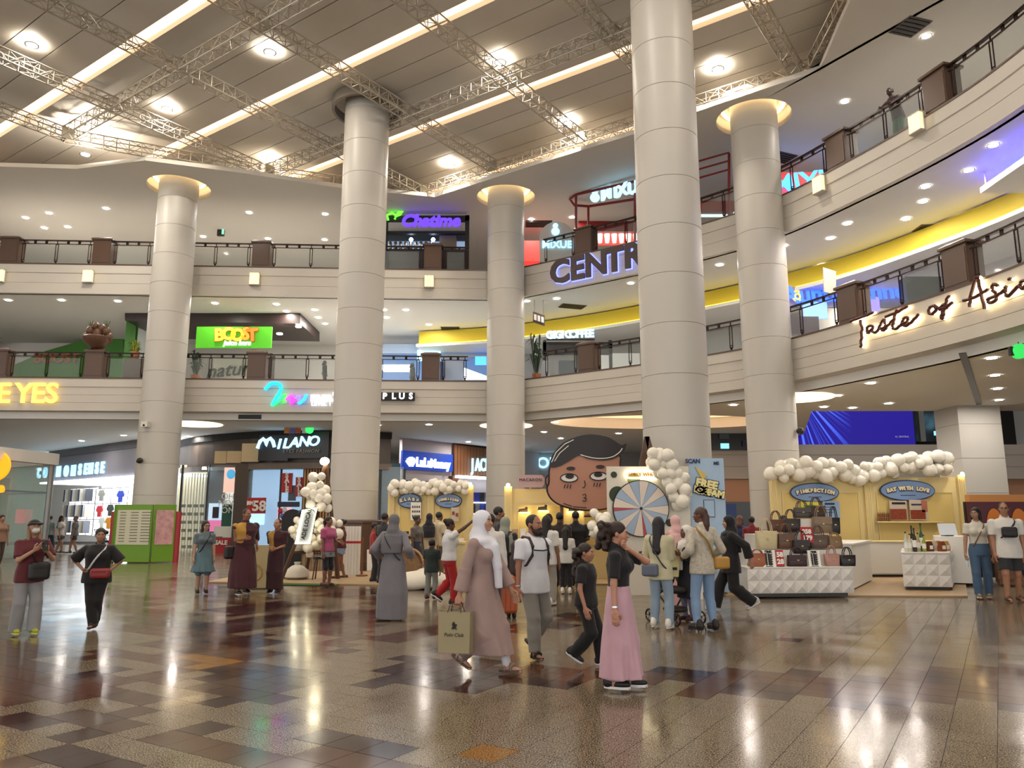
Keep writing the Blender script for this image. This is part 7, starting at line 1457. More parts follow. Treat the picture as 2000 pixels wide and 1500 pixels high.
        soft({'hijab': 'headscarf', 'cap': 'cap'}.get(t, 'hair'), P, hh, m, root)
        if t == 'cap' and len(hair) > 2: soft('hair', [cap(hp(0,.055,-.0), hc+HR @ V3(0,.08,-.26)*hs, .075*hs, .05*hs, .03)]+[cap(hp(s*.07,.02,.0), hc+HR @ V3(s*.085,-.01,-.28)*hs, .03*hs, .022*hs, .03) for s in (-1, 1)], hh, mat('hair_'+hair[2][1:], hair[2], .5), root)
    for x in extra: x(A)
    return A
# worn accessories (parts of the person who wears them)
def strap(A, side, z_hip, c, r=.012, e=.03, name='bag_strap'):
    """loop from the shoulder on one side (-1/1) across the body to the other hip"""
    pts = []; S = A.S
    for k in range(25):
        a = 2*PI*k/24; w = .5+.5*math.cos(a); z = A.tz(z_hip)+(A.tz(.835)-A.tz(z_hip))*w; zz = (z)/S; T = np.array(A.torso(e, .47, .838)); rx = np.interp(z, T[:,0], T[:,3]); ry = np.interp(z, T[:,0], T[:,4]); ln = np.interp(z, T[:,0], T[:,2]); lx = np.interp(z, T[:,0], T[:,1])
        x = side*rx*(.75*math.cos(a)) ; y = -math.sin(a)*ry*1.12; pts.append((x+lx, y+ln, z))
    b = MB(); b.tube(pts, r, 6, True); b.build(name, mat('strap_'+c[1:], c, .6), A.root, smooth=True)
def pouch(A, x, y, z, r, c, name='bag', R=None):
    S = A.S; o = soft(name, [rbox(V3(x*S, y*S, A.tz(z)), np.array(r), min(r)*.75, R)], min(.012, A.h), mat('bagmat_'+c[1:], c, .5), A.root)
    b = MB(); b.tube([(x*S-r[0]*.7, y*S-r[1]*1.0, A.tz(z)+r[2]*.35), (x*S+r[0]*.7, y*S-r[1]*1.0, A.tz(z)+r[2]*.35)], .005, 5); b.build('zipper', M_black, o)
def backpack(A, c):
    S = A.S; o = soft('backpack', [rbox(V3(0, .125*S, A.tz(.69)), V3(.09,.055,.135)*S, .05*S), rbox(V3(0, .17*S, A.tz(.645)), V3(.07,.04,.07)*S, .03*S, None, .02)], A.h, mat('bagmat_'+c[1:], c, .6), A.root)
    for s in (-1, 1):
        T = A.torso(.026, .47); b = MB(); b.tube([(s*.062*S, .09*S, A.tz(.80)), (s*.064*S, .04*S, A.tz(.842)), (s*.066*S, -.03*S, A.tz(.835)), (s*.068*S, -.075*S, A.tz(.78)), (s*.075*S, -.08*S, A.tz(.72)), (s*.098*S, -.04*S, A.tz(.65)), (s*.095*S, .05*S, A.tz(.62))], [.016,.02,.02,.02,.018,.014,.012], 6); b.build('shoulder_strap', mat('bagmat_'+c[1:], c), A.root, smooth=True)
def chest_strap(A, c='#151515'):
    S = A.S; b = MB(); b.tube([(-.068*S,-.088*S,A.tz(.755)), (0,-.104*S,A.tz(.75)), (.068*S,-.088*S,A.tz(.755))], .008, 6); b.build('chest_strap', mat('strap_'+c[1:], c, .6), A.root)
def mask(A): soft('face_mask', [ell(A.hp(0,-.06,-.058), V3(.056,.052,.046)*A.hs, A.HR, .02), ell(A.hp(0,.05,-.05), V3(.12,.1,.12)*A.hs, A.HR, op=-1)], .009, mat('mask_white', '#dcdcd8', .7), A.root)
def specs(A, c='#1a1818'):
    for s in (-1, 1): b = MB(); b.tube([A.hp(s*.032+.022*math.cos(a), -.1, .0+.017*math.sin(a)) for a in [2*PI*k/14 for k in range(14)]], .0025, 5, True); b.build('spectacle_rim', mat('specs_'+c[1:], c, .3), A.root)
    b = MB(); b.tube([A.hp(-.078,.0,.006), A.hp(-.058,-.09,.006), A.hp(.058,-.09,.006), A.hp(.078,.0,.006)], .0025, 5); b.build('spectacle_frame', mat('specs_'+c[1:], c), A.root)
def beard(A, c='#1c1411'): soft('beard', [ell(A.hp(0,-.05,-.088), V3(.06,.058,.05)*A.hs, A.HR, .02), ell(A.hp(0,-.075,-.105), V3(.04,.034,.034)*A.hs, A.HR, .02)]+[cap(A.hp(s*.068,-.005,-.02), A.hp(s*.055,-.03,-.08), .012*A.hs, .016*A.hs, .02) for s in (-1, 1)]+[cap(A.hp(-.03,-.092,-.05), A.hp(.03,-.092,-.05), .009*A.hs, None, .008), ell(A.hp(0,-.108,-.066), V3(.024,.014,.009)*A.hs, A.HR, op=-1)], .008, mat('hair_'+c[1:], c, .6, noise=.3, nscale=40), A.root)
def sash(A, c):
    S = A.S; T = A.torso(.030, .60, .838); soft('shoulder_sash', [loft([(z, x-rx*.42, y, rx*.60, ry) for z, x, y, rx, ry in T], .01), ell(A.sh[0]-V3(0,0,.007*S), V3(.03,.031,.028)*S+.014, k=.02)], A.h, cloth(c), A.root)
def over_robe(A, c):
    S = A.S; T = A.torso(.038, .60, .838); soft('outer_robe', [loft([(z, x+rx*(.35+.5*max(0, (.8-z/S)/.3)*-.9), y, rx*(.68+.5*max(0, (.8-z/S)/.3)), ry) for z, x, y, rx, ry in T], .02), ell(A.sh[1]-V3(0,0,.007*S), V3(.032,.033,.03)*S+.02, k=.03), cap(A.sh[1], A.el[1], .034*S, .045*S, .03), loft([(A.tz(.36), .0, 0, .122*S, .098*S), (A.tz(.6), 0, 0, .112*S, .09*S), (A.tz(.64), .01*S, 0, .105*S, .085*S)], .04, (5, .05, 0, A.tz(.68)))], A.h, cloth(c), A.root)
def leggings(A, c, ln=.9):
    soft('leggings', [x for i in (0, 1) for x in (cap(A.hip[i], A.knee[i], .053*A.S, .038*A.S, .02), cap(A.knee[i], A.knee[i]+(A.ank[i]-A.knee[i])*ln, .037*A.S, .026*A.S, .02))], A.h, cloth(c), A.root)
def stripes(A, c='#e8e8ea'):
    for i in (0, 1):
        s = (-1, 1)[i]; b = MB(); b.tube([tuple(A.hip[i]+V3(s*.064*A.S,0,-.04)), tuple(A.knee[i]+V3(s*.05*A.S,0,0)), tuple(A.ank[i]+V3(s*.043*A.S,-.0,.03))], .011, 5); b.build('side_stripe', mat('stripe_white', c, .7), A.root)
def bracelet(A, i, c='#c9b27a'): b = MB(); d = A.wr[i]-A.el[i]; d /= np.linalg.norm(d); b.cyl(tuple(A.wr[i]-d*.03), tuple(A.wr[i]-d*.015), .0165*A.S+.004, n=14); b.build('wrist_band', mat('metal_'+c[1:], c, .3, metal=.8), A.root)
def world_of(A, p): return PM(A.root) @ Vector(tuple(p))
MATS['cloth_c8c2b4'] = mat('floral_cloth', '#bdb5a6', .85, noise=.45, nscale=26)
# ---------------------------------------------------------------- people
HN = .0105
L = lambda f, *a: (lambda A: f(A, *a))
hij = person('woman in white headscarf and mauve robe striding past with a paper bag', 940, 988, 1316, rz=62, sk='#b98d74', feet=((-.05,.12,.012),(.05,-.15,0)), fpit=(-28,4), wr=((-.17,.07,.455),(.15,-.15,.47)), head=(6,2), robe=dict(c='#a38b86', hem=.13, r=.105, fold=.045, n=5, sl=1.85, se=.03), hair=('hijab', '#e3e4ee', 'front'), shoes=('sandal', '#8a7468', '#5a4a42'), h=HN, curl=(1.2,.35), extra=[L(leggings, '#d8d6dc', .93)])
man = person('bearded man in white T-shirt and grey joggers wearing a backpack', 1043, 1001, 1285, rz=38, sk='#9d6c54', fem=0, fat=1.06, feet=((-.065,-.09,0),(.065,.11,.012)), fpit=(2,-26), fyaw=(-8,8), wr=((-.19,-.06,.46),(.17,.05,.46)), head=(14,0), top=dict(c='#dfe2ea', hem=.455, sl=.72, e=.018), bottom=dict(t='trousers', c='#8b8781', w=.012, e=.016, len=.94), hair=('crop', '#1b1512'), shoes=('sandal', '#1d1917', '#2a2523'), h=HN, extra=[L(beard), L(backpack, '#3a2a2c'), L(chest_strap), L(bracelet, 0, '#b9bcc0')])
g1 = person('girl in black with long dark curls walking beside the girl in pink', 1147, 1057, 1303, rz=66, sk='#b08066', feet=((-.05,.10,.015),(.055,-.11,0)), fpit=(-30,0), wr=((-.15,-.04,.50),(.14,.06,.48)), head=(4,-2), top=dict(c='#17161b', hem=.5, sl=.72), bottom=dict(t='trousers', c='#131318', w=.022, e=.012, len=1.0), hair=('curly', '#241713'), shoes=('sneaker', '#16161a', '#e4e8f2'), h=HN)
g2 = person('girl in black T-shirt and long pink skirt with a hand at her mouth', 1213, 1017, 1348, rz=72, sk='#bd8a72', feet=((-.045,.035,0),(.045,-.05,0)), fyaw=(0,6), wr=((-.145,.0,.475),(.0,-.068,.835)), pole=(None,(.45,-1,-.55)), curl=(.35,1.2), head=(6,-4), top=dict(c='#17161c', hem=.60, sl=.82, e=.013), bottom=dict(t='skirt', c='#caa2b0', hem=.075, r=.112, fold=.12, n=6, name='long_skirt'), hair=('puff', '#2a1a14'), shoes=('sneaker', '#121214', '#eceef2'), h=HN, extra=[L(bracelet, 0, '#d8d8dc')])
ms = person('woman in black cap and face mask looking down at her phone', 45, 1014, 1241, rz=48, sk='#b58d76', feet=((-.06,.03,0),(.06,-.05,0)), wr=((-.03,-.16,.74),(.07,-.17,.73)), pole=((-.6,.2,-1),(.6,.1,-1)), curl=(.35,1.2), head=(0,14), top=dict(c='#5a1f26', hem=.46, sl=.85, e=.03), bottom=dict(t='trousers', c='#8f8f92', w=.03, e=.012, len=1.02), hair=('cap', '#1c1b1f', '#8a6a4c'), shoes=('sneaker', '#a8b13c', '#cfd25a'), h=.013, extra=[L(mask), L(strap, -1, .52, '#1a181a'), L(pouch, .04, -.11, .56, (.13,.06,.12), '#1d1b1e', 'crossbody_bag')])
bk = person('woman all in black with a hand on her hip and a red waist bag', 180, 1029, 1228, rz=12, sk='#a0765e', fat=1.1, feet=((.02,-.05,0),(.0,.06,.01)), fyaw=(-10,25), fpit=(0,-10), wr=((-.125,-.05,.60),(.13,-.075,.58)), pole=((-1,.4,0),(.8,.5,-.2)), curl=(1.2,1.2), head=(18,0), top=dict(c='#141317', hem=.46, sl=.98, e=.045, se=.03), bottom=dict(t='trousers', c='#121115', w=.015, e=.018), hair=('short', '#17110f'), shoes=('sandal', '#3a2a28', '#2a2020'), h=.013, extra=[L(stripes), L(strap, 1, .55, '#cfcfd4', .014, .05), L(pouch, .06, -.12, .56, (.13,.055,.07), '#8e2a2c', 'waist_bag')])
dr = person('woman in grey-blue pleated dress with a black cross strap', 393, 1016, 1160, rz=28, sk='#b08a72', feet=((-.055,0,0),(.055,-.03,0)), head=(20,-4), top=dict(c='#5c6a70', hem=.58, sl=.7), bottom=dict(t='skirt', c='#56707a', hem=.30, r=.15, n=12, fold=.06, name='pleated_skirt'), hair=('mid', '#1d1614'), shoes=('sneaker', '#1a1a1e', '#2a2a2e'), h=.014, extra=[L(strap, 1, .55, '#151417'), L(specs)])
m1 = person('shaven monk in long maroon robe carrying a black shoulder bag', 472, 992, 1163, rz=42, sk='#8d5f48', fem=0, fat=1.12, feet=((-.07,-.05,0),(.07,.05,0)), wr=((-.06,-.13,.655),(.13,-.05,.56)), head=(16,0), robe=dict(c='#431a22', hem=.09, r=.165, sl=.2, fold=.05), hair=('crop', '#2a211f'), shoes=('sneaker', '#1c1a1c', '#d8d8d8'), h=.014, extra=[L(sash, '#b58a3a'), L(over_robe, '#3d1620'), L(pouch, -.17, .02, .5, (.10,.06,.13), '#151316', 'shoulder_bag')])
m2 = person('younger monk in maroon shirt and robe with hands clasped', 536, 1012, 1159, rz=-6, sk='#a87a5e', fem=0, feet=((-.06,0,0),(.06,-.02,0)), wr=((-.035,-.13,.60),(.045,-.13,.60)), curl=(1.2,1.2), head=(-8,4), top=dict(c='#3c1820', hem=.52, sl=.85, e=.02), bottom=dict(t='skirt', c='#35141c', hem=.06, r=.10, fold=.04, name='wrap_skirt'), hair=('crop', '#1b1614'), shoes=('flat', '#1a1718', '#1a1718'), h=.014, extra=[L(sash, '#a8803a')])
pk = person('young woman in pink T-shirt with a ponytail facing the easel', 637, 1008, 1146, rz=62, sk='#7d5542', wr=(None,(.06,-.2,.62)), top=dict(c='#a24a70', hem=.5, sl=.7), bottom=dict(t='shorts', c='#6f7a7c', len=.45), hair=('pony', '#18110f'), shoes=('flat', '#4a382e', '#3a2c26'), h=.016, extra=[L(leggings, '#1a1a20', .35)])
mr = person('young woman in maroon T-shirt and denim shorts beside the tall column', 664, 1013, 1131, rz=-70, sk='#8a5e48', feet=((-.06,.08,0),(.06,-.08,0)), wr=(None,(.06,-.16,.63)), top=dict(c='#561722', hem=.52, sl=.6), bottom=dict(t='shorts', c='#7d8fa8', len=.42), hair=('bun', '#191210'), shoes=('flat', '#5a463a', '#3a2c26'), h=.016)
gy = person('woman in grey robe and grey headscarf seen from behind', 765, 1003, 1211, rz=168, sk='#a87c64', feet=((-.06,0,0),(.06,0,0)), wr=((-.16,-.06,.60),(.16,-.06,.60)), robe=dict(c='#76747a', hem=.015, r=.15, n=5, fold=.04, sl=1.85, se=.035), hair=('hijab', '#6a686e', 'back'), shoes=('flat', '#5a5456', '#3a3638'), face=False, h=.013, extra=[L(strap, 1, .55, '#2a2a2e', .01, .06)])
by = person('small boy in dark T-shirt and grey trousers seen from behind', 842, 1052, 1171, rz=165, sk='#6d4a3a', fem=0, feet=((-.06,0,0),(.07,.02,0)), top=dict(c='#1d2a28', hem=.45, sl=.8), bottom=dict(t='trousers', c='#7d7f78', w=.012), hair=('short', '#120d0c'), shoes=('sneaker', '#5a3a34', '#4a3a36'), face=False, h=.014)
rd = person('girl in white top and red trousers reaching up with one arm', 876, 1012, 1184, rz=112, sk='#54382c', feet=((-.05,-.05,0),(.05,.14,.03)), fpit=(0,-35), wr=((-.13,-.3,1.02),(.13,-.05,.5)), pole=((-.3,-.2,-1),None), head=(0,-8), top=dict(c='#d9d9da', hem=.52, sl=.45), bottom=dict(t='trousers', c='#a81f22', w=.02, e=.012), hair=('bun', '#15100e'), shoes=('sneaker', '#17181c', '#e6e6e8'), face=False, h=.013)
person('woman in grey T-shirt and navy skirt browsing at the left booth', 815, None, None, Y=19.3, H=1.62, rz=60, sk='#5d4032', top=dict(c='#5c5550', hem=.5, sl=.8), bottom=dict(t='skirt', c='#1e2438', hem=.1, r=.12), hair=('bun', '#120e0d'), shoes=('flat', '#2a2422', '#2a2422'), h=.02)
person('woman in black headscarf and cream robe at the left booth', 839, None, None, Y=20.6, H=1.68, rz=170, sk='#8a6450', robe=dict(c='#b0a184', hem=.05, r=.14), hair=('hijab', '#1b1a22', 'back'), face=False, shoes=('flat', '#2a2422', '#2a2422'), h=.02)
person('man in cream shirt standing right of the black headscarf', 858, None, None, Y=21.2, H=1.72, rz=130, sk='#6d4c3a', fem=0, top=dict(c='#cabfa4', hem=.47, sl=.8), bottom=dict(t='trousers', c='#6a5a48'), hair=('short', '#15110f'), face=False, h=.02)
person('man in dark shirt hidden behind the grey robed woman', 752, None, None, Y=18.6, H=1.68, rz=150, sk='#7a5644', fem=0, top=dict(c='#2a2a30'), bottom=dict(t='trousers', c='#20222a'), hair=('short', '#120e0d'), face=False, h=.02)
person('woman in red and peach jacket beside the base of the tall column', 733, None, None, Y=19.2, H=1.45, rz=100, sk='#8a6450', top=dict(c='#9a2a2c', sl=1.9), bottom=dict(t='trousers', c='#2a2a30'), hair=('short', '#120e0d'), face=False, h=.02)
bp_ = person('woman in grey-green headscarf with black backpack walking away', 987, 1008, None, Y=13.2, rz=158, sk='#a87c64', feet=((-.06,-.06,0),(.06,.08,.02)), fpit=(0,-20), wr=((-.16,.02,.47),(.16,.03,.47)), robe=dict(c='#26242a', hem=.16, r=.12), hair=('hijab', '#8d9184', 'back'), face=False, shoes=('sneaker', '#e2e0dc', '#e2e0dc'), h=.016, extra=[L(backpack, '#1c1b1f')])
person('tall man in dark shirt behind the woman in white headscarf', 974, 989, None, Y=15.4, rz=100, sk='#8a6450', fem=0, top=dict(c='#3a3538', sl=.9), bottom=dict(t='trousers', c='#2a2a2e'), hair=('short', '#15110f'), h=.018)
person('person in white jacket behind the shoulder of the woman in white headscarf', 958, 996, None, Y=12.2, H=1.62, rz=170, sk='#8a6450', top=dict(c='#d6d2cc', hem=.42, sl=1.9, e=.025), bottom=dict(t='trousers', c='#3a3a40'), hair=('short', '#1a1412'), face=False, h=.018)
lw = person('long-haired woman in white printed T-shirt behind the bearded man', 1068, 1006, None, Y=14.3, rz=150, sk='#8a5e48', top=dict(c='#d8d6d0', hem=.45, sl=.85, e=.025), bottom=dict(t='trousers', c='#9a968c', w=.03), hair=('long', '#16110f'), face=False, shoes=('sneaker', '#e2e0dc', '#e2e0dc'), h=.016)
person('man in dark T-shirt left of the large man in black', 1093, 1000, None, Y=17.6, rz=175, sk='#4d3428', fem=0, top=dict(c='#2c1f1c', sl=.8), bottom=dict(t='trousers', c='#241c1a'), hair=('short', '#120d0c'), face=False, h=.018)
person('large man in black T-shirt seen from behind at the face stall', 1124, 998, None, Y=17.9, rz=180, sk='#6d4c3a', fem=0, fat=1.35, wr=((-.12,-.1,.6),(.12,-.1,.6)), top=dict(c='#141216', sl=.9, e=.03), bottom=dict(t='trousers', c='#1a181c'), hair=('short', '#120d0c'), face=False, h=.018)
person('person in orange top between shoppers at the face stall', 1072, 1001, None, Y=18.6, H=1.66, rz=120, sk='#5d4032', top=dict(c='#b5502a'), bottom=dict(t='trousers', c='#2a2422'), hair=('short', '#120d0c'), face=False, h=.02)
kd = person('small girl with long hair in white T-shirt and black leggings', 1106, 1029, 1160, rz=172, sk='#6d4838', top=dict(c='#cfccc6', hem=.46, sl=.7, e=.02), bottom=dict(t='trousers', c='#15141a', w=.0), hair=('long', '#130e0d'), face=False, shoes=('sneaker', '#e2e0dc', '#e2e0dc'), h=.014)
cs_ = person('woman in cream sweater with black headscarf and blue sling bag', 1293, 1008, 1229, rz=148, sk='#a87c64', feet=((-.07,0,0),(.08,-.03,0)), wr=((-.05,-.17,.68),(.1,-.15,.64)), top=dict(c='#c9c3a2', hem=.44, sl=1.9, e=.022), bottom=dict(t='trousers', c='#8da2b6', w=.012), hair=('long', '#15131a'), face=False, shoes=('sneaker', '#dedad4', '#e2e0dc'), h=.013, extra=[L(strap, 1, .52, '#3a3e4c', .012, .05), L(pouch, .05, .115, .53, (.12,.05,.09), '#5d6678', 'sling_bag')])
person('person in pink headscarf and pink robe facing the prize wheel', 1318, 1004, None, Y=13.6, H=1.6, rz=-160, sk='#a87c64', robe=dict(c='#c99a98', hem=.05, r=.12), hair=('hijab', '#d6aaa8', 'back'), face=False, h=.018)
wk = person('girl in white headscarf and black dress holding a pale paper', 1347, 1025, 1214, rz=-62, sk='#6d4636', wr=((-.08,-.18,.66),(.08,-.16,.7)), head=(-10,4), robe=dict(c='#1c1b22', hem=.33, r=.12, sl=1.9, se=.02), hair=('hijab', '#dcd8d2', 'front'), shoes=('flat', '#4d2a26', '#3a2422'), h=.014, extra=[L(leggings, '#7a7c9a', .95)])
fl = person('woman in floral blouse and blue jeans with mustard handbag', 1378, 989, 1233, rz=-158, sk='#6d4636', feet=((-.07,.02,0),(.075,0,0)), fyaw=(-6,14), wr=((-.15,-.1,.60),(.13,-.08,.60)), head=(32,0), top=dict(c='#c8c2b4', hem=.46, sl=1.9, e=.03, name='floral_blouse'), bottom=dict(t='trousers', c='#7f9cc0', w=.0, e=.008, len=.9), hair=('tail', '#4a3228'), shoes=('sneaker', '#241f20', '#1a1718'), h=.013, extra=[L(strap, 1, .56, '#9a742c', .014, .05), L(pouch, -.13, .08, .55, (.12,.05,.085), '#b88a3a', 'handbag')])
ab = person('woman in black headscarf and black robe striding past the handbag stall', 1432, 1000, 1196, rz=-96, sk='#b08a74', feet=((-.05,-.17,0),(.05,.20,.015)), fpit=(6,-30), wr=((-.13,-.02,.52),(.12,.17,.56)), head=(0,0), top=dict(c='#0f0e12', hem=.42, sl=1.85, e=.04, se=.03, name='robe_top'), bottom=dict(t='trousers', c='#0e0d11', w=.035, e=.02, len=.98), hair=('hijab', '#0d0c10', 'back'), shoes=('sneaker', '#c9c6c2', '#dcdad6'), h=.013)
person('shopper in red top behind the black robed woman', 1467, 1008, None, Y=19.6, H=1.6, rz=170, sk='#6d4636', top=dict(c='#7a1f28'), bottom=dict(t='trousers', c='#2a2a30'), hair=('short', '#120d0c'), face=False, h=.02)
person('shopper in blue top with brown hair behind the black robed woman', 1444, 1006, None, Y=20.3, H=1.62, rz=150, sk='#a87c64', top=dict(c='#2c3560'), bottom=dict(t='trousers', c='#2a2a30'), hair=('bob', '#5a3426'), face=False, h=.02)
person('stall keeper bending behind the upper row of handbags', 1530, 1004, None, Y=18.4, H=1.62, rz=20, sk='#9c7258', fem=0, head=(0,16), top=dict(c='#1d1c20', sl=.9), bottom=dict(t='trousers', c='#22222a'), hair=('short', '#15100f'), h=.018)
rw = person('woman in white buttoned blouse and jeans holding a water bottle', 1922, 990, 1170, rz=-22, sk='#a87c62', feet=((-.05,-.03,0),(.06,.05,0)), wr=((-.15,-.07,.47),(.13,.0,.47)), head=(-28,0), curl=(1.2,.35), top=dict(c='#cfcabe', hem=.598, sl=.6), bottom=dict(t='trousers', c='#46607e', w=.02, e=.01), hair=('bob', '#17110f'), shoes=('sneaker', '#8a8072', '#d8d4cc'), h=.014, extra=[L(specs, '#8a8478'), L(strap, 1, .55, '#7a5a42', .012, .03)])
rm = person('man in white T-shirt and dark shorts with a black sling bag', 1980, 979, 1176, rz=-14, sk='#a5765a', fem=0, fat=1.15, feet=((-.06,-.04,0),(.07,.05,0)), head=(-16,0), top=dict(c='#d6d3cc', hem=.44, sl=.8, e=.03), bottom=dict(t='shorts', c='#2a2c30', len=.85, w=.012), hair=('crop', '#2a201c'), shoes=('sandal', '#6a5040', '#3a2c26'), h=.014, extra=[L(specs), L(strap, 1, .62, '#151417', .014, .04), L(pouch, -.01, -.12, .70, (.13,.06,.10), '#171619', 'sling_bag')])
for i, (u, Y, rz, c1, c2, hr, lb, fe) in enumerate(((122, 34.5, 100, '#c8c2ba', '#2a2a30', ('long', '#1a1412'), 'far shopper with long hair in pale top walking hand in hand', 1), (150, 34.2, -70, '#6d6a6c', '#2f3342', ('crop', '#7a6a60'), 'far man in grey T-shirt and dark shorts walking hand in hand', 0), (101, 36.0, 170, '#7d8a8a', '#2a2a30', ('short', '#1a1412'), 'far shopper in grey top behind the steel post', 0), (6, 25.5, 60, '#8a6a55', '#4a3a32', ('short', '#1a1412'), 'shopper cut off by the left picture edge', 1))):
    person(lb, u, None, None, Y=Y, H=1.68, rz=rz, sk='#9c7258', fem=fe, feet=((-.06,-.1,0),(.06,.1,0)), top=dict(c=c1), bottom=dict(t='shorts' if i < 2 else 'trousers', c=c2, len=.6 if i < 2 else .97), hair=hr, face=False, shoes=('sneaker', '#3a3230', '#d8d4cc'), h=.024)
s = s_at(1722, 12.4); p, d = pos(s); n = Vector((-d.y, d.x))
person('person in green trousers leaning on the upper railing at the right', loc=(p.x+n.x*.62, p.y+n.y*.62, Z2), H=1.7, rz=math.degrees(math.atan2(-n.x, n.y))-0, sk='#4d342a', fem=0, lean=(0,-.10), wr=((-.12,-.26,.66),(.12,-.26,.66)), pole=((-1,.2,-.3),(1,.2,-.3)), head=(0,12), top=dict(c='#3a2228', sl=1.9), bottom=dict(t='trousers', c='#3f5a48', w=.02), hair=('short', '#15100f'), face=False, h=.02, z0=Z2)
for u, Yp, lb in ((635, 32.2, 'dark clothed person sitting behind the lower railing left of the tall column'), (806, 33.4, 'dark clothed shopper in front of the blue-lit shop')):
    w = aty(u, 700, Yp); person(lb, loc=(w.x, Yp, Z1), H=1.2 if u < 700 else 1.35, rz=120, sk='#4d342a', top=dict(c='#15161c', sl=1.9, e=.03), bottom=dict(t='trousers', c='#14151c'), hair=('bob', '#0f0d0d'), face=False, h=.024, z0=Z1)
# ---------------------------------------------------------------- things people carry or push
w = world_of(hij, hij.wr[0]); o = thing('paper_bag', 'tan paper shopping bag with a dark rider emblem in her hand', 'bag', (w.x-.03, w.y-.02, w.z-.54), math.radians(-14))
b = MB(); b.add([(-.16,-.065,0),(.16,-.065,0),(.16,.065,0),(-.16,.065,0),(-.165,-.06,.39),(.165,-.06,.39),(.165,.06,.39),(-.165,.06,.39)], [(0,3,2,1),(0,1,5,4),(1,2,6,5),(2,3,7,6),(3,0,4,7)]); b.build('body', mat('kraft_paper', '#a39877', .7), o)
for y in (-.06, .06): b = MB(); b.tube([(-.07,y,.38),(-.05,y*.5,.46),(.05,y*.5,.46),(.07,y,.38)], .006, 6); b.build('handle', mat('kraft_cord', '#5a4a3a', .7), o)
b = MB(); upright([(-.03,.22),(-.012,.25),(-.02,.275),(.0,.30),(.012,.275),(.035,.27),(.02,.25),(.03,.215),(.012,.235),(-.008,.22),(-.02,.235)], -.0695, .004, b); b.build('emblem', M_pr, o); lettering('print', 'Polo Club', .05, M_pr, facing((0,-.069,.17), (0,-1,0)), o, False, ext=.001, shear=.2)
o = thing('suitcase', 'orange hard suitcase with black wheels behind the walking couple', 'suitcase', (-.15, 12.55, 0), .5); b = MB(); b.box((-.22,-.13,.07), (.22,.13,.66)); me = b.mesh('shell', mat('orange_shell', '#b5562a', .35)); sh_ = link('shell', me, o); sh_.modifiers.new('round', 'BEVEL').width = .05; sh_.modifiers['round'].segments = 3
for x in (-.16, .16):
    for y in (-.09, .09): b = MB(); b.cyl((x-.02,y,.035), (x+.02,y,.035), .035, n=14); b.build('wheel', M_black, o); 
    b = MB(); b.cyl((x*.6,.12,.62), (x*.6,.12,1.0), .012, n=8); b.build('handle_tube', MATS['steel'], o)
b = MB(); b.cyl((-.1,.12,1.0), (.1,.12,1.0), .016, n=8); b.build('grip', M_black, o)
for k in range(5): b = MB(); b.box((-.18+k*.085,-.138,.12), (-.16+k*.085,-.128,.62)); b.build('rib', MATS['orange_shell'], o)
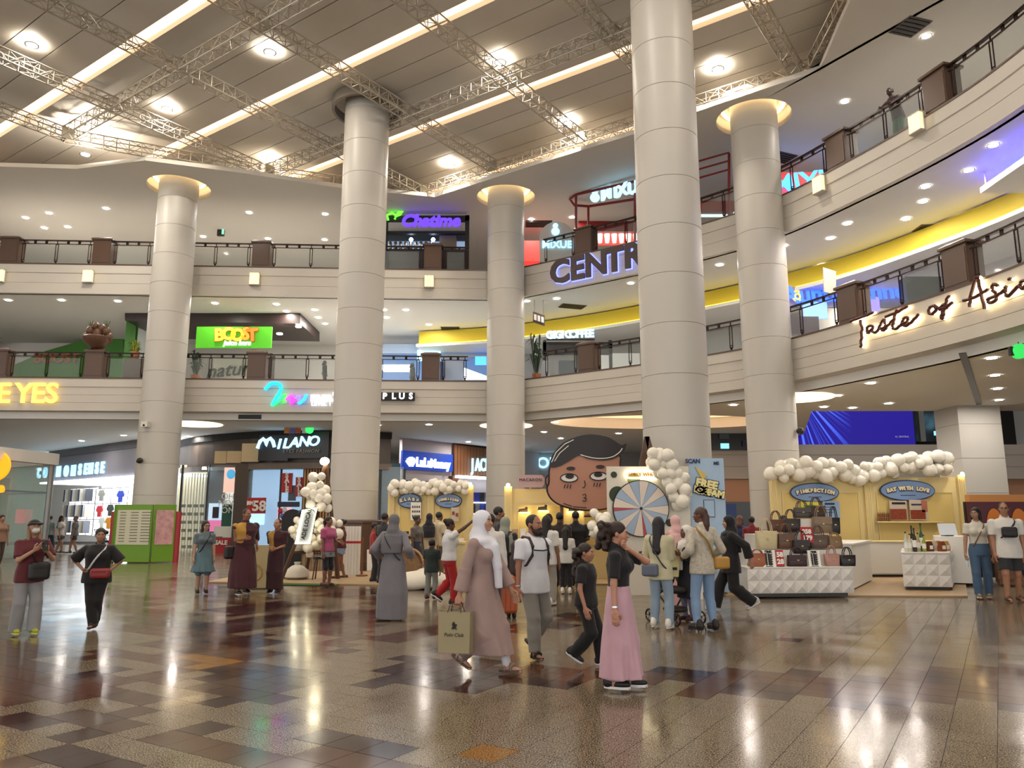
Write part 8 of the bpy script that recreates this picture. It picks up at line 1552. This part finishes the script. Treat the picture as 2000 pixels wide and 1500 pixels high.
def stroller(label, loc, rz, c):
    o = thing('stroller', label, 'stroller', loc, rz); m = mat('stroller_'+c[1:], c, .7)
    for x in (-.24, .24):
        for y in (-.32, .3):
            b = MB(); b.tube([(x, y+.085*math.cos(a), .095+.085*math.sin(a)) for a in [2*PI*k/16 for k in range(16)]], .014, 6, True); wl = b.build('wheel', M_black, o, smooth=True)
            for q in range(5): a = 2*PI*q/5; b = MB(); b.cyl((x,y,.095), (x,y+.08*math.cos(a),.095+.08*math.sin(a)), .005, n=5); b.build('spoke', M_dark, wl)
        b = MB(); b.tube([(x,-.32,.1),(x,.1,.45),(x,.42,.95),(x,.5,1.02)], .014, 8); b.build('frame_tube', M_dark, o, smooth=True); b = MB(); b.tube([(x,.3,.1),(x,.05,.42),(x,-.2,.62)], .014, 8); b.build('frame_tube', M_dark, o, smooth=True)
    b = MB(); b.cyl((-.24,.5,1.02), (.24,.5,1.02), .017, n=8); b.build('push_bar', M_black, o)
    soft('seat', [ell((0,.02,.48), (.2,.22,.06), None, .05), ell((0,.2,.68), (.2,.06,.22), None, .05), ell((0,-.02,.2), (.18,.2,.05), None, .02)], .02, m, o)
    soft('canopy', [ell((0,.18,.86), (.23,.24,.16), None, .02), ell((0,.1,.78), (.2,.25,.16), None, op=-1)], .018, m, o)
stroller('dark stroller beside the woman in cream sweater', (2.45, 12.0, 0), .5, '#2a2320'); w = aty(212, 1000, 36.5); stroller('black stroller in front of the bright white shop', (w.x, 36.5, 0), 1.4, '#1a191c')
w = world_of(rw, rw.wr[0]); o = thing('water_bottle', 'clear plastic water bottle held by the woman in jeans', 'bottle', (w.x, w.y-.02, w.z-.26)); b = MB(); b.lathe([(.03,0),(.033,.01),(.033,.15),(.014,.19),(.014,.205)], 14); b.build('body', mat('clear_plastic', '#dce8ec', .1, alpha=.5), o, smooth=True); b = MB(); b.lathe([(.016,.2),(.016,.222)], 10); b.build('cap', M_ltr, o)
w = world_of(ms, (ms.wr[0]+ms.wr[1])/2); o = thing('mobile_phone', 'black mobile phone in the hands of the masked woman', 'phone', (w.x+.09, w.y-.05, w.z+.0), math.radians(48)); b = MB(); b.add([(-.037,-.005,0),(.037,-.005,0),(.037,.05,.14),(-.037,.05,.14),(-.037,.004,0),(.037,.004,0),(.037,.059,.14),(-.037,.059,.14)], [(0,1,2,3),(7,6,5,4),(0,4,5,1),(1,5,6,2),(2,6,7,3),(3,7,4,0)]); b.build('case', M_black, o); b = MB(); b.cyl((-.02,-.004,.115), (-.02,.05,.125), .008, n=10); b.build('camera_lens', M_dark, o)
w = world_of(wk, (wk.wr[0]+wk.wr[1])/2); o = thing('paper_sheet', 'pale yellow folded paper held by the girl in white headscarf', 'paper', (w.x-.03, w.y-.05, w.z-.3), .3); b = MB(); b.add([(-.1,0,0),(.06,-.03,0),(.12,-.02,.42),(-.04,.0,.42),(-.1,.006,0),(.06,-.024,0),(.12,-.014,.42),(-.04,.006,.42)], [(0,1,2,3),(7,6,5,4),(0,4,5,1),(1,5,6,2),(2,6,7,3),(3,7,4,0)]); b.build('sheet', mat('lemon_paper', '#d8cf9a', .7), o); b = MB(); b.box((-.06,-.03,.1), (.04,-.026,.14)); b.build('print', M_pr, o)
